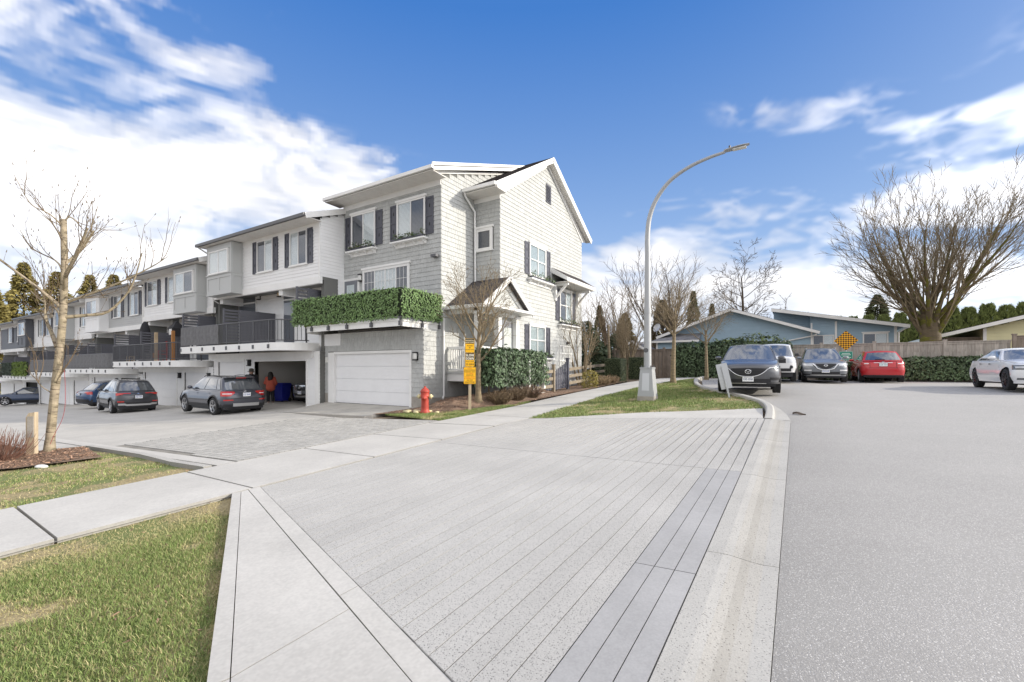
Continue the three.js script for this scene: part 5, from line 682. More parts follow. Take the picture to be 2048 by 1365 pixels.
// a branch that wanders, tapers and splits; returns nothing, adds to the builder of its order
function grow(mbs, p, d, len, r, lvl, o, R) {
  const n = lvl === 0 ? 7 : lvl === 1 ? 6 : lvl === 2 ? 4 : 3, pts = [p.toArray()], rad = [r]; let q = p.clone(), dir = d.clone().normalize(); const end = r * (o.taper?.[lvl] ?? 0.4), dirs = [dir.clone()];
  for (let i = 1; i <= n; i++) { dir.add(V((R() - 0.5), (R() - 0.5), (R() - 0.5)).multiplyScalar(o.wander?.[lvl] ?? 0.25)).add(V(0, o.up?.[lvl] ?? 0.08, 0)); if (o.wind) dir.add(o.wind.clone().multiplyScalar(lvl ? 1 : 0)); dir.normalize(); q.add(dir.clone().multiplyScalar(len / n)); pts.push(q.toArray()); rad.push(lerp(r, end, i / n)); dirs.push(dir.clone()); }
  mbs[Math.min(lvl, mbs.length - 1)].tube(pts, rad, lvl === 0 ? 10 : lvl === 1 ? 6 : lvl === 2 ? 4 : 3, lvl === 0);
  if (lvl >= o.levels) { if (o.buds && R() < o.buds) { const e = pts[n]; mbs[mbs.length - 1].tube([e, [e[0] + dir.x * 0.05, e[1] + dir.y * 0.05 + 0.01, e[2] + dir.z * 0.05]], [0.009, 0.004], 4); } return; }
  const k = Math.max(1, Math.round(o.kids[lvl] * (0.75 + 0.5 * R()))), from = o.from?.[lvl] ?? 0.3; let phase = R() * 6.28;
  for (let i = 0; i < k; i++) {
    const t = Math.min(0.995, from + (1 - from) * (i + 0.2 + 0.6 * R()) / k), f = t * n, a = Math.floor(f), w = f - a, pos = V(...[0, 1, 2].map((c) => lerp(pts[a][c], pts[Math.min(n, a + 1)][c], w))), dd = dirs[Math.min(n, a + 1)];
    phase += 2.4 + (R() - 0.5) * 0.8; const side = V(0, 1, 0).cross(dd); if (side.length() < 0.05) side.set(1, 0, 0); side.normalize(); const up2 = dd.clone().cross(side).normalize(), ang = (o.angle?.[lvl] ?? 0.8) * (0.75 + 0.5 * R());
    const nd = dd.clone().multiplyScalar(Math.cos(ang)).add(side.multiplyScalar(Math.sin(ang) * Math.cos(phase))).add(up2.multiplyScalar(Math.sin(ang) * Math.sin(phase)));
    grow(mbs, pos, nd, len * (o.ratio?.[lvl] ?? 0.6) * (0.7 + 0.5 * R()) * (1 - 0.35 * (t - from)), Math.max(o.rmin ?? 0.004, lerp(r, end, t) * (o.thin?.[lvl] ?? 0.6)), lvl + 1, o, R);
  }
}
function bareTree(name, label, category, pos, { seed, trunk, r, lean = [0, 1, 0], o, bark, twig = bark, group }) {
  const t = thing(name, label, category, pos, 0, group), R = rng(seed), a = new MB(), b = new MB(), c = new MB(); grow([a, b, c], V(0, -0.08, 0), V(...lean), trunk, r, 0, o, R);
  const fl = new MB(); fl.tube([[0, -0.1, 0], [0, 0.06, 0], [0, 0.22, 0]], [r * 1.55, r * 1.2, r * 0.98], 10); a.p.push(...fl.p); a.n.push(...fl.n); a.t.push(...fl.t); a.c.push(...fl.c);
  a.build('trunk', bark, t); b.build('limbs', bark, t, STUFF); c.build('twigs', twig, t, STUFF); return t;
}
const onLand = (x, z, d = 0, hf = H) => [x, hf(x, z) + d, z];
const RIGHT = V(0.8477, 0, -0.5305), AHEAD = V(-0.5305, 0, -0.8477);

{ // the pale birch in the near left bed, topped and with a few long side limbs
  const t = thing('birch_tree', 'pale barked birch with a cut top in the near left bed', 'tree', onLand(-14.07, -3.12, 0.05)), R = rng(31), s = 0.01115;
  const P = (px, py, dep = 0) => V(0, 0, 0).addScaledVector(RIGHT, (px - 103) * s).addScaledVector(AHEAD, dep).add(V(0, (910 - py) * s, 0)).toArray();   // drawn up on squared paper: 1 unit is 11 mm
  const line = (pts, r0, r1, sides, mb, n = 14) => { const c = new THREE.CatmullRomCurve3(pts.map((p) => V(...p))), q = c.getPoints(n).map((v) => v.toArray()); mb.tube(q, q.map((_, i) => lerp(r0, r1, Math.pow(i / n, 0.8))), sides); return q; };
  const tr = new MB(); line([P(102, 918), P(103, 890), P(107, 845), P(114, 775), P(123, 700), P(129, 635), P(132, 550), P(131, 490), P(130, 445)], 0.094, 0.056, 14, tr, 26); tr.tube([P(102, 922), P(102, 908), P(103, 885)], [0.135, 0.112, 0.090], 14); tr.build('trunk', MAT.barkPale, t);
  const lb = new MB(), tw = new MB(), limbs = [];
  const L = (pts, r0, r1) => limbs.push([line(pts, r0, r1, 7, lb), r0]);
  L([P(117, 699), P(96, 668, 0.1), P(76, 640, 0.2), P(66, 610, 0.3), P(60, 585, 0.3)], 0.05, 0.016); L([P(128, 622), P(104, 590, -0.2), P(76, 563, -0.3), P(17, 512, -0.5), P(-10, 500, -0.6)], 0.042, 0.012); L([P(126, 650), P(90, 622, 0.3), P(40, 600, 0.5), P(-12, 575, 0.8)], 0.034, 0.010);
  L([P(132, 588), P(152, 560, -0.2), P(172, 540, -0.3), P(200, 503, -0.4), P(219, 476, -0.5)], 0.045, 0.024); L([P(132, 535), P(146, 503, 0.2), P(166, 459, 0.3)], 0.034, 0.024); L([P(130, 640), P(160, 634, 0.2), P(190, 628, 0.3), P(215, 600, 0.4), P(238, 567, 0.4), P(250, 500, 0.5)], 0.046, 0.012); L([P(131, 612), P(180, 590, 0.1), P(238, 562, 0.2), P(290, 530, 0.3), P(318, 512, 0.3)], 0.034, 0.006);
  L([P(131, 545), P(100, 480, 0.3), P(70, 440, 0.4), P(40, 420, 0.5)], 0.026, 0.007); L([P(130, 500), P(108, 455, 0.2), P(80, 440, 0.3)], 0.020, 0.006); L([P(130, 460), P(120, 440, -0.2), P(95, 425, -0.3), P(70, 370, -0.4)], 0.018, 0.005); L([P(131, 560), P(80, 520, 0.4), P(20, 490, 0.5), P(-15, 450, 0.6)], 0.024, 0.006); L([P(131, 570), P(180, 550, -0.4), P(230, 490, -0.6), P(256, 440, -0.7)], 0.022, 0.005); L([P(130, 452), P(142, 440), P(152, 450, 0.1)], 0.02, 0.012); L([P(104, 790), P(108, 770, -0.3), P(103, 745, -0.3)], 0.012, 0.004); L([P(116, 775), P(128, 762, -0.1), P(142, 742, -0.1)], 0.016, 0.006); L([P(104, 640), P(70, 632, 0.4), P(20, 622, 0.6), P(-15, 612, 0.8)], 0.02, 0.006); L([P(132, 600), P(190, 606, -0.3), P(250, 606, -0.4)], 0.016, 0.005);
  const o = { levels: 2, kids: [4, 3, 0], ratio: [0.55, 0.5, 0.5], angle: [0.65, 0.6, 0.6], wander: [0.35, 0.35, 0.35], up: [0.10, 0.10, 0.1], thin: [0.6, 0.6, 0.6], from: [0.25, 0.3, 0.3], rmin: 0.0035, buds: 0.9 };
  for (const [q, r0] of limbs) { const n = r0 > 0.03 ? 7 : 4; for (let i = 0; i < n; i++) { const k = 3 + Math.floor(R() * (q.length - 4)), a = V(...q[k]), d = V(...q[Math.min(q.length - 1, k + 1)]).sub(a).normalize(); d.addScaledVector(RIGHT, (R() - 0.5) * 1.5).addScaledVector(AHEAD, (R() - 0.5) * 1.2).add(V(0, 0.25 + 0.4 * R(), 0)); grow([tw], a, d, 0.45 + 0.60 * R(), 0.009, 1, o, R); } }
  lb.build('limbs', MAT.barkPale, t, STUFF); tw.build('twigs', MAT.barkBrown, t, STUFF);
}
const street = { levels: 4, kids: [9, 5, 4, 3, 0], ratio: [0.62, 0.55, 0.55, 0.6], angle: [0.75, 0.62, 0.6, 0.6], wander: [0.06, 0.2, 0.28, 0.32, 0.35], up: [0.02, 0.10, 0.07, 0.04, 0.03], thin: [0.42, 0.6, 0.6, 0.65], from: [0.45, 0.22, 0.25, 0.25], taper: [0.45, 0.35, 0.35, 0.4, 0.5], rmin: 0.0045, buds: 0.5 };
bareTree('street_tree', 'bare spreading tree before the porch, behind the yellow signs', 'tree', onLand(-9.5, -12.95, 0.0, BERM), { seed: 8, trunk: 3.3, r: 0.115, o: { ...street, from: [0.40, 0.22, 0.25, 0.25], kids: [14, 6, 5, 3, 0], ratio: [0.66, 0.5, 0.5, 0.6], angle: [0.82, 0.62, 0.6, 0.6], thin: [0.5, 0.6, 0.62, 0.65], rmin: 0.0055 }, bark: MAT.barkTan, group: undefined });
bareTree('street_tree', 'bare tan tree on the lawn just right of the lamp post', 'tree', onLand(-5.2, -23.4), { seed: 12, trunk: 3.2, r: 0.135, o: { ...street, from: [0.70, 0.2, 0.25, 0.25], kids: [13, 6, 5, 3, 0], ratio: [0.70, 0.5, 0.5, 0.55], angle: [0.78, 0.6, 0.6, 0.6], up: [0.02, 0.05, 0.04, 0.03, 0.03] }, bark: MAT.barkTan });
bareTree('street_tree', 'slender bare tree on the lawn before the big laurel hedge', 'tree', onLand(-4.25, -27.2), { seed: 17, trunk: 2.8, r: 0.105, o: { ...street, from: [0.66, 0.2, 0.25, 0.25], kids: [11, 5, 4, 3, 0], ratio: [0.72, 0.5, 0.5, 0.55], angle: [0.88, 0.6, 0.6, 0.6], up: [0.02, 0.05, 0.04, 0.03, 0.03] }, bark: MAT.barkTan });
// the pollarded maple and the tall bare trees behind
bareTree('maple_tree', 'huge bare maple fanning out of a short mossy trunk', 'tree', onLand(6.95, -36.5, -0.1), { seed: 29, trunk: 4.1, r: 0.60, o: { levels: 4, kids: [17, 10, 7, 5, 0], ratio: [1.75, 0.60, 0.5, 0.5], angle: [0.62, 0.42, 0.42, 0.42], wander: [0.06, 0.14, 0.16, 0.2, 0.22], up: [0.0, 0.075, 0.055, 0.03, 0.02], thin: [0.33, 0.42, 0.5, 0.6], from: [0.52, 0.16, 0.12, 0.2], taper: [0.75, 0.14, 0.25, 0.35, 0.5], rmin: 0.012, wind: V(0.004, 0, 0) }, bark: MAT.barkMoss, twig: MAT.barkMaple });
bareTree('bare_tree', 'tall dark bare tree rising above the blue house', 'tree', onLand(-5.3, -61.6, 0), { seed: 33, trunk: 11.5, r: 0.36, o: { levels: 4, kids: [20, 6, 5, 3, 0], ratio: [0.42, 0.5, 0.5, 0.5], angle: [1.05, 0.7, 0.65, 0.6], wander: [0.07, 0.2, 0.3, 0.35, 0.35], up: [0.02, 0.05, 0.03, 0.02, 0], thin: [0.42, 0.55, 0.6, 0.6], from: [0.30, 0.25, 0.25, 0.25], taper: [0.15, 0.3, 0.3, 0.4, 0.5], rmin: 0.022 }, bark: MAT.barkDark });
const multi = { levels: 3, kids: [4, 6, 5, 0], ratio: [0.8, 0.5, 0.5], angle: [0.35, 0.5, 0.55], wander: [0.12, 0.2, 0.28, 0.3], up: [0.04, 0.08, 0.06, 0.04], thin: [0.7, 0.55, 0.6], from: [0.2, 0.3, 0.3], taper: [0.4, 0.3, 0.35, 0.4], rmin: 0.006, buds: 0.3 };
function multiStem(name, label, pos, n, hgt, r, spread, seed, bark, extra = {}) { const t = thing(name, label, 'tree', pos), R = rng(seed); const tw = new MB(); for (let i = 0; i < n; i++) { const a = i / n * 6.28 + R(), b = new MB(), l = new MB(), d = V(Math.cos(a) * spread, 1, Math.sin(a) * spread); grow([b, l, tw], V(Math.cos(a) * 0.1, -0.1, Math.sin(a) * 0.1), d, hgt * (0.8 + 0.35 * R()), r * (0.8 + 0.4 * R()), 0, { ...multi, ...extra }, R); b.build('trunk', bark, t); l.build('limbs', bark, t, STUFF); } tw.build('twigs', bark, t, STUFF); return t; }
multiStem('ornamental_tree', 'small multi stemmed bare tree behind the picket gate', onLand(-10.2, -23.6), 5, 2.9, 0.055, 0.32, 41, MAT.barkTan);
multiStem('ornamental_tree', 'taller multi stemmed bare tree behind the clipped square hedges', onLand(-9.6, -29.6), 5, 3.0, 0.09, 0.2, 43, MAT.barkTan, { kids: [6, 7, 5, 0] });
multiStem('bare_tree', 'reddish bare tree beyond the fence left of the lamp post', onLand(-13.5, -38), 3, 4.4, 0.13, 0.16, 47, MAT.barkBrown, { kids: [8, 7, 5, 0], rmin: 0.014 });
multiStem('bare_tree', 'wispy dark bare tree behind the lamp post', onLand(-11.5, -47), 3, 6.6, 0.16, 0.30, 49, MAT.barkDark, { kids: [8, 7, 5, 0], rmin: 0.016 });
{ const t = thing('cut_trunk', 'bare pale trunk without branches beside the rail fence', 'tree trunk', onLand(-9.9, -27.2)); new MB().tube([[0, -0.1, 0], [0.02, 1.5, 0], [-0.03, 2.7, 0.02], [-0.05, 3.5, 0]], [0.11, 0.095, 0.08, 0.07], 9).build('trunk', MAT.barkTan, t); }

// evergreens: layered boughs of short needle sprays
MAT.needle = std({ roughness: 0.85, side: THREE.DoubleSide }); MAT.needle.name = 'needle';
function coniferGeo(h, rad, n, seed, rgb, { drop = 0.35, gap = 0.15, pow = 0.85, size = 0.5 } = {}) {
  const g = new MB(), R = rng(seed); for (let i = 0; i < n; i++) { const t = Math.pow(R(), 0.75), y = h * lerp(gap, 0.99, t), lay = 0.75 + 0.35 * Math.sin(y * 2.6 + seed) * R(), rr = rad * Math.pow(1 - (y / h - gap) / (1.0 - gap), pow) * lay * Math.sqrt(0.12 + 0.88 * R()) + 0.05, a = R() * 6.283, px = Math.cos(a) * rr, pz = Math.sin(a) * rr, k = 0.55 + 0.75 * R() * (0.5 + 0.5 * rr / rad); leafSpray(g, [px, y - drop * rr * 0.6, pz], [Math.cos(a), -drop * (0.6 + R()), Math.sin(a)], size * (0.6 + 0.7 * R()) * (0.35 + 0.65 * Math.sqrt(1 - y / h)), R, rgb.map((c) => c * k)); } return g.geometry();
}
function leafSpray(g, p, d, s, R, rgb) { const D = V(...d).normalize(), S = V(R() - 0.5, R() * 0.6, R() - 0.5).cross(D).normalize(); g.rgb = rgb; const w = s * 0.30, m = (k, e) => [p[0] + D.x * s * k + S.x * w * e, p[1] + D.y * s * k + S.y * w * e - Math.abs(e) * s * 0.06, p[2] + D.z * s * k + S.z * w * e]; g.tri(m(-0.2, 0), m(0.35, 0.9), m(0.5, 0.12)); g.tri(m(-0.1, 0), m(0.6, -0.85), m(0.65, 0)); g.tri(m(0.2, 0.15), m(1, 0.1), m(0.4, -0.25)); g.rgb = null; }
function conifer(label, pos, h, rad, n, seed, rgb, opt, group) { const t = thing('conifer_tree', label, 'tree', pos, 0, group); addMesh('foliage', coniferGeo(h, rad, n, seed, rgb, opt), MAT.needle, t, STUFF); new MB().tube([[0, -0.5, 0], [0, h * 0.95, 0]], [h * 0.018, 0.04], 7).build('trunk', MAT.barkDark, t); return t; }
{ // behind the far end of the terrace, catching the sun
  const olive = [0.30, 0.25, 0.075], a = conifer('tall golden green conifer behind the far townhouses, at the left edge', [-101, -2.8, -19.5], 21, 6.0, 3800, 61, olive, { size: 1.3, drop: 0.4, gap: 0.05 }), b = conifer('broad golden conifer second from the left edge behind the far townhouses', [-98, -2.6, -22.5], 19.5, 5.4, 3800, 67, olive, { size: 1.3, drop: 0.25, gap: 0.05 });
  copyOf(a, 'dark topped conifer just left of the birch trunk', [-102, -2.8, -27.5], 1.1, 0.98); copyOf(b, 'conifer rising behind the birch trunk', [-98, -2.6, -29.5], 2.2, 1.04); copyOf(a, 'conifer just right of the birch trunk, over the roofs', [-92, -2.3, -33], 2.9, 0.8); copyOf(b, 'low wide conifer at the very left edge', [-95, -2.6, -15.5], 0.5, 0.8);
}
{ // beyond the fence, middle of the picture
  const dk = [0.12, 0.135, 0.055], br = [0.19, 0.155, 0.06], a = conifer('broad olive conifer beyond the fence right of the lamp post', onLand(-12.2, -50), 8.2, 3.3, 3200, 71, br, { size: 0.75, gap: 0.02, pow: 0.85 }), b = conifer('narrow dark conifer left of the blue house roof', onLand(-12.0, -66), 11.5, 2.2, 2400, 73, dk, { size: 0.75, gap: 0.03, pow: 1.0 });
  copyOf(b, 'dark conifer beside the corner of the shingled house', onLand(-19.4, -44), 1, 0.62); copyOf(b, 'second dark conifer by the corner of the shingled house', onLand(-18.2, -47), 2, 0.68); copyOf(a, 'brown green conifer behind the reddish bare tree', onLand(-17.0, -52), 2.0, 0.9); copyOf(b, 'low dark conifer peeping over the blue roof beside its tall bare tree', onLand(-10.5, -72), 0.6, 0.9); copyOf(b, 'small pointed conifer over the blue roof', onLand(-2.0, -84), 0.2, 0.85); copyOf(b, 'thin far conifer over the middle of the blue roof', onLand(3.6, -90), 0.2, 0.78);
  const c = conifer('dark wide conifer behind the right end of the blue house', onLand(9.0, -76), 10.5, 4.2, 2600, 79, dk, { size: 1.0, gap: 0.1 });
  const d = conifer('dense dark evergreen between the house corner and the rail fence', onLand(-13.4, -31.5), 4.4, 2.2, 3000, 83, [0.08, 0.11, 0.055], { size: 0.45, gap: 0.0, pow: 0.4 }); copyOf(d, 'second dark evergreen behind the rail fence', onLand(-11.6, -33.6), 1.4, 0.8);
}
{ // a clipped screen of columnar cedars on the right
  const t = thing('cedar_tree', 'columnar cedar, one of the tall green screen behind the maple', 'tree', onLand(1.0, -50), 0, 'columnar cedars in the screen behind the maple'), g = new MB(), R = rng(91); for (let i = 0; i < 2300; i++) { const y = 5.0 * R(), k = Math.pow(1 - y / 5.15, 0.5), a = R() * 6.283, rr = 0.98 * k * (0.72 + 0.34 * R()), q = 0.55 + 0.8 * R(); leafSpray(g, [Math.cos(a) * rr, y, Math.sin(a) * rr], [Math.cos(a) * 0.5, 0.9, Math.sin(a) * 0.5], 0.34, R, [0.20 * q, 0.24 * q, 0.075 * q]); } g.build('foliage', MAT.needle, t, STUFF); const co = new MB(); co.tube([[0, 0, 0], [0, 2.4, 0], [0, 4.7, 0]], [0.72, 0.66, 0.1], 9); co.build('light_blocking_core', MAT.hedgeCore, t);  // dark solid core added inside the foliage to block light
  for (let i = 1; i < 23; i++) copyOf(t, null, onLand(1.0 + i * 1.08, -50 - i * 0.08 + (R() - 0.5) * 0.3), R() * 6, 0.95 + R() * 0.08 + i * 0.010);
}
// clipped and loose leaf hedges
function leafHedge(name, label, pos, w, hgt, d, n, seed, rgb, size, { y0 = 0, rough = 0.1, top = 0, core = true, turn = 0, category = 'hedge', bumpy = 0 } = {}) {
  const t = thing(name, label, category, pos, turn), g = new MB(), R = rng(seed), A = 2 * (w + d) * hgt + w * d;
  for (let i = 0; i < n; i++) {
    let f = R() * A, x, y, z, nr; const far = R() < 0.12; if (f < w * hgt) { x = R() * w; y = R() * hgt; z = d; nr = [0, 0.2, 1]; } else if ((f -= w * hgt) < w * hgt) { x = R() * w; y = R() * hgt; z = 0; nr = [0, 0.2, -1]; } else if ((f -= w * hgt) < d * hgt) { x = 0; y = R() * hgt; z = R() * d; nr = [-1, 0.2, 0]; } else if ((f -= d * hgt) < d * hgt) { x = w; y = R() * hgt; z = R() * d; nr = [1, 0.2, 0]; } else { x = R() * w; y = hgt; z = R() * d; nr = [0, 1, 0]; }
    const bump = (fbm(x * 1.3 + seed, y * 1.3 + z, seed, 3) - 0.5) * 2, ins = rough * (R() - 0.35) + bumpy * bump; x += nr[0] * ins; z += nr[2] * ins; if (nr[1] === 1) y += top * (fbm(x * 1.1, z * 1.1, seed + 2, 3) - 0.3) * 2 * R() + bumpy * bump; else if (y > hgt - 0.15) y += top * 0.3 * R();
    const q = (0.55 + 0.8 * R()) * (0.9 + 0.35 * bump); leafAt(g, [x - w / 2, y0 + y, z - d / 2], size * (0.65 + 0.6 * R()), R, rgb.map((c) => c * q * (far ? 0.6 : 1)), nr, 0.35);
  }
  if (core) { const c = new MB(); c.box(-w / 2 + size * 0.7, y0 + 0.02, -d / 2 + size * 0.7, w / 2 - size * 0.7, y0 + hgt - size * 0.5, d / 2 - size * 0.7); c.build('light_blocking_core', MAT.hedgeCore, t); }  // dark box added for the twig mass, so no light passes through
  g.build('foliage', MAT.leaf, t, STUFF); if (y0 > 0.2) for (const x of [-w * 0.42, -w * 0.15, w * 0.2, w * 0.42]) new MB().tube([[x, -0.1, 0], [x * 1.02, y0 + 0.1, 0.02]], [0.035, 0.03], 6).build('stem', MAT.barkBrown, t); return t;
}
const laurel = [0.095, 0.15, 0.07];
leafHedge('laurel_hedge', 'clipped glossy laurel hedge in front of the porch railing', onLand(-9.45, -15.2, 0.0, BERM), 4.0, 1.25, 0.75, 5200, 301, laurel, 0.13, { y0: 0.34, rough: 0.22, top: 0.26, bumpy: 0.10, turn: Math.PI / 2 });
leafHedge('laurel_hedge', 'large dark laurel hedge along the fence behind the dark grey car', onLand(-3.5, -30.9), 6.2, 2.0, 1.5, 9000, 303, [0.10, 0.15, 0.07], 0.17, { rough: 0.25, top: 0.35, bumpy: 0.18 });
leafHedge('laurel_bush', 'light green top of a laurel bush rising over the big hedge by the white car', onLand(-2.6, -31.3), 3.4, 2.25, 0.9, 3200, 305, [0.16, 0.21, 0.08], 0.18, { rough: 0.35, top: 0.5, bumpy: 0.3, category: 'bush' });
leafHedge('laurel_hedge', 'low glossy hedge on the kerb between the red car and the white sedan', onLand(7.3, -31.8, 0.12), 5.4, 1.02, 0.8, 6000, 307, [0.10, 0.15, 0.065], 0.15, { rough: 0.2, top: 0.22, bumpy: 0.08 });
leafHedge('laurel_hedge', 'short piece of low hedge between the grey and the red car', onLand(2.6, -32.1, 0.1), 3.0, 0.85, 0.7, 2200, 309, [0.10, 0.14, 0.065], 0.15, { rough: 0.16, top: 0.1 });
leafHedge('box_hedge', 'square clipped cedar hedge nearer the gate, left of its twin', onLand(-8.95, -25.7), 0.95, 1.35, 1.1, 5200, 311, [0.10, 0.13, 0.055], 0.055, { rough: 0.05 });
leafHedge('box_hedge', 'second square clipped cedar hedge beside the lamp post', onLand(-8.15, -27.6), 0.95, 1.32, 1.1, 5200, 313, [0.11, 0.14, 0.06], 0.055, { rough: 0.05 });
leafHedge('euonymus_bush', 'small yellow green bush at the edge of the pavement', onLand(-8.85, -21.6), 0.55, 0.75, 0.55, 1100, 315, [0.36, 0.30, 0.055], 0.075, { rough: 0.2, top: 0.2, category: 'bush', core: false });
function twigBush(label, pos, w, d, hgt, n, seed, bark, leaves = 0, rgb = [0.16, 0.09, 0.06], name = 'twiggy_bush') { const t = thing(name, label, 'bush', pos), g = new MB(), l = new MB(), R = rng(seed); for (let i = 0; i < n; i++) { const a = R() * 6.28, q = Math.sqrt(R()), x = Math.cos(a) * q * w * 0.4, z = Math.sin(a) * q * d * 0.4, hh = hgt * (0.6 + 0.45 * R()) * (1 - 0.35 * q), ex = x * 1.35 + (R() - 0.5) * 0.25, ez = z * 1.35 + (R() - 0.5) * 0.25; g.tube([[x * 0.6, -0.05, z * 0.6], [lerp(x, ex, 0.5) + (R() - 0.5) * 0.06, hh * 0.55, lerp(z, ez, 0.5)], [ex, hh, ez]], [0.008, 0.005, 0.003], 3, false); for (let k = 0; k < leaves; k++) { const u = 0.35 + 0.65 * R(), tt = 0.5 + R(); leafAt(l, [lerp(x, ex, u), hh * u, lerp(z, ez, u)], 0.05, R, rgb.map((c) => c * tt)); } } g.build('twigs', bark, t, STUFF); if (leaves) l.build('dry_leaves', MAT.leaf, t, STUFF); return t; }
barkMat('barkRed', 0.26, 0.135, 0.095, [0.1, 0.06, 0.04], 221);
twigBush('bare reddish twig bush at the left edge beside the wooden post', onLand(-14.1, -2.25), 1.5, 1.3, 0.85, 240, 401, MAT.barkRed);
twigBush('brown leafless bush under the laurel hedge, nearest the sign post', onLand(-8.98, -13.5, 0, BERM), 0.9, 0.9, 0.58, 260, 403, MAT.barkBrown, 4, [0.15, 0.10, 0.05]);
twigBush('brown leafless bush under the middle of the laurel hedge', onLand(-8.92, -14.5, 0, BERM), 0.95, 0.95, 0.6, 260, 405, MAT.barkBrown, 4, [0.14, 0.09, 0.05]);
twigBush('brown leafless bush under the far end of the laurel hedge', onLand(-8.9, -15.6, 0, BERM), 0.95, 0.95, 0.56, 260, 407, MAT.barkBrown, 4, [0.15, 0.085, 0.06]);
twigBush('straw coloured bush between the yellow bush and the square hedge', onLand(-8.75, -22.9), 1.0, 1.3, 0.6, 300, 409, MAT.barkTan, 4, [0.26, 0.17, 0.08]);
twigBush('second straw coloured bush touching the square hedge', onLand(-8.7, -24.2), 0.9, 1.1, 0.55, 260, 411, MAT.barkTan, 4, [0.24, 0.14, 0.08]);
// ------------------------------------------------------------------ fences
woodMat('fenceWood', 0.41, 0.365, 0.32, { seed: 221 }); woodMat('fenceDark', 0.26, 0.21, 0.17, { seed: 223 }); woodMat('railWood', 0.27, 0.225, 0.165, { seed: 225, vertical: false }); woodMat('greyPaintWood', 0.105, 0.108, 0.135, { seed: 227, amount: 0.15 }); woodMat('postWood', 0.46, 0.37, 0.255, { seed: 229 });
function boardFence(label, x0, x1, z, y0, y1, posts, mat, seed, step = 0.143) {
  const f = thing('board_fence', label, 'fence'), r = rng(seed); for (let x = x0; x < x1; x += step) { const g = new MB(); g.tone = 0.78 + r() * 0.42; g.box(x + 0.004, y0 + 0.18 + r() * 0.01, z - 0.012 + r() * 0.008, Math.min(x1, x + step) - 0.003, y1 - 0.16, z + 0.012); g.build('board', mat, f); }
  const c = new MB(); c.box(x0, y1 - 0.16, z - 0.03, x1, y1 - 0.05, z + 0.045); c.box(x0 - 0.02, y1 - 0.05, z - 0.09, x1 + 0.02, y1 - 0.01, z + 0.09); c.build('cap_rail', mat, f); const b = new MB(); b.box(x0, y0 - 0.15, z - 0.03, x1, y0 + 0.18, z + 0.045); b.build('kick_board', mat, f);
  for (const x of posts) { const p = new MB(); p.box(x - 0.07, y0 - 0.2, z - 0.05, x + 0.07, y1 + 0.03, z + 0.085); p.box(x - 0.09, y1 + 0.03, z - 0.07, x + 0.09, y1 + 0.08, z + 0.105); p.build('post', mat, f); } return f;
}
boardFence('weathered grey board fence behind the parked cars on the right', -0.9, 9.1, -32.6, 0.9, 2.96, [-0.8, 1.25, 3.72, 6.66], MAT.fenceWood, 1);
boardFence('browner taller board fence at the right edge', 9.16, 12.4, -32.5, 0.95, 3.16, [9.2], MAT.fenceDark, 2);
boardFence('brown board fence behind the lamp post', -11.6, -6.6, -32.6, 0.82, 2.9, [-11.4, -7.85], MAT.fenceDark, 3);
{ // rail fence with a picket gate beside the gable
  const X = -10.02, f = thing('rail_fence', 'three rail wooden fence running back from the picket gate', 'fence'), hz = (z) => H(X, z), seg = (z0, z1, dy = 0) => { for (const [i, y] of [0.30, 0.66, 1.02].entries()) { const g = new MB(); g.bar([X, hz(z0) + y + dy, z0], [X, hz(z1) + y + dy, z1], 0.04, 0.15); g.build('rail', MAT.railWood, f); } };
  seg(-21.45, -24.4); seg(-24.4, -27.4); seg(-27.4, -29.6); seg(-17.2, -19.75); for (const z of [-24.4, -27.4, -29.6, -17.2]) { const p = new MB(); p.cbox(X, hz(z) + 0.55, z, 0.12, 1.3, 0.12); p.cbox(X, hz(z) + 1.22, z, 0.16, 0.05, 0.16); p.build('post', MAT.railWood, f); }
  for (let i = 0; i < 14; i++) { const z = -17.35 - i * 0.17, g = new MB(); g.box(X - 0.07, hz(z) + 0.12, z - 0.05, X - 0.045, hz(z) + 1.0, z + 0.05); g.build('picket', MAT.greyPaintWood, f); }
  const gt = thing('picket_gate', 'dark grey picket gate with a top rising to the right', 'gate'); for (const [z, t] of [[-19.82, 1.16], [-21.42, 1.42]]) { const p = new MB(); p.cbox(X, hz(z) + t / 2, z, 0.13, t + 0.3, 0.13); p.cbox(X, hz(z) + t + 0.17, z, 0.17, 0.05, 0.17); p.build('post', z > -20 ? MAT.railWood : MAT.greyPaintWood, gt); }
  for (let i = 0; i < 7; i++) { const z = -20.0 - i * 0.205, t = 1.02 + i * 0.065, g = new MB(); g.box(X - 0.012, hz(z) + 0.1, z - 0.07, X + 0.012, hz(z) + t, z + 0.07); g.build('picket', MAT.greyPaintWood, gt); } for (const y of [0.3, 0.8]) { const g = new MB(); g.bar([X - 0.04, hz(-19.9) + y, -19.9], [X - 0.04, hz(-21.4) + y + 0.06, -21.4], 0.04, 0.09); g.build('gate_rail', MAT.greyPaintWood, gt); }
}
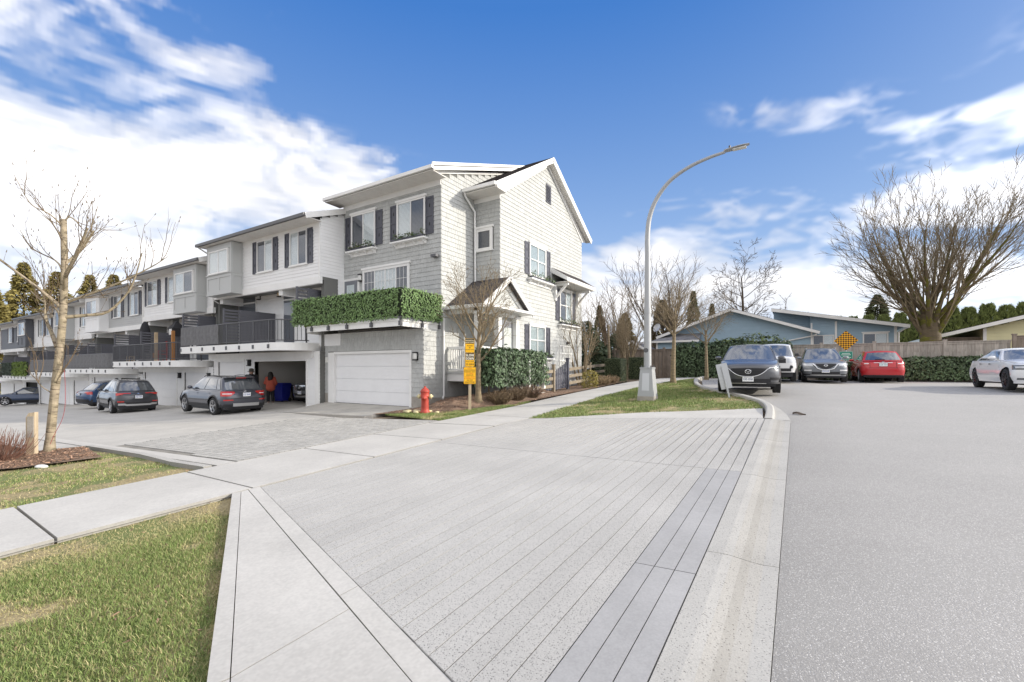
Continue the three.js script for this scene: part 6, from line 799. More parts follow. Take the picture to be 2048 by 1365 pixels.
// ------------------------------------------------------------------ low houses beyond the fence
mottled('sidingBlue', 0.34, 0.47, 0.57, { size: 2.1, amount: 0.05, fine: 0.01, seed: 231, px: 256, rough: 0.6 }); mottled('sidingYellow', 0.72, 0.68, 0.42, { size: 2.1, amount: 0.05, fine: 0.01, seed: 233, px: 256, rough: 0.6 }); mottled('roofGrey', 0.20, 0.20, 0.215, { size: 0.8, amount: 0.3, fine: 0.2, seed: 235, rough: 0.95 });
{
  const h = thing('blue_house', 'low blue sided house with a shallow gable behind the fence', 'house'), F = new Wall('x', -40), y0 = 0.6, xm = -4.4, x0 = -9.7, x1 = 0.85, ye = 4.25, yr = 6.1, lineY = (x) => yr - (yr - ye) * Math.abs(x - xm) / 5.3;
  const w = new MB(); w.hexa([[x0, y0, -50], [x0, ye, -50], [xm, yr, -50], [x1, ye, -50], [x1, y0, -50]], [[x0, y0, -40], [x0, ye, -40], [xm, yr, -40], [x1, ye, -40], [x1, y0, -40]]); w.box(x1, y0, -50, 5.75, 4.35, -40.002); w.hexa([[x1, 4.35, -50], [x1, 4.35, -40.003], [5.75, 4.35, -40.003], [5.75, 4.35, -50]], [[x1, 5.45, -50], [x1, 5.45, -40.003], [5.75, 4.36, -40.003], [5.75, 4.36, -50]]); w.hexa([[-1.5, 4.2, -50], [-1.5, 4.2, -40.6], [x1, 4.2, -40.6], [x1, 4.2, -50]], [[-1.5, 5.9, -50], [-1.5, 5.9, -40.6], [x1, 5.42, -40.6], [x1, 5.42, -50]]); w.build('wall', MAT.sidingBlue, h);
  clad(new Wall('x', -40.6), { y0: 4.2, y1: 5.9, range: (y) => [-1.5, Math.min(x1 + 0.1, -1.5 + (5.93 - y) / 0.205)], exposure: 0.16, proud: 0.028, seed: 14, var_: 0.02 }).build('siding', MAT.sidingBlue, h, STUFF);
  clad(F, { y0, y1: 6.0, range: (y) => y < ye ? [x0, x1] : [xm - (yr - y) / (yr - ye) * 5.3, xm + (yr - y) / (yr - ye) * 5.3], holes: [], exposure: 0.16, proud: 0.028, seed: 3, var_: 0.02 }).build('siding', MAT.sidingBlue, h, STUFF);
  clad(F, { y0, y1: 5.3, range: (y) => [x1 + 0.12, y < 4.36 ? 5.72 : 5.72 - (y - 4.36) / 0.223], holes: [[0.97, 2.35, 0, 3.98], [3.9, 5.35, 3.0, 4.0]], exposure: 0.16, proud: 0.028, seed: 4, var_: 0.02 }).build('siding', MAT.sidingBlue, h, STUFF);
  roofPlane([xm, yr + 0.16, -39.3], [x1 + 0.55, ye - 0.05, -39.3], [x1 + 0.55, ye - 0.05, -51], [xm, yr + 0.16, -51], { course: 0.5, seed: 5 }).build('roof', MAT.roofGrey, h); roofPlane([xm, yr + 0.16, -39.3], [x0 - 0.4, ye - 0.02, -39.3], [x0 - 0.4, ye - 0.02, -51], [xm, yr + 0.16, -51], { course: 0.5, seed: 6 }).build('roof', MAT.roofGrey, h);
  const b = new MB(); b.bar([xm, yr + 0.03, -39.28], [x1 + 0.56, ye - 0.16, -39.28], 0.05, 0.20); b.bar([xm, yr + 0.03, -39.28], [x0 - 0.41, ye - 0.14, -39.28], 0.05, 0.20); b.build('barge_board', MAT.trimWhite, h); const s = new MB(); s.quad([xm, yr, -40], [x1 + 0.5, ye - 0.2, -40], [x1 + 0.5, ye - 0.2, -39.3], [xm, yr, -39.3]); s.quad([xm, yr, -40], [x0 - 0.4, ye - 0.18, -40], [x0 - 0.4, ye - 0.18, -39.3], [xm, yr, -39.3]); s.build('soffit', MAT.soffit, h);
  // lean-to at the left with a front facing roof
  const l = new MB(); l.box(-10.0, y0, -40.02, -6.9, 3.78, -38.9); l.build('wall', MAT.sidingBlue, h); clad(new Wall('x', -38.9), { y0, y1: 3.7, range: () => [-10, -6.9], exposure: 0.16, proud: 0.028, seed: 8 }).build('siding', MAT.sidingBlue, h, STUFF); roofPlane([-10.3, 3.82, -38.6], [-6.6, 3.82, -38.6], [-6.6, 4.95, -41.2], [-9.4, 4.6, -41.2], { course: 0.3, seed: 9 }).build('roof', MAT.roofGrey, h); const le = new MB(); le.bar([-10.32, 3.74, -38.58], [-6.58, 3.74, -38.58], 0.08, 0.15); le.box(-10.02, y0, -38.92, -9.88, 3.7, -38.86); le.build('gutter', MAT.trimWhite, h);
  // right wing: roof sloping down to the right, recessed porch, window
  roofPlane([-1.6, 6.02, -39.2], [6.3, 4.42, -39.2], [6.3, 4.42, -51], [-1.6, 6.02, -51], { course: 0.6, seed: 7 }).build('roof', MAT.roofGrey, h); const rb = new MB(); rb.bar([-1.6, 5.9, -39.18], [6.32, 4.30, -39.18], 0.05, 0.22); rb.box(6.28, 4.22, -51, 6.33, 4.42, -39.2); rb.build('barge_board', MAT.trimWhite, h);
  const p = new MB(); F.box(p, 0.88, 0.99, y0, 4.85, 0.0, 0.08); F.box(p, 2.33, 2.46, y0, 4.9, 0, 0.08); F.box(p, 5.62, 5.77, y0, 4.4, 0, 0.08); p.build('corner_board', MAT.trimWhite, h); const rc = new MB(); F.quad(rc, [0.97, 3.98, 0.02], [2.35, 3.98, 0.02], [2.35, 4.95, 0.02], [0.97, 4.95, 0.02]); rc.build('recess_wall', MAT.sidingBlue, h);
  windowAt(h, F, 1.0, 2.3, 2.6, 3.95, { dark: 0, head: false, trim: 0.06 }); windowAt(h, F, 3.92, 5.32, 3.02, 3.98, { dark: 0, trim: 0.08 });
  pipe(h, [[1.2, 3.98, -39.35], [1.0, 3.9, -39.8], [-0.8, 3.55, -39.9], [-2.2, 3.3, -39.9]], 0.05); pipe(h, [[6.2, 4.25, -39.4], [5.85, 3.95, -39.9], [5.84, 2.4, -39.9]], 0.05);
  const d = thing('satellite_dish', 'grey satellite dish on a short arm at the corner of the blue house roof', 'satellite dish', [-10.15, 5.0, -39.8], -0.5); const q = new MB(); q.geo(new THREE.LatheGeometry([[0.001, 0], [0.15, 0.012], [0.28, 0.045], [0.38, 0.09]].map(([a, c]) => new THREE.Vector2(a, c)), 20), new THREE.Matrix4().makeRotationX(Math.PI / 2 - 0.35)); q.build('dish', MAT.metalLight, d); new MB().tube([[0, -0.03, -0.03], [0.12, -0.4, -0.2], [0.35, -0.85, -0.6]], 0.03, 6).build('mast', MAT.metalLight, d); const a = new MB(); a.tube([[0, -0.36, 0.12], [0, -0.1, 0.42]], 0.018, 5); a.cbox(0, -0.08, 0.44, 0.07, 0.07, 0.12); a.build('receiver_arm', MAT.darkMetal, d);
}
{
  const h = thing('yellow_house', 'low pale yellow house with a brown roof edge at the right', 'house'), F = new Wall('x', -38), x0 = 9.5, sl = 0.27, yA = 3.9; const w = new MB(); w.hexa([[x0, 0.7, -46], [x0, yA, -46], [17, yA + 7.5 * sl, -46], [17, 0.7, -46]], [[x0, 0.7, -38], [x0, yA, -38], [17, yA + 7.5 * sl, -38], [17, 0.7, -38]]); w.build('wall', MAT.sidingYellow, h);
  clad(F, { y0: 0.7, y1: 5.9, range: (y) => [Math.max(x0, x0 + (y - yA) / sl), 17], exposure: 0.17, proud: 0.026, seed: 4 }).build('siding', MAT.sidingYellow, h, STUFF); roofPlane([7.45, 3.62, -37.3], [17, 3.62 + 9.55 * sl, -37.3], [17, 3.62 + 9.55 * sl, -47], [7.45, 3.62, -47], { course: 0.4, seed: 12 }).build('roof', MAT.roofShingle, h); const b = new MB(); b.bar([7.43, 3.5, -37.28], [17, 3.5 + 9.55 * sl, -37.28], 0.05, 0.2); b.box(7.42, 3.4, -47, 7.47, 3.6, -37.3); b.build('barge_board', MAT.trimWhite, h); const c = new MB(); F.box(c, x0 - 0.05, x0 + 0.10, 0.7, yA, 0, 0.05); c.build('corner_board', MAT.trimWhite, h); const l = new MB(); l.box(7.9, 0.7, -45, x0, 3.45, -38.6); l.build('side_wall', MAT.fenceDark, h);
}
{
  const h = thing('garden_shed', 'small white gabled shed over the fence left of the lamp post', 'shed', [-11.9, 0.5, -38.6]); const w = new MB(); w.hexa([[-1.2, 0, -3], [-1.2, 2.5, -3], [0, 3.2, -3], [1.2, 2.5, -3], [1.2, 0, -3]], [[-1.2, 0, 0], [-1.2, 2.5, 0], [0, 3.2, 0], [1.2, 2.5, 0], [1.2, 0, 0]]); w.build('wall', MAT.sidingWhite, h); roofPlane([0, 3.42, 0.4], [-1.6, 2.45, 0.4], [-1.6, 2.45, -3.3], [0, 3.42, -3.3], { course: 0.3, seed: 14 }).build('roof', MAT.roofGrey, h); roofPlane([0, 3.42, 0.4], [1.6, 2.45, 0.4], [1.6, 2.45, -3.3], [0, 3.42, -3.3], { course: 0.3, seed: 15 }).build('roof', MAT.roofGrey, h); const b = new MB(); b.bar([0, 3.3, 0.42], [-1.62, 2.34, 0.42], 0.05, 0.18); b.bar([0, 3.3, 0.42], [1.62, 2.34, 0.42], 0.05, 0.18); b.build('barge_board', MAT.trimWhite, h);
}
// ------------------------------------------------------------------ street lamp
flat('poleMetal', 0.40, 0.41, 0.42, 0.5, { metalness: 0.25 });
{
  const t = thing('street_lamp', 'tall grey street lamp with a curved arm on a square base', 'street lamp', onLand(-4.1, -14.85)), g = new MB(), q = (w, y) => [[-w, y, w], [w, y, w], [w, y, -w], [-w, y, -w]];
  g.hexa(q(0.255, 0.14), q(0.185, 1.02)); g.hexa(q(0.20, 1.02), q(0.20, 1.07)); g.build('base', MAT.poleMetal, t); const f = new MB(); f.hexa(q(0.27, -0.3), q(0.26, 0.14)); f.build('footing', MAT.foundation, t); const d = new MB(); d.quad([-0.12, 0.32, 0.246], [0.12, 0.32, 0.246], [0.11, 0.88, 0.203], [-0.11, 0.88, 0.203]); d.build('hatch', MAT.metalLight, t);
  const shaft = new MB(); shaft.tube([[0, 1.05, 0], [0, 2.9, 0], [0, 4.8, 0]], [0.125, 0.108, 0.085], 8); const top = new THREE.CatmullRomCurve3([V(0, 4.8, 0), V(0.0, 5.35, 0), V(0.07, 5.95, 0), V(0.30, 6.5, 0), V(0.72, 6.98, 0), V(1.30, 7.28, 0), V(1.9, 7.43, 0), V(2.3, 7.48, 0)]).getPoints(30); shaft.tube(top.map((p) => p.toArray()), top.map((_, i) => lerp(0.085, 0.042, i / 30)), 10); shaft.tube([[0, 2.82, 0], [0, 2.98, 0]], [0.122, 0.118], 8); shaft.build('pole', MAT.poleMetal, t);
  const hd = new MB(); hd.grid(14, 12, (u, v) => { const a = v * Math.PI * 2, w = 0.13 * Math.pow(Math.sin(Math.PI * clamp(0.12 + u * 0.8)), 0.55) * (u < 0.02 ? 0.5 : 1), hh = 0.055 * (1 - u * 0.45); return [2.26 + u * 0.68, 7.50 + u * 0.05 + Math.sin(a) * hh * (Math.sin(a) > 0 ? 1 : 0.5), Math.cos(a) * w]; }); const head = hd.build('lamp_head', MAT.poleMetal, t); const ln = new MB(); ln.box(2.50, 7.478, -0.085, 2.86, 7.496, 0.085); ln.build('lens', MAT.frost, head); const pc = new MB(); pc.geo(new THREE.CylinderGeometry(0.03, 0.03, 0.07, 10), new THREE.Matrix4().makeTranslation(2.42, 7.60, 0)); pc.build('photocell', MAT.darkMetal, head);
  for (const [x, z] of [[-0.15, 0.15], [0.15, 0.15], [0.15, -0.15], [-0.15, -0.15]]) { const b = new MB(); b.tube([[x, 1.07, z], [x, 1.13, z]], 0.022, 6); b.build('bolt', MAT.darkMetal, t); } const pl = new MB(); pl.box(-0.128, 1.42, -0.06, -0.118, 1.6, 0.06); const sk = new MB(); sk.geo(new THREE.CylinderGeometry(0.075, 0.075, 0.004, 18), new THREE.Matrix4().makeRotationX(Math.PI / 2).setPosition(-0.02, 1.62, 0.122)); sk.build('sticker', MAT.gutterDark, t);
}
// ------------------------------------------------------------------ signs
function printed(w, h, draw) { return new THREE.MeshStandardMaterial({ map: canvasTex(w, h, draw), roughness: 0.45 }); }
function plate(parent, name, w, h, d, mat, back, pos, rot = 0) { const m = new THREE.Group(); const g = new MB(); const s = new THREE.Shape(), r = Math.min(w, h) * 0.08; s.moveTo(-w / 2 + r, -h / 2); s.lineTo(w / 2 - r, -h / 2); s.quadraticCurveTo(w / 2, -h / 2, w / 2, -h / 2 + r); s.lineTo(w / 2, h / 2 - r); s.quadraticCurveTo(w / 2, h / 2, w / 2 - r, h / 2); s.lineTo(-w / 2 + r, h / 2); s.quadraticCurveTo(-w / 2, h / 2, -w / 2, h / 2 - r); s.lineTo(-w / 2, -h / 2 + r); s.quadraticCurveTo(-w / 2, -h / 2, -w / 2 + r, -h / 2); g.geo(new THREE.ExtrudeGeometry(s, { depth: d, bevelEnabled: false, curveSegments: 4 })); const M = new THREE.Matrix4().makeRotationZ(rot).setPosition(...pos); const geo = g.geometry(); geo.applyMatrix4(M); const pl = addMesh(name, geo, back, parent); const f = new THREE.ShapeGeometry(s, 4), P = f.attributes.position, U = f.attributes.uv; for (let i = 0; i < P.count; i++) U.setXY(i, P.getX(i) / w + 0.5, P.getY(i) / h + 0.5); f.applyMatrix4(new THREE.Matrix4().makeTranslation(0, 0, d + 0.002)); f.applyMatrix4(M); addMesh('sign_print', f, mat, pl); return pl; }
const lines = (x, W, rows, font = 'sans-serif') => rows.forEach(([t, y, size, col]) => { x.fillStyle = col; x.font = `bold ${size}px ${font}`; x.textAlign = 'center'; x.save(); x.translate(W / 2, y); const m = x.measureText(t).width; x.scale(Math.min(1, W * 0.9 / m), 1); x.fillText(t, 0, 0); x.restore(); });
const YEL = '#f2b70c', BLK = '#2a1c0c';
{
  const t = thing('sign_post', 'wooden post carrying three stacked yellow and black notices near the hydrant', 'sign', onLand(-9.14, -11.98, 0.02), 0.62); const p = new MB(); p.box(-0.045, -0.2, -0.10, 0.045, 2.32, -0.01); p.build('post', MAT.postWood, t);
  const frame = (x, W, Hh) => { x.fillStyle = YEL; x.fillRect(0, 0, W, Hh); x.strokeStyle = BLK; x.lineWidth = 5; x.strokeRect(9, 9, W - 18, Hh - 18); };
  plate(t, 'sign_plate', 0.31, 0.46, 0.006, printed(256, 380, (x, W, Hh) => { frame(x, W, Hh); x.fillStyle = BLK; x.fillRect(12, 12, W - 24, 130); lines(x, W, [['RESIDENTIAL', 70, 44, '#f4e6b8'], ['QUIET ZONE', 122, 44, '#f4e6b8'], ['PLEASE', 215, 46, BLK], ['BE', 268, 46, BLK], ['RESPECTFUL', 322, 42, BLK]]); }), MAT.metalLight, [0, 2.13, 0]);
  plate(t, 'sign_plate', 0.31, 0.46, 0.006, printed(256, 380, (x, W, Hh) => { frame(x, W, Hh); x.fillStyle = BLK; x.fillRect(12, 12, W - 24, 190); lines(x, W, [['SLOW', 100, 92, '#f8f0d8'], ['DOWN', 190, 92, '#f8f0d8'], ['SPEED LIMIT', 260, 42, BLK], ['10 MPH', 345, 78, BLK]]); }), MAT.metalLight, [0, 1.66, 0.001]);
  plate(t, 'sign_plate', 0.40, 0.56, 0.006, printed(320, 450, (x, W, Hh) => { frame(x, W, Hh); lines(x, W, [['NOTICE', 52, 34, '#b83a1a'], ['UNAUTHORIZED', 100, 44, BLK], ['PARKING NOT', 146, 44, BLK], ['ALLOWED', 190, 40, '#b8481a'], ['VEHICLES', 232, 42, BLK], ['TOWED AWAY', 276, 40, '#b8481a'], ['AT OWNER\'S COST', 318, 36, '#b8481a'], ['604 657', 364, 44, BLK], ['UNITOW', 426, 62, BLK]]); }), MAT.metalLight, [0, 1.14, 0.002]);
}
{
  const t = thing('checker_sign', 'yellow diamond sign with dark checks above a small green notice by the fence', 'sign', onLand(2.35, -31.55, 0), -0.05); new MB().tube([[0, -0.2, -0.05], [0, 2.65, -0.05]], 0.035, 8).build('post', MAT.metalLight, t);
  plate(t, 'sign_plate', 0.80, 0.80, 0.006, printed(512, 512, (x, W) => { x.fillStyle = '#f0ae14'; x.fillRect(0, 0, W, W); x.fillStyle = '#4a2a08'; const n = 10, s = W / n; for (let i = 0; i < n; i++) for (let j = 0; j < n; j++) if ((i + j) % 2) x.fillRect(i * s, j * s, s, s); }), MAT.metalLight, [0, 2.22, 0], Math.PI / 4);
  plate(t, 'sign_plate', 0.62, 0.50, 0.006, printed(256, 210, (x, W, Hh) => { x.fillStyle = '#2b8f78'; x.fillRect(0, 0, W, Hh); x.strokeStyle = '#dff0e6'; x.lineWidth = 5; x.strokeRect(8, 8, W - 16, Hh - 16); x.fillStyle = '#dff0e6'; for (const [y, w] of [[40, 150], [72, 180], [104, 120], [136, 190], [168, 140]]) x.fillRect((W - w) / 2, y, w, 14); }), MAT.metalLight, [0.0, 1.36, 0.004]);
}
{
  const t = thing('leaning_sign', 'knocked over metal sign seen from behind, leaning on the lawn by the dark grey car', 'sign', onLand(-1.78, -15.6, 0), 0.35); t.rotation.z = 0.22; t.rotation.order = 'YXZ'; const p = new MB(); p.box(-0.025, -0.25, 0.004, 0.025, 1.0, 0.045); p.build('post', MAT.metalLight, t); plate(t, 'sign_plate', 0.33, 0.80, 0.004, MAT.metalLight, MAT.poleMetal, [0, 0.68, -0.006]);
}
{
  const t = thing('marker_post', 'short wooden post with a clipped top and a small plaque beside the birch', 'post', onLand(-13.97, -2.82, 0), 0.65); const g = new MB(); g.hexa([[-0.085, -0.3, 0.045], [0.085, -0.3, 0.045], [0.085, -0.3, -0.045], [-0.085, -0.3, -0.045]], [[-0.085, 0.88, 0.045], [0.085, 0.88, 0.045], [0.085, 0.88, -0.045], [-0.085, 0.88, -0.045]]); g.hexa([[-0.085, 0.88, 0.045], [0.085, 0.88, 0.045], [0.085, 0.88, -0.045], [-0.085, 0.88, -0.045]], [[-0.03, 0.97, 0.045], [0.085, 0.99, 0.045], [0.085, 0.99, -0.045], [-0.03, 0.97, -0.045]]); g.build('post', MAT.postWood, t); const p = new MB(); p.box(-0.05, 0.45, 0.045, 0.075, 0.9, 0.055); p.build('plaque', MAT.foundation, t);
  const m = thing('stone_marker', 'small white stone lying on the mulch by the wooden post', 'stone', onLand(-12.35, -2.62, -0.02), 0.5); const s = new MB(); s.geo(new THREE.SphereGeometry(1, 10, 7), new THREE.Matrix4().makeScale(0.13, 0.04, 0.06)); s.build('stone', MAT.trimWhite, m);
  const c = thing('red_cord', 'thin red cord hanging from the birch to the ground', 'cord', onLand(-14.07, -3.12, 0)); const s2 = 0.0112, P = (px, py) => V(0, 0, 0).addScaledVector(RIGHT, (px - 103) * s2).addScaledVector(AHEAD, -0.12).add(V(0, (910 - py) * s2, 0)); const cv = new THREE.CatmullRomCurve3([P(142, 742), P(144, 780), P(143, 815), P(137, 840), P(124, 865), P(114, 887)]).getPoints(24).map((v) => v.toArray()); flat('redCord', 0.34, 0.05, 0.06, 0.6); new MB().tube(cv, 0.005, 5).build('cord', MAT.redCord, c);
}
// ------------------------------------------------------------------ hydrant
{
  mottled('hydrantRed', 0.42, 0.055, 0.035, { size: 0.5, amount: 0.25, fine: 0.06, seed: 251, px: 256, rough: 0.5 }); mottled('hydrantCap', 0.62, 0.55, 0.32, { size: 0.3, amount: 0.2, seed: 253, px: 128 });
  const t = thing('fire_hydrant', 'red fire hydrant with cream side caps on the grass verge', 'fire hydrant', onLand(-10.38, -11.18, 0.03), 0.6); const g = new MB(); g.geo(new THREE.LatheGeometry([[0.001, -0.1], [0.175, -0.1], [0.175, 0.03], [0.135, 0.05], [0.125, 0.12], [0.120, 0.50], [0.150, 0.52], [0.150, 0.56], [0.135, 0.58], [0.138, 0.66], [0.155, 0.67], [0.155, 0.70], [0.13, 0.74], [0.085, 0.79], [0.04, 0.815], [0.035, 0.86], [0.001, 0.862]].map(([a, b]) => new THREE.Vector2(a, b)), 22)); g.build('barrel', MAT.hydrantRed, t);
  for (const s of [-1, 1]) { const c = new MB(), M = new THREE.Matrix4().makeRotationZ(-s * Math.PI / 2).setPosition(s * 0.12, 0.53, 0); c.geo(new THREE.LatheGeometry([[0.001, 0], [0.062, 0], [0.062, 0.05], [0.078, 0.055], [0.078, 0.10], [0.03, 0.115], [0.025, 0.15], [0.001, 0.15]].map(([a, b]) => new THREE.Vector2(a, b)), 14), M); c.build('cap', MAT.hydrantCap, t); } const c = new MB(); c.geo(new THREE.LatheGeometry([[0.001, 0], [0.08, 0], [0.08, 0.05], [0.095, 0.055], [0.095, 0.09], [0.03, 0.10], [0.03, 0.13], [0.001, 0.13]].map(([a, b]) => new THREE.Vector2(a, b)), 14), new THREE.Matrix4().makeRotationX(Math.PI / 2).setPosition(0, 0.48, 0.11)); c.build('front_cap', MAT.hydrantRed, t);
  const r = rng(71); for (let i = 0; i < 9; i++) { const a = r() * 6.28, d = 0.25 + r() * 0.5, s = thing('stone', i < 4 ? 'pale stone in the ring round the foot of the hydrant' : 'pale stone scattered on the mulch near the hydrant', 'stone', [-10.38 + Math.cos(a) * d - (i > 5 ? 0.9 : 0), H(-10.4, -11.2) + 0.05, -11.18 + Math.sin(a) * d * 0.6], r() * 3, i < 4 ? 'stones round the hydrant' : 'stones on the mulch near the hydrant'); const m = new MB(), q = 0.05 + r() * 0.05; m.geo(new THREE.IcosahedronGeometry(q, 1), new THREE.Matrix4().makeScale(1.3, 0.6, 1)); m.build('stone', MAT.hydrantCap, s); }
}
{ // a scrap of dark leaf on the road
  const t = thing('dead_leaf', 'dark crumpled dead leaf lying alone on the asphalt', 'leaf', onLand(0.05, -12.3, -0.045)); const g = new MB(); g.grid(10, 6, (u, v) => [(u - 0.5) * 0.26, 0.035 + 0.02 * Math.sin(u * 5) + 0.02 * Math.sin(v * 4 + 1), (v - 0.5) * 0.16 * Math.sin(Math.PI * clamp(u, 0.06, 0.94))]); g.build('leaf_blade', MAT.mulchLeaf ?? flat('mulchLeaf', 0.05, 0.035, 0.025, 0.9), t);
}
// ------------------------------------------------------------------ cars
const paint = (name, r, g, b, metal = 0.35) => { const m = new THREE.MeshPhysicalMaterial({ color: lin(r, g, b), metalness: metal, roughness: 0.38, clearcoat: 1, clearcoatRoughness: 0.04, vertexColors: true }); m.name = name; MAT[name] = m; return m; };
paint('paintGrey', 0.062, 0.065, 0.082); paint('paintCharcoal', 0.042, 0.043, 0.05); paint('paintGraphite', 0.105, 0.108, 0.118); paint('paintNavy', 0.016, 0.035, 0.085); paint('paintBlue', 0.018, 0.06, 0.15); paint('paintRed', 0.50, 0.012, 0.018, 0.1); paint('paintWhite', 0.80, 0.80, 0.80, 0); paint('paintPearl', 0.72, 0.72, 0.72, 0); paint('paintSilver', 0.20, 0.215, 0.235);
MAT.carGlass = new THREE.MeshPhysicalMaterial({ color: lin(0.075, 0.085, 0.095), roughness: 0.06, ior: 2.2, clearcoat: 1, clearcoatRoughness: 0.02, vertexColors: true }); MAT.carGlass.name = 'carGlass';
flat('rubber', 0.022, 0.022, 0.023, 0.85); flat('plasticBlack', 0.022, 0.022, 0.025, 0.55); flat('chrome', 0.75, 0.75, 0.76, 0.12, { metalness: 1 }); flat('rimSilver', 0.50, 0.50, 0.51, 0.28, { metalness: 0.9 }); flat('rimDark', 0.09, 0.09, 0.095, 0.35, { metalness: 0.8 }); flat('skidSilver', 0.55, 0.55, 0.55, 0.35, { metalness: 0.6 }); flat('seam', 0.008, 0.008, 0.009, 0.7);
const lensMat = (name, r, g, b) => { const m = new THREE.MeshPhysicalMaterial({ color: lin(r, g, b), roughness: 0.12, clearcoat: 1, clearcoatRoughness: 0.03, vertexColors: true }); m.name = name; MAT[name] = m; }; lensMat('tailRed', 0.50, 0.018, 0.015); lensMat('headClear', 0.55, 0.57, 0.60); lensMat('headDark', 0.10, 0.105, 0.115); lensMat('lampWhite', 0.8, 0.8, 0.8);
const plateTex = (txt, col = '#2a3f8f') => new THREE.MeshStandardMaterial({ map: canvasTex(128, 64, (x) => { x.fillStyle = '#f0f1f0'; x.fillRect(0, 0, 128, 64); x.fillStyle = col; x.font = 'bold 40px sans-serif'; x.textAlign = 'center'; x.save(); x.translate(64, 50); x.scale(Math.min(1, 112 / x.measureText(txt).width), 1); x.fillText(txt, 0, 0); x.restore(); x.fillRect(16, 5, 96, 6); }), roughness: 0.5 });
const wheelCache = new Map();
function wheelParts(R, W, style) {
  const key = R + '|' + W + '|' + style; if (wheelCache.has(key)) return wheelCache.get(key);
  const rr = R * 0.70, ty = new MB(), prof = [[rr * 0.97, -W / 2 + 0.01], [rr + 0.012, -W / 2], [R - 0.02, -W / 2 + 0.006], [R, -W / 2 + 0.03], [R, W / 2 - 0.03], [R - 0.02, W / 2 - 0.006], [rr + 0.012, W / 2], [rr * 0.97, W / 2 - 0.01]];
  const M = new THREE.Matrix4().makeRotationZ(-Math.PI / 2); ty.geo(new THREE.LatheGeometry(prof.map(([a, b]) => new THREE.Vector2(a, b)), 30), M); for (let i = 0; i < 30; i++) { const a = i / 30 * 6.283; for (const s of [-1, 1]) { const b = a + (s > 0 ? 0.1 : 0); ty.bar([s * W * 0.12, Math.cos(b) * (R - 0.001), Math.sin(b) * (R - 0.001)], [s * W * 0.44, Math.cos(b + 0.05) * (R - 0.003), Math.sin(b + 0.05) * (R - 0.003)], 0.03, 0.012, [0, Math.cos(b), Math.sin(b)]); } }
  const rim = new MB(), n = style === 'multi' ? 10 : 5; rim.geo(new THREE.LatheGeometry([[rr * 0.90, -0.04], [rr * 0.97, W / 2 - 0.012], [rr * 1.0, W / 2 + 0.002], [rr * 0.94, W / 2 - 0.002], [rr * 0.88, W / 2 - 0.03], [rr * 0.86, -0.04]].map(([a, b]) => new THREE.Vector2(a, b)), 30), M);
  for (let i = 0; i < n; i++) { const a = i / n * 6.283, sp = style === 'multi' ? [0] : [-0.13, 0.13]; for (const d of sp) { const b = a + d; rim.bar([W / 2 - 0.035, Math.cos(a + d * 0.5) * rr * 0.15, Math.sin(a + d * 0.5) * rr * 0.15], [W / 2 - 0.016, Math.cos(b) * rr * 0.92, Math.sin(b) * rr * 0.92], style === 'multi' ? rr * 0.11 : rr * 0.13, 0.035, [1, 0, 0]); } } rim.geo(new THREE.CylinderGeometry(rr * 0.2, rr * 0.22, 0.05, 14), M.clone().setPosition(W / 2 - 0.03, 0, 0));
  const back = new MB(); back.geo(new THREE.CylinderGeometry(rr * 0.9, rr * 0.9, 0.02, 24), M.clone().setPosition(-0.02, 0, 0)); back.geo(new THREE.CylinderGeometry(rr * 0.55, rr * 0.55, 0.02, 20), M.clone().setPosition(0.03, 0, 0));
  const out = [ty.geometry(), rim.geometry(), back.geometry()]; wheelCache.set(key, out); return out;
}
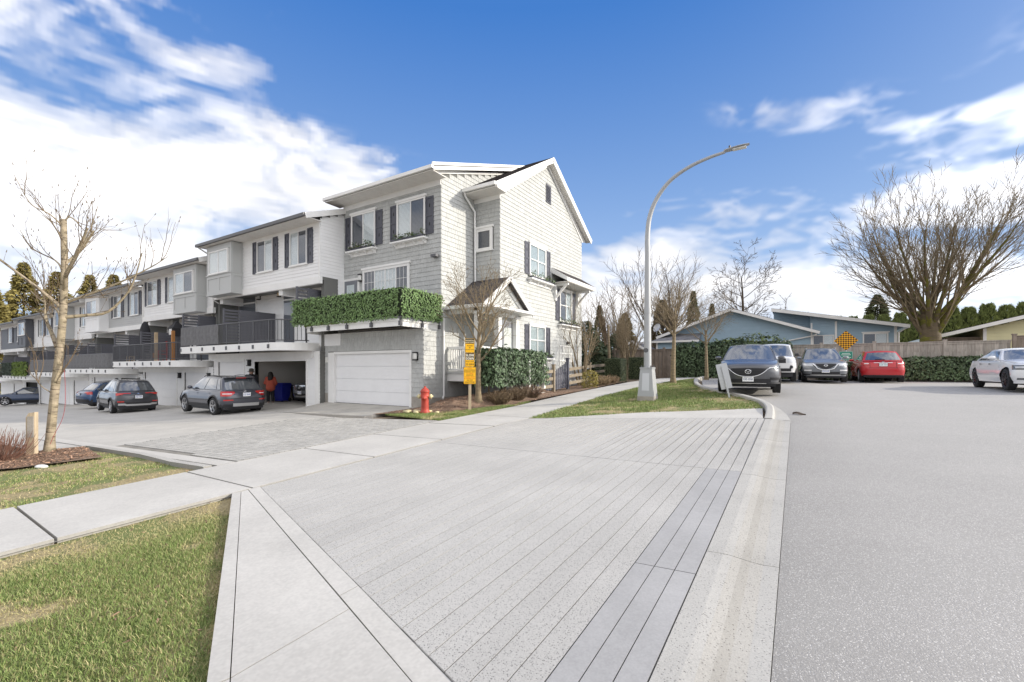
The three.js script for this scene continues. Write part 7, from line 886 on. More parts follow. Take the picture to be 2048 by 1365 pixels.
// A car from its proportions. z forward, x to its left, y up, origin on the ground in the middle of the wheelbase.
function makeCar(name, label, category, s, pos, turn) {
  const c = thing(name, label, category, pos, turn, null), zf = s.wb / 2, zr = -s.wb / 2, nose = zf + s.fo, tail = nose - s.L, hw = s.W / 2, Ra = s.R + 0.055, DF = s.df ?? 0.42, DR = s.dr ?? 0.34, jf = nose - DF, jr = tail + DR, M = s.paint;
  const key = [[jr, s.deckY], [s.rearBase, s.beltR], [s.cowl, s.beltF], [jf, s.hoodY]], topY = (z) => { if (z <= key[0][0]) return key[0][1]; for (let i = 0; i < 3; i++) if (z <= key[i + 1][0]) { const t = (z - key[i][0]) / (key[i + 1][0] - key[i][0]), e = i === 2 ? 1 - Math.pow(1 - t, 1.0) * 1 : t; return lerp(key[i][1], key[i + 1][1], i === 2 ? t * t * 0.45 + t * 0.55 : e); } return key[3][1]; };
  const width = (z) => hw * (1 - 0.045 * sstep(zf * 0.7, jf, z) - 0.05 * sstep(-zr * 0.8, -jr, -z)), sillY = (z) => { let y = s.sill; for (const w of [zf, zr]) { const d = Math.abs(z - w); if (d < Ra) y = Math.max(y, s.R + Math.sqrt(Ra * Ra - d * d)); } return y; };
  const side = (y, top, z) => { const t = clamp((y - s.sill) / (top - s.sill)); return (0.955 + 0.075 * Math.sin(Math.pow(t, 0.8) * 2.5) - 0.075 * t * t - 0.012 * sstep(0.60, 0.66, t) + 0.010 * sstep(0.2, 0.28, t) * (1 - sstep(0.3, 0.45, t))); };
  const sideX = (z, y) => width(z) * side(y, topY(z), z), crown = (z) => z > s.cowl ? 0.055 : 0.03;
  // shell
  const zs = []; const n0 = 56; for (let i = 0; i <= n0; i++) zs.push(lerp(jr, jf, i / n0)); for (const w of [zf, zr]) for (let i = -10; i <= 10; i++) zs.push(w + Ra * Math.sin(i / 10 * Math.PI / 2) * 0.9999); zs.sort((a, b) => a - b); const Z = zs.filter((z, i) => z >= jr && z <= jf && (!i || z - zs[i - 1] > 1e-4));
  const SN = 9, HN = 6, sec = (z, j) => { const top = topY(z), w = width(z); if (j <= SN) { const t = j / SN, y = lerp(sillY(z), top, t); return [w * side(y, top, z), y, z]; } const u = (j - SN) / HN, x = w * side(top, top, z) * (1 - u); return [x, top + crown(z) * (1 - Math.pow(1 - u, 2.2)), z]; };
  const b = new MB(); for (const m of [1, -1]) b.grid(Z.length - 1, SN + HN, (u, v, i, j) => { const p = sec(Z[i], j); return [p[0] * m, p[1], p[2]]; }, m > 0);
  const yb = s.bumper ?? s.sill, cap = (f) => { const zj = f ? jf : jr, D = f ? DF : DR, sg = f ? 1 : -1, top = topY(zj), wmax = (y) => width(zj) * side(y, top, zj), low = f ? yb : (s.bumperR ?? yb); return { zj, top, low, wmax, z: (x, y) => { const w = wmax(y), yt = top + crown(zj) * (1 - Math.pow(Math.min(1, Math.abs(x) / w), 2.2)), v = clamp((y - low) / (yt - low)), pk = f ? (s.peakF ?? 0.55) : (s.peakR ?? 0.45), pw = f ? (s.powF ?? 3) : (s.powR ?? 3), pr = v > pk ? Math.pow(Math.max(0, 1 - Math.pow((v - pk) / (1 - pk), pw)), 0.6) : 1 - 0.14 * Math.pow((pk - v) / pk, 2); return zj + sg * D * pr * Math.pow(Math.max(0, 1 - Math.pow(Math.min(1, Math.abs(x) / w), s.plan ?? 3.2)), 0.5); } }; };
  const F = cap(true), Bk = cap(false);
  for (const [q, flip] of [[F, false], [Bk, true]]) b.grid(24, 18, (u, v) => { const su = u * 2 - 1, uu = Math.sign(su) * (1 - Math.pow(1 - Math.abs(su), 1.5)), w0 = q.wmax(q.low), vv = 1 - Math.pow(1 - v, 1.5); let y = lerp(q.low, q.top, vv); const x = uu * q.wmax(y); const yt = q.top + crown(q.zj) * (1 - Math.pow(Math.abs(uu), 2.2)); y = lerp(q.low, yt, vv); return [x, y, q.z(x, y)]; }, !flip);
  // roof and pillars
  const wb = width(s.cowl) * side(9, 1, 0), belt = (z) => topY(z) - 0.012, W0 = hw * (s.tumble0 ?? 0.90), W1 = hw * (s.tumble1 ?? 0.68), zWb = s.cowl + 0.10, zWt = s.roofF, zRt = s.roofR, zRb = s.rearBase - 0.02;
  const roofY = (z) => { const t = clamp((z - zRt) / (zWt - zRt)), peak = s.roofPeak ?? 0.6; return s.H - 0.055 - (s.roofDrop ?? 0.06) * Math.pow(Math.max(0, (peak - t) / peak), 2) - 0.05 * Math.pow(Math.max(0, (t - peak) / (1 - peak)), 2); };
  const sidePt = (u, v, m, out = 0) => { const zb = lerp(zRb, zWb - 0.05, u), zt = lerp(zRt, zWt, u), x0 = W0 * (1 - 0.03 * Math.pow(Math.abs(u * 2 - 1), 3)), x1 = W1 * (1 - 0.05 * Math.pow(Math.abs(u * 2 - 1), 3)); return [m * (lerp(x0, x1, Math.pow(v, 1.25)) + out), lerp(belt(zb), roofY(zt), v) , lerp(zb, zt, v)]; };
  const endPt = (u, v, front, out = 0) => { const sg = front ? 1 : -1, q = sidePt(front ? 1 : 0, v, 1), x = u * q[0], bow = (front ? 0.16 : 0.12) * (1 - Math.abs(u) ** 2.2) * (1 - v * 0.45), cr = 0.05 * (1 - u * u) * (v > 0 ? Math.pow(v, 3) : 0); return [x, q[1] + cr + out * 0.7, q[2] + sg * (bow + out)]; };
  for (const m of [1, -1]) b.grid(16, 6, (u, v) => sidePt(u, v, m), m < 0); b.grid(12, 6, (u, v) => endPt(u * 2 - 1, v, true), false); b.grid(12, 6, (u, v) => endPt(u * 2 - 1, v, false), true);
  b.grid(14, 12, (u, v) => { const a = v * 2 - 1, q = sidePt(u, 1, 1); const e = endPt(a, 1, true), r = endPt(a, 1, false); return [q[0] * a, q[1] + 0.05 * (1 - a * a), lerp(r[2], e[2], u)]; }, false);
  b.build('body', M, c);
  // glass
  const gp = (nm, f, mat = MAT.carGlass) => { const g = new MB(); f(g); return g.build(nm, mat, c); }; const ins = s.frame ?? 0.05;
  gp('windshield', (g) => g.grid(12, 6, (u, v) => endPt((u * 2 - 1) * 0.93, lerp(0.02, 0.94, v), true, 0.008), false)); gp('rear_window', (g) => g.grid(12, 6, (u, v) => endPt((u * 2 - 1) * (s.rearGlassW ?? 0.88), lerp(s.rearGlassLow ?? 0.10, 0.86, v), false, 0.008), true));
  for (const m of [1, -1]) for (const [b0, b1, t0, t1] of s.windows) gp('side_window', (g) => g.grid(8, 5, (u, v) => sidePt(lerp(lerp(b0, t0, v), lerp(b1, t1, v), u), lerp(0.07, s.glassTop ?? 0.88, v), m, 0.008), m < 0));
  if (s.chromeLine) for (const m of [1, -1]) gp('window_trim', (g) => { for (const vv of [0.045]) { const a = sidePt(s.windows[s.windows.length - 1][0], vv, m, 0.012), P = []; for (let i = 0; i <= 8; i++) P.push(sidePt(lerp(s.windows[0][0], s.windows[s.windows.length - 1][1], i / 8), vv, m, 0.012)); g.tube(P, 0.012, 5); } }, MAT.chrome);
  // patches on nose, tail and flanks
  const onCap = (nm, q, sg, x0, x1, top, bot, mat, out = 0.012, n = 12) => gp(nm, (g) => { const P = (u, v, o) => { const x = lerp(x0, x1, u), y = lerp(bot(x), top(x), v); return [x, y, q.z(x, y) + sg * o]; }; g.grid(n, 5, (u, v) => P(u, v, out), sg < 0); for (const v of [0, 1]) g.grid(n, 1, (u, w) => P(u, v, w ? out : -0.01)); for (const u of [0, 1]) g.grid(5, 1, (v, w) => P(u, v, w ? out : -0.01)); }, mat);
  const K = (y) => () => y, both = (nm, q, sg, x0, x1, top, bot, mat, out, n) => { onCap(nm, q, sg, x0, x1, top, bot, mat, out, n); onCap(nm, q, sg, -x1, -x0, (x) => top(-x), (x) => bot(-x), mat, out, n); };
  const onSide = (nm, m, z0, z1, top, bot, mat, out = 0.006, n = 10) => gp(nm, (g) => g.grid(n, 3, (u, v) => { const z = lerp(z0, z1, u), y = lerp(bot(z), top(z), v); return [m * (sideX(z, y) + out), y, z]; }, m > 0), mat);
  const tools = { c, s, F, Bk, onCap, both, onSide, K, gp, sideX, topY, sillY, zf, zr, nose, tail, hw, endPt, sidePt, roofY, jf, jr };
  // underside, wheel wells, seams
  gp('underbody', (g) => { g.box(-hw + 0.30, 0.19, jr + 0.1, hw - 0.30, s.sill + 0.25, jf - 0.05); g.box(-hw + 0.12, 0.21, zr + Ra + 0.04, hw - 0.12, s.sill + 0.08, zf - Ra - 0.04); g.box(-hw + 0.16, 0.24, jr - 0.14, hw - 0.16, s.sill + 0.2, zr - Ra); g.box(-hw + 0.16, 0.22, zf + Ra, hw - 0.16, s.sill + 0.2, jf + 0.18); for (const w of [zf, zr]) for (const m of [1, -1]) { const x = m * (hw - 0.30); g.grid(12, 1, (u, v) => { const a = u * Math.PI; return [v ? x : m * (hw - 0.03), s.R + Math.sin(a) * (Ra + 0.01), w + Math.cos(a) * (Ra + 0.01)]; }); } }, MAT.plasticBlack);
  if (s.clad !== false) for (const m of [1, -1]) { for (const w of [zf, zr]) gp('arch_trim', (g) => g.grid(18, 1, (u, v) => { const a = lerp(-0.12, Math.PI + 0.12, u), r = Ra + (v ? 0.055 : -0.004), y = Math.max(s.sill * 0.9, s.R + Math.sin(a) * r), z = w + Math.cos(a) * r; return [m * (sideX(z, y) + (v ? 0.004 : 0.012)), y, z]; }, m < 0), s.archMat ?? MAT.plasticBlack); }
  for (const m of [1, -1]) { onSide('sill_trim', m, zr + Ra, zf - Ra, K(s.sill + 0.10), K(s.sill - 0.04), s.clad !== false ? MAT.plasticBlack : M, 0.010); for (const z of s.seams) onSide('door_seam', m, z - 0.005, z + 0.005, (q) => topY(q) - 0.02, K(s.sill + 0.10), MAT.seam, 0.002, 1); for (const z of s.handles) { onSide('door_handle', m, z - 0.09, z + 0.09, (q) => topY(q) - 0.115, (q) => topY(q) - 0.145, s.handleMat ?? M, 0.028, 3); }
    gp('mirror', (g) => { const z = s.cowl - 0.30, y = topY(z) + 0.09, x = W0 + 0.07; g.grid(10, 8, (u, v) => { const a = u * Math.PI * 2, t = v * Math.PI; return [m * (x + 0.06 + 0.11 * Math.cos(t)), y + 0.072 * Math.sin(t) * Math.sin(a), z + 0.075 * Math.sin(t) * Math.cos(a)]; }); g.bar([m * (x - 0.10), y - 0.08, z], [m * (x + 0.03), y - 0.03, z], 0.05, 0.03); }, s.mirrorMat ?? M); }
  if (s.rails) for (const m of [1, -1]) gp('roof_rail', (g) => { const P = []; for (let i = 0; i <= 10; i++) { const u = lerp(0.06, 0.94, i / 10), q = sidePt(u, 1, m); P.push([q[0] * 0.97, q[1] + (i === 0 || i === 10 ? 0.01 : 0.055), q[2]]); } g.tube(P, 0.016, 6); }, s.railMat ?? MAT.plasticBlack);
  // wheels
  for (const [z, t] of [[zf, s.steer ?? 0], [zr, 0]]) for (const m of [1, -1]) { const [ty, rim, bk] = wheelParts(s.R, s.tyreW ?? 0.235, s.rim), w = new THREE.Group(); w.name = 'wheel'; w.position.set(m * (hw - 0.128), s.R, z); w.rotation.y = (m < 0 ? Math.PI : 0) + t; c.add(w); addMesh('tyre', ty, MAT.rubber, w); addMesh('rim', rim, s.rimMat ?? MAT.rimSilver, w); addMesh('brake_disc', bk, MAT.plasticBlack, w); w.children.forEach((q, i) => { q.name = ['tyre', 'rim', 'brake_disc'][i]; }); }
  s.detail?.(tools); return c;
}
const emblem = (t, q, sg, x, y, fn, out = 0.03) => { const g = new MB(); fn(g, (dx, dy, o = 0) => { const X = x + dx, Y = y + dy; return [X, Y, q.z(X, Y) + sg * (out + o)]; }); return g.build('emblem', MAT.chrome, t.c); };
const ring = (P, r, k, n = 22) => Array.from({ length: n + 1 }, (_, i) => P(Math.cos(i / n * 6.2832) * r * k, Math.sin(i / n * 6.2832) * r));
const plateOn = (t, q, sg, y, txt, col) => { const g = new MB(), w = 0.155, h = 0.078, z = q.z(0, y) + sg * 0.025, tl = 0; g.hexa([[-w - 0.012, y - h - 0.012, z - 0.01], [w + 0.012, y - h - 0.012, z - 0.01], [w + 0.012, y + h + 0.012, z - 0.01], [-w - 0.012, y + h + 0.012, z - 0.01]], [[-w - 0.012, y - h - 0.012, z + 0.004], [w + 0.012, y - h - 0.012, z + 0.004], [w + 0.012, y + h + 0.012, z + 0.004], [-w - 0.012, y + h + 0.012, z + 0.004]]); const fr = g.build('licence_plate', MAT.plasticBlack, t.c); const p = new THREE.PlaneGeometry(w * 2, h * 2); if (sg < 0) p.rotateY(Math.PI); p.translate(0, y, z + sg * (sg > 0 ? 0.007 : 0.013)); addMesh('plate_print', p, plateTex(txt, col), fr); return fr; };
const SUVW = [[0.03, 0.13, 0.06, 0.15], [0.15, 0.50, 0.17, 0.50], [0.525, 0.93, 0.525, 0.955]];
// body proportions shared by the tall cars
const SUV = (o) => { const s = { L: 4.65, W: 1.88, H: 1.66, wb: 2.80, fo: 0.92, R: 0.355, sill: 0.36, bumper: 0.30, bumperR: 0.34, deckY: 1.02, beltR: 1.06, beltF: 1.04, hoodY: 0.92, rim: 'star', windows: SUVW, tumble0: 0.905, tumble1: 0.70, ...o }; const zf = s.wb / 2; s.cowl ??= zf - 0.42; s.roofF ??= s.cowl - 0.72; s.rearBase ??= -zf - 0.58; s.roofR ??= -zf - 0.20; s.seams ??= [zf - 0.50, 0.02, -zf + 0.30]; s.handles ??= [0.18, -zf + 0.42 + 0.0]; return s; };
const at0 = (x, z, d = 0) => [x, H(x, z) + d, z];

// dark grey estate, seen from behind, before the open garage
makeCar('parked_car', 'dark blue grey SUV seen from behind beside the open garage', 'car', SUV({ paint: MAT.paintGrey, R: 0.37, rim: 'star', rails: true, L: 4.65, powR: 2.6, peakR: 0.50, detail: (t) => {
  const { Bk, both, onCap, K, c } = t; both('taillight', Bk, -1, 0.42, 0.88, (x) => 1.00 - (x < 0.6 ? (0.6 - x) * 0.05 : 0), (x) => x < 0.62 ? lerp(0.94, 0.80, (x - 0.42) / 0.2) : 0.80, MAT.tailRed, 0.018); both('taillight_strip', Bk, -1, 0.55, 0.86, K(0.915), K(0.885), MAT.lampWhite, 0.024); both('reflector', Bk, -1, 0.52, 0.84, K(0.665), K(0.615), MAT.tailRed, 0.016); onCap('bumper_trim', Bk, -1, -0.9, 0.9, K(0.47), K(0.345), MAT.plasticBlack, 0.012, 20); onCap('skid_plate', Bk, -1, -0.52, 0.52, K(0.50), (x) => 0.37 + 0.05 * Math.max(0, Math.abs(x) - 0.4), MAT.skidSilver, 0.024); onCap('plate_recess', Bk, -1, -0.33, 0.33, K(0.935), K(0.775), MAT.paintGrey, 0.003); onCap('tailgate_seam', Bk, -1, -0.78, 0.78, K(0.705), K(0.69), MAT.seam, 0.006, 16); plateOn(t, Bk, -1, 0.86, 'LS2 84B'); emblem(t, Bk, -1, 0, 1.0, (g, P) => { g.tube(ring(P, 0.045, 1), 0.011, 6); g.quad(P(-0.04, 0), P(0, 0.04), P(0.04, 0), P(0, -0.04)); }, 0.02);
  for (const x of [-0.62, -0.5]) { const e = new MB(); const z = Bk.z(x, 0.4) - 0.03; e.tube([[-x, 0.42, z + 0.2], [-x, 0.42, z]], 0.05, 12, false); e.tube([[-x, 0.42, z + 0.01], [-x, 0.42, z - 0.006]], 0.056, 12, false); e.build('exhaust', MAT.chrome, c); } t.gp('spoiler', (g) => g.hexa([[-0.60, 1.575, t.s.roofR - 0.03], [0.60, 1.575, t.s.roofR - 0.03], [0.58, 1.535, t.s.roofR - 0.22], [-0.58, 1.535, t.s.roofR - 0.22]].reverse(), [[-0.60, 1.612, t.s.roofR], [0.60, 1.612, t.s.roofR], [0.58, 1.565, t.s.roofR - 0.24], [-0.58, 1.565, t.s.roofR - 0.24]].reverse()), MAT.paintGrey); t.gp('brake_light', (g) => g.box(-0.2, 1.535, t.s.roofR - 0.245, 0.2, 1.56, t.s.roofR - 0.235), MAT.tailRed); t.gp('antenna', (g) => g.hexa([[-0.03, 1.60, -1.2], [0.03, 1.60, -1.2], [0.03, 1.60, -1.32], [-0.03, 1.60, -1.32]], [[-0.008, 1.67, -1.27], [0.008, 1.67, -1.27], [0.008, 1.66, -1.32], [-0.008, 1.66, -1.32]]), MAT.paintGrey);
} }), at0(-22.05, -10.45, 0.0), -Math.PI / 2 - 0.04);
// second SUV further down the lane
makeCar('parked_car', 'dark grey SUV with slim red lights halfway down the lane', 'car', SUV({ paint: MAT.paintCharcoal, L: 4.71, W: 1.86, H: 1.75, wb: 2.70, R: 0.37, deckY: 1.10, beltR: 1.13, beltF: 1.10, hoodY: 1.0, rails: true, railMat: MAT.skidSilver, rimMat: MAT.rimSilver, detail: (t) => {
  const { Bk, both, onCap, K } = t; both('taillight', Bk, -1, 0.30, 0.86, (x) => 1.07, (x) => x < 0.6 ? 1.025 : 1.0 - (x - 0.6) * 0.25, MAT.tailRed, 0.02); both('reflector', Bk, -1, 0.58, 0.83, K(0.66), K(0.60), MAT.tailRed, 0.016); onCap('bumper_trim', Bk, -1, -0.9, 0.9, K(0.60), K(0.36), MAT.plasticBlack, 0.012, 20); onCap('skid_plate', Bk, -1, -0.80, 0.80, (x) => 0.50 + (Math.abs(x) > 0.5 ? 0.04 : 0), (x) => 0.43 + (Math.abs(x) > 0.5 ? 0.01 : -0.02), MAT.skidSilver, 0.026, 20); plateOn(t, Bk, -1, 0.86, 'PK1 59T'); emblem(t, Bk, -1, 0, 1.03, (g, P) => { for (const a of [90, 210, 330]) { const k = a * Math.PI / 180, q = [Math.cos(k) * 0.042, Math.sin(k) * 0.042], s = [-Math.sin(k) * 0.024, Math.cos(k) * 0.024]; g.quad(P(0, 0), P(q[0] * 0.5 + s[0], q[1] * 0.5 + s[1]), P(q[0], q[1]), P(q[0] * 0.5 - s[0], q[1] * 0.5 - s[1])); } }, 0.022);
} }), at0(-31.3, -9.95), -Math.PI / 2 - 0.10);
// blue SUV backing out of a garage
makeCar('parked_car', 'blue SUV nosed into a garage behind the second grey SUV', 'car', SUV({ paint: MAT.paintBlue, L: 4.65, H: 1.68, W: 1.87, wb: 2.67, deckY: 1.06, beltR: 1.12, beltF: 1.06, roofDrop: 0.12, R: 0.365, rails: true, detail: (t) => { const { Bk, both, onCap, K } = t; both('taillight', Bk, -1, 0.50, 0.88, K(1.03), (x) => x > 0.7 ? 0.86 : 0.94, MAT.tailRed, 0.02); onCap('bumper_trim', Bk, -1, -0.9, 0.9, K(0.56), K(0.35), MAT.plasticBlack, 0.012, 20); plateOn(t, Bk, -1, 0.88, 'SB7 41H'); } }), at0(-39.0, -12.3, 0.02), Math.PI + 0.10);
// navy car coming out of the far garage
makeCar('parked_car', 'navy blue SUV nosing out of the farthest garage at the left edge', 'car', SUV({ paint: MAT.paintNavy, L: 4.6, H: 1.66, W: 1.86, wb: 2.7, R: 0.36, rimMat: MAT.rimSilver, chromeLine: true, detail: (t) => { const { F, both, onCap, K } = t; both('headlight', F, 1, 0.50, 0.88, K(0.86), K(0.72), MAT.headClear, 0.016); onCap('grille', F, 1, -0.48, 0.48, K(0.80), K(0.52), MAT.plasticBlack, 0.014); } }), at0(-61.4, -12.15, 0.02), -0.34);
// car inside the open garage, nose out
makeCar('parked_car', 'dark SUV with a silver grille parked inside the open garage', 'car', SUV({ paint: MAT.paintSilver, L: 4.95, W: 1.96, H: 1.76, wb: 2.98, R: 0.38, hoodY: 0.98, beltF: 1.12, beltR: 1.14, deckY: 1.1, powF: 4, peakF: 0.7, clad: false, detail: (t) => { const { F, both, onCap, K } = t; onCap('grille', F, 1, -0.42, 0.42, K(0.90), (x) => 0.64 + 0.04 * Math.pow(Math.abs(x) / 0.42, 3), MAT.chrome, 0.018, 16); for (let i = -8; i <= 8; i++) onCap('grille_bar', F, 1, i * 0.047 - 0.008, i * 0.047 + 0.008, K(0.88), K(0.665), MAT.plasticBlack, 0.022, 2); both('headlight', F, 1, 0.50, 0.88, K(0.89), K(0.77), MAT.headDark, 0.016); both('light_strip', F, 1, 0.55, 0.86, K(0.86), K(0.825), MAT.lampWhite, 0.022); onCap('air_intake', F, 1, -0.7, 0.7, K(0.50), K(0.38), MAT.plasticBlack, 0.012, 20); both('intake_trim', F, 1, 0.3, 0.84, (x) => 0.40 + (x - 0.3) * 0.12, (x) => 0.37 + (x - 0.3) * 0.10, MAT.chrome, 0.026); onCap('skid_plate', F, 1, -0.35, 0.35, K(0.385), K(0.35), MAT.chrome, 0.026); plateOn(t, F, 1, 0.545, 'NV3 07K'); emblem(t, F, 1, 0, 0.785, (g, P) => g.tube(ring(P, 0.045, 1), 0.012, 6), 0.03); } }), [-20.75, -0.22, -15.85], 0.0);

// cars on the right
makeCar('parked_car', 'charcoal crossover facing us beside the lawn, with a winged badge', 'car', SUV({ paint: MAT.paintGraphite, L: 4.55, W: 1.84, H: 1.66, wb: 2.70, R: 0.36, hoodY: 0.95, beltF: 1.06, rimMat: MAT.rimDark, powF: 3.4, peakF: 0.62, df: 0.5, detail: (t) => {
  const { F, both, onCap, K } = t; const gt = (x) => 0.80 - 0.02 * Math.pow(Math.abs(x) / 0.5, 2), gb = (x) => 0.535 + 0.22 * Math.pow(Math.abs(x) / 0.52, 2.6); onCap('grille', F, 1, -0.52, 0.52, gt, gb, MAT.plasticBlack, 0.014, 24); const g = new MB(), P = []; for (let i = -24; i <= 24; i++) { const x = i / 24 * 0.60, y = Math.abs(x) > 0.52 ? lerp(gb(0.52), 0.79, (Math.abs(x) - 0.52) / 0.08) : gb(x) - 0.008; P.push([x, y, F.z(x, y) + 0.024]); } g.tube(P, 0.015, 6); g.build('grille_trim', MAT.chrome, t.c); for (let k = 1; k < 5; k++) onCap('grille_bar', F, 1, -0.44 + k * 0.02, 0.44 - k * 0.02, K(0.80 - k * 0.05), K(0.79 - k * 0.05), MAT.seam, 0.018, 14);
  both('headlight', F, 1, 0.53, 0.885, (x) => 0.845 + (x - 0.53) * 0.06, (x) => 0.765 + (x - 0.53) * 0.05, MAT.headDark, 0.018); both('light_strip', F, 1, 0.58, 0.84, (x) => 0.815 + (x - 0.53) * 0.05, (x) => 0.795 + (x - 0.53) * 0.05, MAT.headClear, 0.023); onCap('air_intake', F, 1, -0.62, 0.62, K(0.455), K(0.36), MAT.plasticBlack, 0.013, 20); both('fog_recess', F, 1, 0.60, 0.86, (x) => 0.50, (x) => 0.42, MAT.plasticBlack, 0.012); onCap('bumper_trim', F, 1, -0.88, 0.88, K(0.352), K(0.305), MAT.plasticBlack, 0.016, 22); onCap('lip', F, 1, -0.5, 0.5, K(0.325), K(0.308), MAT.skidSilver, 0.022); plateOn(t, F, 1, 0.455, 'VA9 05M', '#5a5f78'); emblem(t, F, 1, 0, 0.685, (g, P) => { g.tube(ring(P, 0.064, 1.28), 0.010, 6); g.tube([P(-0.075, 0.012), P(-0.045, 0.026), P(0, -0.03), P(0.045, 0.026), P(0.075, 0.012)], 0.0115, 5); }, 0.03);
} }), at0(-1.42, -18.2, 0.0), 0.06);
makeCar('parked_truck', 'white pickup truck half hidden behind the charcoal crossover', 'truck', SUV({ paint: MAT.paintPearl, L: 5.2, W: 1.85, H: 1.82, wb: 3.1, R: 0.39, sill: 0.46, bumper: 0.42, hoodY: 1.12, beltF: 1.16, beltR: 1.14, deckY: 1.12, tumble0: 0.9, tumble1: 0.74, powF: 5, peakF: 0.75, clad: true, archMat: MAT.paintPearl, rearBase: -0.9, roofR: -0.55, windows: [[0.06, 0.46, 0.08, 0.46], [0.49, 0.93, 0.49, 0.95]], rails: true, mirrorMat: MAT.plasticBlack, detail: (t) => { const { F, both, onCap, K } = t; both('headlight', F, 1, 0.56, 0.88, K(1.05), K(0.86), MAT.headClear, 0.016); onCap('grille', F, 1, -0.5, 0.5, K(1.04), (x) => 0.84, MAT.plasticBlack, 0.014); onCap('grille_trim', F, 1, -0.2, 0.2, K(1.05), K(0.83), MAT.chrome, 0.02); onCap('bumper_trim', F, 1, -0.7, 0.7, K(0.60), K(0.46), MAT.plasticBlack, 0.012, 18); for (const x of [-0.70, 0.70]) t.gp('fog_light', (g) => g.geo(new THREE.CylinderGeometry(0.075, 0.075, 0.03, 16), new THREE.Matrix4().makeRotationX(Math.PI / 2).setPosition(x, 0.66, F.z(x, 0.66) + 0.01)), MAT.plasticBlack); } }), at0(-0.95, -26.1, 0), 0.02);
makeCar('parked_car', 'grey crossover facing us with a broad V shaped chrome grille', 'car', SUV({ paint: MAT.paintSilver, L: 4.69, W: 1.84, H: 1.72, wb: 2.71, R: 0.36, hoodY: 0.98, beltF: 1.10, beltR: 1.14, deckY: 1.1, rails: true, railMat: MAT.skidSilver, powF: 3, peakF: 0.6, detail: (t) => {
  const { F, both, onCap, K } = t; onCap('grille', F, 1, -0.40, 0.40, K(0.88), (x) => 0.62 + 0.26 * Math.pow(Math.abs(x) / 0.45, 1.6), MAT.plasticBlack, 0.014, 20); for (const m of [-1, 1]) { const g = new MB(); const P = [[0.50, 0.885], [0.42, 0.80], [0.33, 0.66], [0.20, 0.615], [0, 0.605]].map(([x, y]) => [m * x, y, F.z(m * x, y) + 0.03]); g.tube(P, [0.03, 0.04, 0.034, 0.026, 0.022], 6); g.build('grille_trim', MAT.chrome, t.c); } both('headlight', F, 1, 0.50, 0.885, (x) => 0.90, (x) => 0.77 + (x - 0.5) * 0.10, MAT.headClear, 0.018); both('fog_recess', F, 1, 0.55, 0.84, K(0.60), K(0.54), MAT.lampWhite, 0.014); onCap('air_intake', F, 1, -0.55, 0.55, K(0.50), K(0.40), MAT.plasticBlack, 0.012, 18); onCap('bumper_trim', F, 1, -0.88, 0.88, K(0.40), K(0.35), MAT.plasticBlack, 0.014, 22); onCap('skid_plate', F, 1, -0.6, 0.6, K(0.365), K(0.335), MAT.skidSilver, 0.022); plateOn(t, F, 1, 0.545, 'KH4 62R'); emblem(t, F, 1, 0, 0.80, (g, P) => { g.tube(ring(P, 0.055, 1.1), 0.011, 6); g.tube([P(-0.09, 0), P(0.09, 0)], 0.012, 5); }, 0.035);
} }), at0(1.05, -28.2, 0), 0.05);
makeCar('parked_car', 'bright red hatchback seen from behind', 'car', SUV({ paint: MAT.paintRed, L: 4.27, W: 1.78, H: 1.60, wb: 2.78, fo: 0.75, R: 0.325, sill: 0.30, bumper: 0.24, bumperR: 0.30, hoodY: 0.92, beltF: 1.02, beltR: 1.08, deckY: 1.04, clad: false, powR: 2.6, peakR: 0.42, dr: 0.30, rearBase: -1.86, roofR: -1.45, detail: (t) => {
  const { Bk, both, onCap, K } = t; both('taillight', Bk, -1, 0.52, 0.85, K(0.97), (x) => 0.82, MAT.tailRed, 0.016); both('taillight_strip', Bk, -1, 0.56, 0.72, K(0.925), K(0.885), MAT.lampWhite, 0.022); onCap('chrome_strip', Bk, -1, -0.36, 0.36, K(0.955), K(0.93), MAT.chrome, 0.018); onCap('tailgate_seam', Bk, -1, -0.56, 0.56, K(0.70), K(0.688), MAT.seam, 0.004); both('tailgate_seam', Bk, -1, 0.50, 0.512, K(1.0), K(0.69), MAT.seam, 0.004, 2); onCap('bumper_trim', Bk, -1, -0.78, 0.78, K(0.345), K(0.30), MAT.plasticBlack, 0.008, 18); plateOn(t, Bk, -1, 0.85, 'CG8 13D', '#3f7f8a'); emblem(t, Bk, -1, 0, 1.0, (g, P) => { g.tube(ring(P, 0.04, 1), 0.007, 6); for (const a of [90, 210, 330]) g.tube([P(0, 0), P(Math.cos(a * Math.PI / 180) * 0.04, Math.sin(a * Math.PI / 180) * 0.04)], 0.006, 4); }, 0.015); t.gp('wiper', (g) => { const a = t.endPt(-0.1, 0.12, false, 0.02), b = t.endPt(0.38, 0.16, false, 0.02); g.tube([a, b], 0.012, 5); }, MAT.plasticBlack); { const e = new MB(), z = Bk.z(-0.35, 0.3); e.tube([[0.35, 0.33, z + 0.2], [0.35, 0.33, z - 0.02]], 0.045, 12, false); e.build('exhaust', MAT.chrome, t.c); }
} }), at0(3.5, -30.3, 0), Math.PI + 0.03);
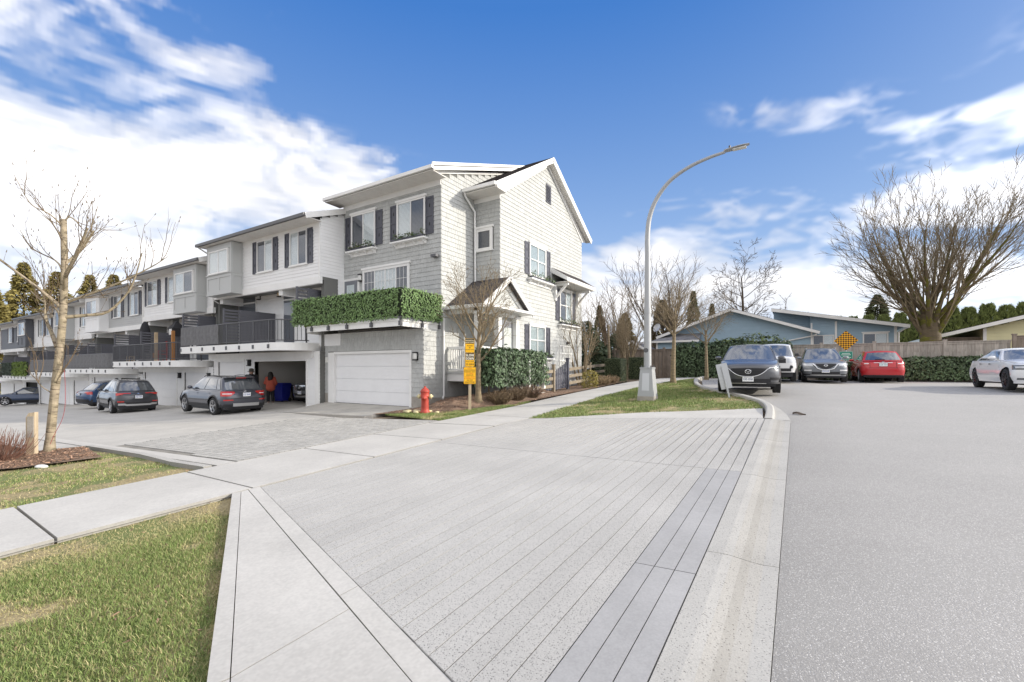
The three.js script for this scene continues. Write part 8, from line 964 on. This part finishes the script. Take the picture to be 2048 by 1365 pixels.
makeCar('parked_car', 'white sedan with dark spoked wheels at the right edge', 'car', SUV({ paint: MAT.paintWhite, L: 5.04, W: 1.90, H: 1.485, wb: 3.05, fo: 0.90, R: 0.362, sill: 0.30, bumper: 0.24, bumperR: 0.28, hoodY: 0.90, beltF: 1.02, beltR: 1.04, deckY: 1.04, cowl: 0.86, roofF: 0.20, roofR: -1.05, rearBase: -1.70, tumble0: 0.92, tumble1: 0.70, clad: false, rim: 'multi', rimMat: MAT.rimDark, powF: 4, peakF: 0.7, glassTop: 0.86, windows: [[0.12, 0.46, 0.20, 0.47], [0.49, 0.91, 0.49, 0.94]], handleMat: MAT.plasticBlack, seams: [0.95, -0.12, -1.05], handles: [0.04, -0.93], detail: (t) => { const { F, both, onCap, K, c } = t; both('headlight', F, 1, 0.55, 0.90, K(0.84), K(0.69), MAT.headDark, 0.016); both('light_ring', F, 1, 0.60, 0.86, K(0.80), K(0.74), MAT.headClear, 0.02); onCap('grille', F, 1, -0.42, 0.42, K(0.84), K(0.58), MAT.plasticBlack, 0.016); both('fog_light', F, 1, 0.58, 0.84, K(0.42), K(0.36), MAT.headDark, 0.016); onCap('air_intake', F, 1, -0.5, 0.5, K(0.46), K(0.32), MAT.plasticBlack, 0.012); } }), at0(6.92, -23.45, 0), 0.0);
// ------------------------------------------------------------------ people: one skin surface from a field of tapered limbs, clothes drawn from wider limbs
function fieldMesh(bones, cell, blend, box) {
  const [x0, y0, z0, x1, y1, z1] = box, size = Math.max(x1 - x0, y1 - y0, z1 - z0), n = Math.ceil(size / cell) + 4, mc = new MarchingCubes(n, MAT.skin, false, false, 400000), half = n * cell / 2, cx = (x0 + x1) / 2, cy = (y0 + y1) / 2, cz = (z0 + z1) / 2; mc.isolation = 0;
  const dist = (x, y, z) => { let acc = 0; for (const [a, b, ra, rb, sx] of bones) { const bx = b[0] - a[0], by = b[1] - a[1], bz = b[2] - a[2], px = (x - a[0]), py = y - a[1], pz = z - a[2], L = bx * bx + by * by + bz * bz, t = L ? clamp((px * bx + py * by + pz * bz) / L) : 0, dx = (px - bx * t) / (sx ?? 1), dy = py - by * t, dz = pz - bz * t, d = Math.sqrt(dx * dx + dy * dy + dz * dz) - lerp(ra, rb, t); acc += Math.exp(-d / blend); } return -blend * Math.log(acc + 1e-30); };
  for (let k = 0; k < n; k++) for (let j = 0; j < n; j++) for (let i = 0; i < n; i++) mc.field[i + j * n + k * n * n] = -dist(cx + (i / n * 2 - 1) * half, cy + (j / n * 2 - 1) * half, cz + (k / n * 2 - 1) * half);
  mc.update(); const P = mc.positionArray, N = mc.normalArray, c = mc.count, g = new THREE.BufferGeometry(), p = new Float32Array(c * 3), q = new Float32Array(c * 3); for (let i = 0; i < c; i++) { p[i * 3] = P[i * 3] * half + cx; p[i * 3 + 1] = P[i * 3 + 1] * half + cy; p[i * 3 + 2] = P[i * 3 + 2] * half + cz; q[i * 3] = N[i * 3]; q[i * 3 + 1] = N[i * 3 + 1]; q[i * 3 + 2] = N[i * 3 + 2]; }
  g.setAttribute('position', new THREE.Float32BufferAttribute(p, 3)); g.setAttribute('normal', new THREE.Float32BufferAttribute(q, 3)); g.setAttribute('uv', new THREE.Float32BufferAttribute(new Float32Array(c * 2), 2)); g.setAttribute('color', new THREE.Float32BufferAttribute(new Float32Array(c * 3).fill(1), 3)); return g;
}
flat('skin', 0.42, 0.25, 0.18, 0.6); flat('coralCoat', 0.50, 0.105, 0.065, 0.85); flat('clothBlack', 0.018, 0.018, 0.022, 0.9); flat('hairDark', 0.018, 0.013, 0.010, 0.6); flat('hatOlive', 0.075, 0.068, 0.055, 0.9); flat('shoe', 0.30, 0.22, 0.18, 0.7); flat('phone', 0.62, 0.64, 0.66, 0.3);
function hand(at, dir, out, s = 1) { const B = [], d = V(...dir).normalize(), o = V(...out).normalize(), up = d.clone().cross(o).normalize(), P = (a, b, c) => [at[0] + d.x * a + o.x * b + up.x * c, at[1] + d.y * a + o.y * b + up.y * c, at[2] + d.z * a + o.z * b + up.z * c]; B.push([P(0, 0, 0), P(0.07 * s, 0, 0), 0.030 * s, 0.036 * s]); [[-0.028, 0.055], [-0.010, 0.065], [0.010, 0.060], [0.028, 0.045]].forEach(([c, l]) => { B.push([P(0.075 * s, 0, c * s), P(0.075 * s + l * 0.6 * s, -0.006, c * 1.1 * s), 0.0100, 0.0092]); B.push([P(0.075 * s + l * 0.6 * s, -0.006, c * 1.1 * s), P(0.075 * s + l * s, -0.028 * s, c * 1.1 * s), 0.0092, 0.008]); }); B.push([P(0.015 * s, 0, 0.034 * s), P(0.055 * s, -0.015 * s, 0.060 * s), 0.012, 0.010]); B.push([P(0.055 * s, -0.015 * s, 0.060 * s), P(0.085 * s, -0.03 * s, 0.058 * s), 0.010, 0.008]); return B; }
// hands meshed finely on grids of their own, joined to the body's surface inside the wrist
function withHands(g, hands, wr, el) { const m = new MB(); m.geo(g); hands.forEach((B, i) => { const w = wr[i], e = el[i], k = 0.25, bones = [...B, [[lerp(w[0], e[0], k), lerp(w[1], e[1], k), lerp(w[2], e[2], k)], w, 0.031, 0.026]], box = [9, 9, 9, -9, -9, -9]; for (const [a, b] of bones) for (const p of [a, b]) for (let c = 0; c < 3; c++) { box[c] = Math.min(box[c], p[c] - 0.05); box[c + 3] = Math.max(box[c + 3], p[c] + 0.05); } m.geo(fieldMesh(bones, 0.006, 0.004, box)); }); return m.geometry(); }
{ // woman, back to us and turned a little left, holding a phone up to look at it
  const t = thing('person', 'woman in a coral jacket and black trousers, seen from behind, holding a phone', 'person', [-22.62, -0.255, -13.05], 0.62 + Math.PI + 0.5);   // +z is where she faces
  const L = -1, hip = [[0.09, 0.82, 0], [-0.09, 0.82, 0]], knee = [[0.10, 0.45, 0.03], [-0.10, 0.45, 0.0]], ank = [[0.105, 0.09, -0.01], [-0.105, 0.09, -0.03]], sh = [[0.165, 1.28, -0.01], [-0.165, 1.28, -0.01]], el = [[0.235, 1.03, 0.06], [-0.245, 1.02, -0.02]], wr = [[0.13, 1.16, 0.25], [-0.20, 0.86, 0.14]];
  const body = [[[0, 0.84, 0], [0, 1.08, 0], 0.125, 0.115, 1.25], [[0, 1.08, 0], [0, 1.27, -0.01], 0.115, 0.10, 1.4], [[0, 1.27, -0.01], [0, 1.40, 0.01], 0.05, 0.048], [[0, 1.455, 0.02], [0, 1.50, 0.015], 0.086, 0.092], [[0, 1.42, 0.045], [0, 1.455, 0.06], 0.05, 0.055], [[0, 1.46, 0.108], [0, 1.44, 0.125], 0.012, 0.014], [[0.092, 1.46, 0.01], [0.094, 1.48, 0.0], 0.013, 0.015], [[-0.092, 1.46, 0.01], [-0.094, 1.48, 0.0], 0.013, 0.015]];
  for (const i of [0, 1]) body.push([hip[i], knee[i], 0.09, 0.058], [knee[i], ank[i], 0.056, 0.038], [ank[i], [ank[i][0], 0.035, ank[i][2] + 0.13], 0.036, 0.028], [sh[i], el[i], 0.048, 0.038], [el[i], wr[i], 0.037, 0.025]); const hands = [hand(wr[0], [-0.1, 0.5, 0.5], [0, 0.3, -1]), hand(wr[1], [0.1, -0.9, 0.3], [-1, 0, 0])];
  addMesh('body', withHands(fieldMesh(body, 0.022, 0.014, [-0.32, -0.02, -0.22, 0.32, 1.62, 0.42]), hands, wr, el), MAT.skin, t);
  const jk = [[[0, 0.78, 0], [0, 1.05, 0], 0.185, 0.155, 1.18], [[0, 1.05, 0], [0, 1.26, -0.01], 0.155, 0.125, 1.35], [[0, 1.26, -0.01], [0, 1.34, 0], 0.075, 0.068]]; for (const i of [0, 1]) jk.push([sh[i], el[i], 0.075, 0.066], [el[i], [lerp(el[i][0], wr[i][0], 0.9), lerp(el[i][1], wr[i][1], 0.9), lerp(el[i][2], wr[i][2], 0.9)], 0.062, 0.048]); addMesh('jacket', fieldMesh(jk, 0.022, 0.016, [-0.36, 0.56, -0.26, 0.36, 1.42, 0.34]), MAT.coralCoat, t);
  const tr = [[[0, 0.80, 0], [0, 0.86, 0], 0.145, 0.14, 1.15]]; for (const i of [0, 1]) tr.push([hip[i], knee[i], 0.105, 0.078], [knee[i], [ank[i][0], 0.14, ank[i][2]], 0.078, 0.066]); addMesh('trousers', fieldMesh(tr, 0.022, 0.014, [-0.26, 0.08, -0.2, 0.26, 1.0, 0.2]), MAT.clothBlack, t);
  const hr = [[[0, 1.50, -0.01], [0, 1.40, -0.05], 0.108, 0.105], [[0.02, 1.40, -0.06], [0.05, 1.20, -0.10], 0.09, 0.06, 1.3], [[-0.03, 1.40, -0.06], [-0.03, 1.24, -0.10], 0.08, 0.055, 1.2]]; addMesh('hair', fieldMesh(hr, 0.014, 0.02, [-0.24, 1.08, -0.26, 0.24, 1.66, 0.16]), MAT.hairDark, t);
  for (const i of [0, 1]) addMesh('shoe', fieldMesh([[[ank[i][0], 0.05, ank[i][2] - 0.03], [ank[i][0], 0.04, ank[i][2] + 0.15], 0.046, 0.036], [[ank[i][0], 0.03, ank[i][2] - 0.04], [ank[i][0], 0.03, ank[i][2] + 0.16], 0.03, 0.028]], 0.012, 0.01, [ank[i][0] - 0.08, -0.02, ank[i][2] - 0.12, ank[i][0] + 0.08, 0.14, ank[i][2] + 0.22]), MAT.shoe, t);
  t.updateMatrixWorld(true); const p = V(0.10, 1.235, 0.325).applyMatrix4(t.matrixWorld); const ph = thing('phone', 'pale phone held up by the woman in the coral jacket', 'phone', p.toArray(), t.rotation.y); const g = new MB(); g.box(-0.038, -0.02, -0.006, 0.038, 0.13, 0.006); g.build('case', MAT.phone, ph); const sc = new MB(); sc.box(-0.034, -0.014, -0.0085, 0.034, 0.124, -0.0062); sc.build('screen', MAT.carGlass, ph);
}
{ // man behind the grey SUV, only hat and shoulders in view
  const t = thing('person', 'man in a brimmed hat and dark clothes standing behind the dark blue grey SUV', 'person', [-22.9, -0.30, -12.25], 1.2), hip = [[0.1, 0.92, 0], [-0.1, 0.92, 0]], knee = [[0.1, 0.5, 0.02], [-0.1, 0.5, 0.02]], ank = [[0.1, 0.09, -0.02], [-0.1, 0.09, -0.02]], sh = [[0.20, 1.44, 0], [-0.20, 1.44, 0]], el = [[0.26, 1.14, -0.02], [-0.26, 1.14, -0.02]], wr = [[0.26, 0.88, 0.06], [-0.26, 0.88, 0.06]];
  const body = [[[0, 0.94, 0], [0, 1.2, 0], 0.13, 0.13, 1.25], [[0, 1.2, 0], [0, 1.42, 0], 0.13, 0.115, 1.45], [[0, 1.42, 0], [0, 1.56, 0.015], 0.058, 0.055], [[0, 1.63, 0.02], [0, 1.68, 0.015], 0.09, 0.096], [[0, 1.59, 0.05], [0, 1.62, 0.06], 0.052, 0.058], [[0, 1.635, 0.11], [0, 1.61, 0.128], 0.012, 0.015], [[0.096, 1.63, 0.01], [0.098, 1.655, 0], 0.013, 0.016], [[-0.096, 1.63, 0.01], [-0.098, 1.655, 0], 0.013, 0.016]]; for (const i of [0, 1]) body.push([hip[i], knee[i], 0.095, 0.062], [knee[i], ank[i], 0.06, 0.042], [ank[i], [ank[i][0], 0.04, ank[i][2] + 0.15], 0.04, 0.03], [sh[i], el[i], 0.055, 0.043], [el[i], wr[i], 0.042, 0.029]);
  addMesh('body', withHands(fieldMesh(body, 0.022, 0.014, [-0.34, -0.02, -0.22, 0.34, 1.80, 0.3]), [0, 1].map((i) => hand(wr[i], [0, -1, 0.15], [i ? -1 : 1, 0, 0], 1.08)), wr, el), MAT.skin, t); const jk = [[[0, 0.90, 0], [0, 1.2, 0], 0.16, 0.16, 1.22], [[0, 1.2, 0], [0, 1.42, 0], 0.16, 0.13, 1.4], [[0, 1.42, 0], [0, 1.50, 0.01], 0.075, 0.07]]; for (const i of [0, 1]) jk.push([sh[i], el[i], 0.08, 0.07], [el[i], wr[i], 0.066, 0.05]); addMesh('jacket', fieldMesh(jk, 0.024, 0.016, [-0.38, 0.7, -0.28, 0.38, 1.6, 0.28]), MAT.clothBlack, t); const tr = []; for (const i of [0, 1]) tr.push([hip[i], knee[i], 0.115, 0.088], [knee[i], [ank[i][0], 0.12, ank[i][2]], 0.086, 0.075]); addMesh('trousers', fieldMesh(tr, 0.024, 0.014, [-0.26, 0.04, -0.2, 0.26, 1.08, 0.2]), MAT.clothBlack, t); const hat = new MB(); hat.geo(new THREE.LatheGeometry([[0.001, 0.14], [0.07, 0.135], [0.105, 0.10], [0.112, 0.02], [0.12, 0.0], [0.19, -0.02], [0.19, -0.028], [0.11, -0.012]].map(([a, b]) => new THREE.Vector2(a, b)), 20), new THREE.Matrix4().makeTranslation(0, 1.685, 0.015)); hat.build('hat', MAT.hatOlive, t); addMesh('hair', fieldMesh([[[0, 1.66, -0.02], [0, 1.58, -0.035], 0.098, 0.088]], 0.016, 0.012, [-0.14, 1.46, -0.16, 0.14, 1.8, 0.1]), MAT.hairDark, t);
}
{ // bins in the garage
  flat('binBlue', 0.012, 0.02, 0.26, 0.5); const bin = (label, m, pos, sc) => { const t = thing('wheelie_bin', label, 'bin', pos, 0.3), q = (w, d, y) => [[-w, y, d], [w, y, d], [w, y, -d], [-w, y, -d]]; const b = new MB(); b.hexa(q(0.22 * sc, 0.24 * sc, 0.06), q(0.28 * sc, 0.32 * sc, 0.88 * sc)); b.build('body', m, t); const l = new MB(); l.hexa(q(0.30 * sc, 0.34 * sc, 0.885 * sc), q(0.26 * sc, 0.30 * sc, 0.96 * sc)); l.box(-0.24 * sc, 0.86 * sc, -0.40 * sc, 0.24 * sc, 0.90 * sc, -0.36 * sc); l.build('lid', m, t); for (const x of [-0.22 * sc, 0.22 * sc]) { const w = new MB(); w.geo(new THREE.CylinderGeometry(0.1 * sc, 0.1 * sc, 0.05, 14), new THREE.Matrix4().makeRotationZ(Math.PI / 2).setPosition(x, 0.1 * sc, -0.26 * sc)); w.build('wheel', MAT.rubber, t); } return t; };
  bin('blue recycling bin standing inside the open garage behind the woman', MAT.binBlue, [-22.75, -0.22, -13.75], 1.02); const k = bin('black bin with a white label inside the open garage', MAT.plasticBlack, [-22.55, -0.22, -14.55], 0.9); const l = new MB(); l.box(-0.1, 0.55, 0.285, 0.14, 0.64, 0.295); l.build('label', MAT.lampWhite, k);
  const w = thing('board', 'white board leaning at the back of the open garage', 'board', [-20.9, -0.22, -18.3], 0); const g = new MB(); g.hexa([[-1.5, 0, 0.32], [2.0, 0, 0.32], [2.0, 0, 0.28], [-1.5, 0, 0.28]], [[-1.5, 2.1, 0.05], [2.0, 1.75, 0.05], [2.0, 1.75, 0.01], [-1.5, 2.1, 0.01]]); g.build('panel', MAT.trimWhite, w);
}
camera.updateMatrixWorld();
renderer.render(scene, camera);
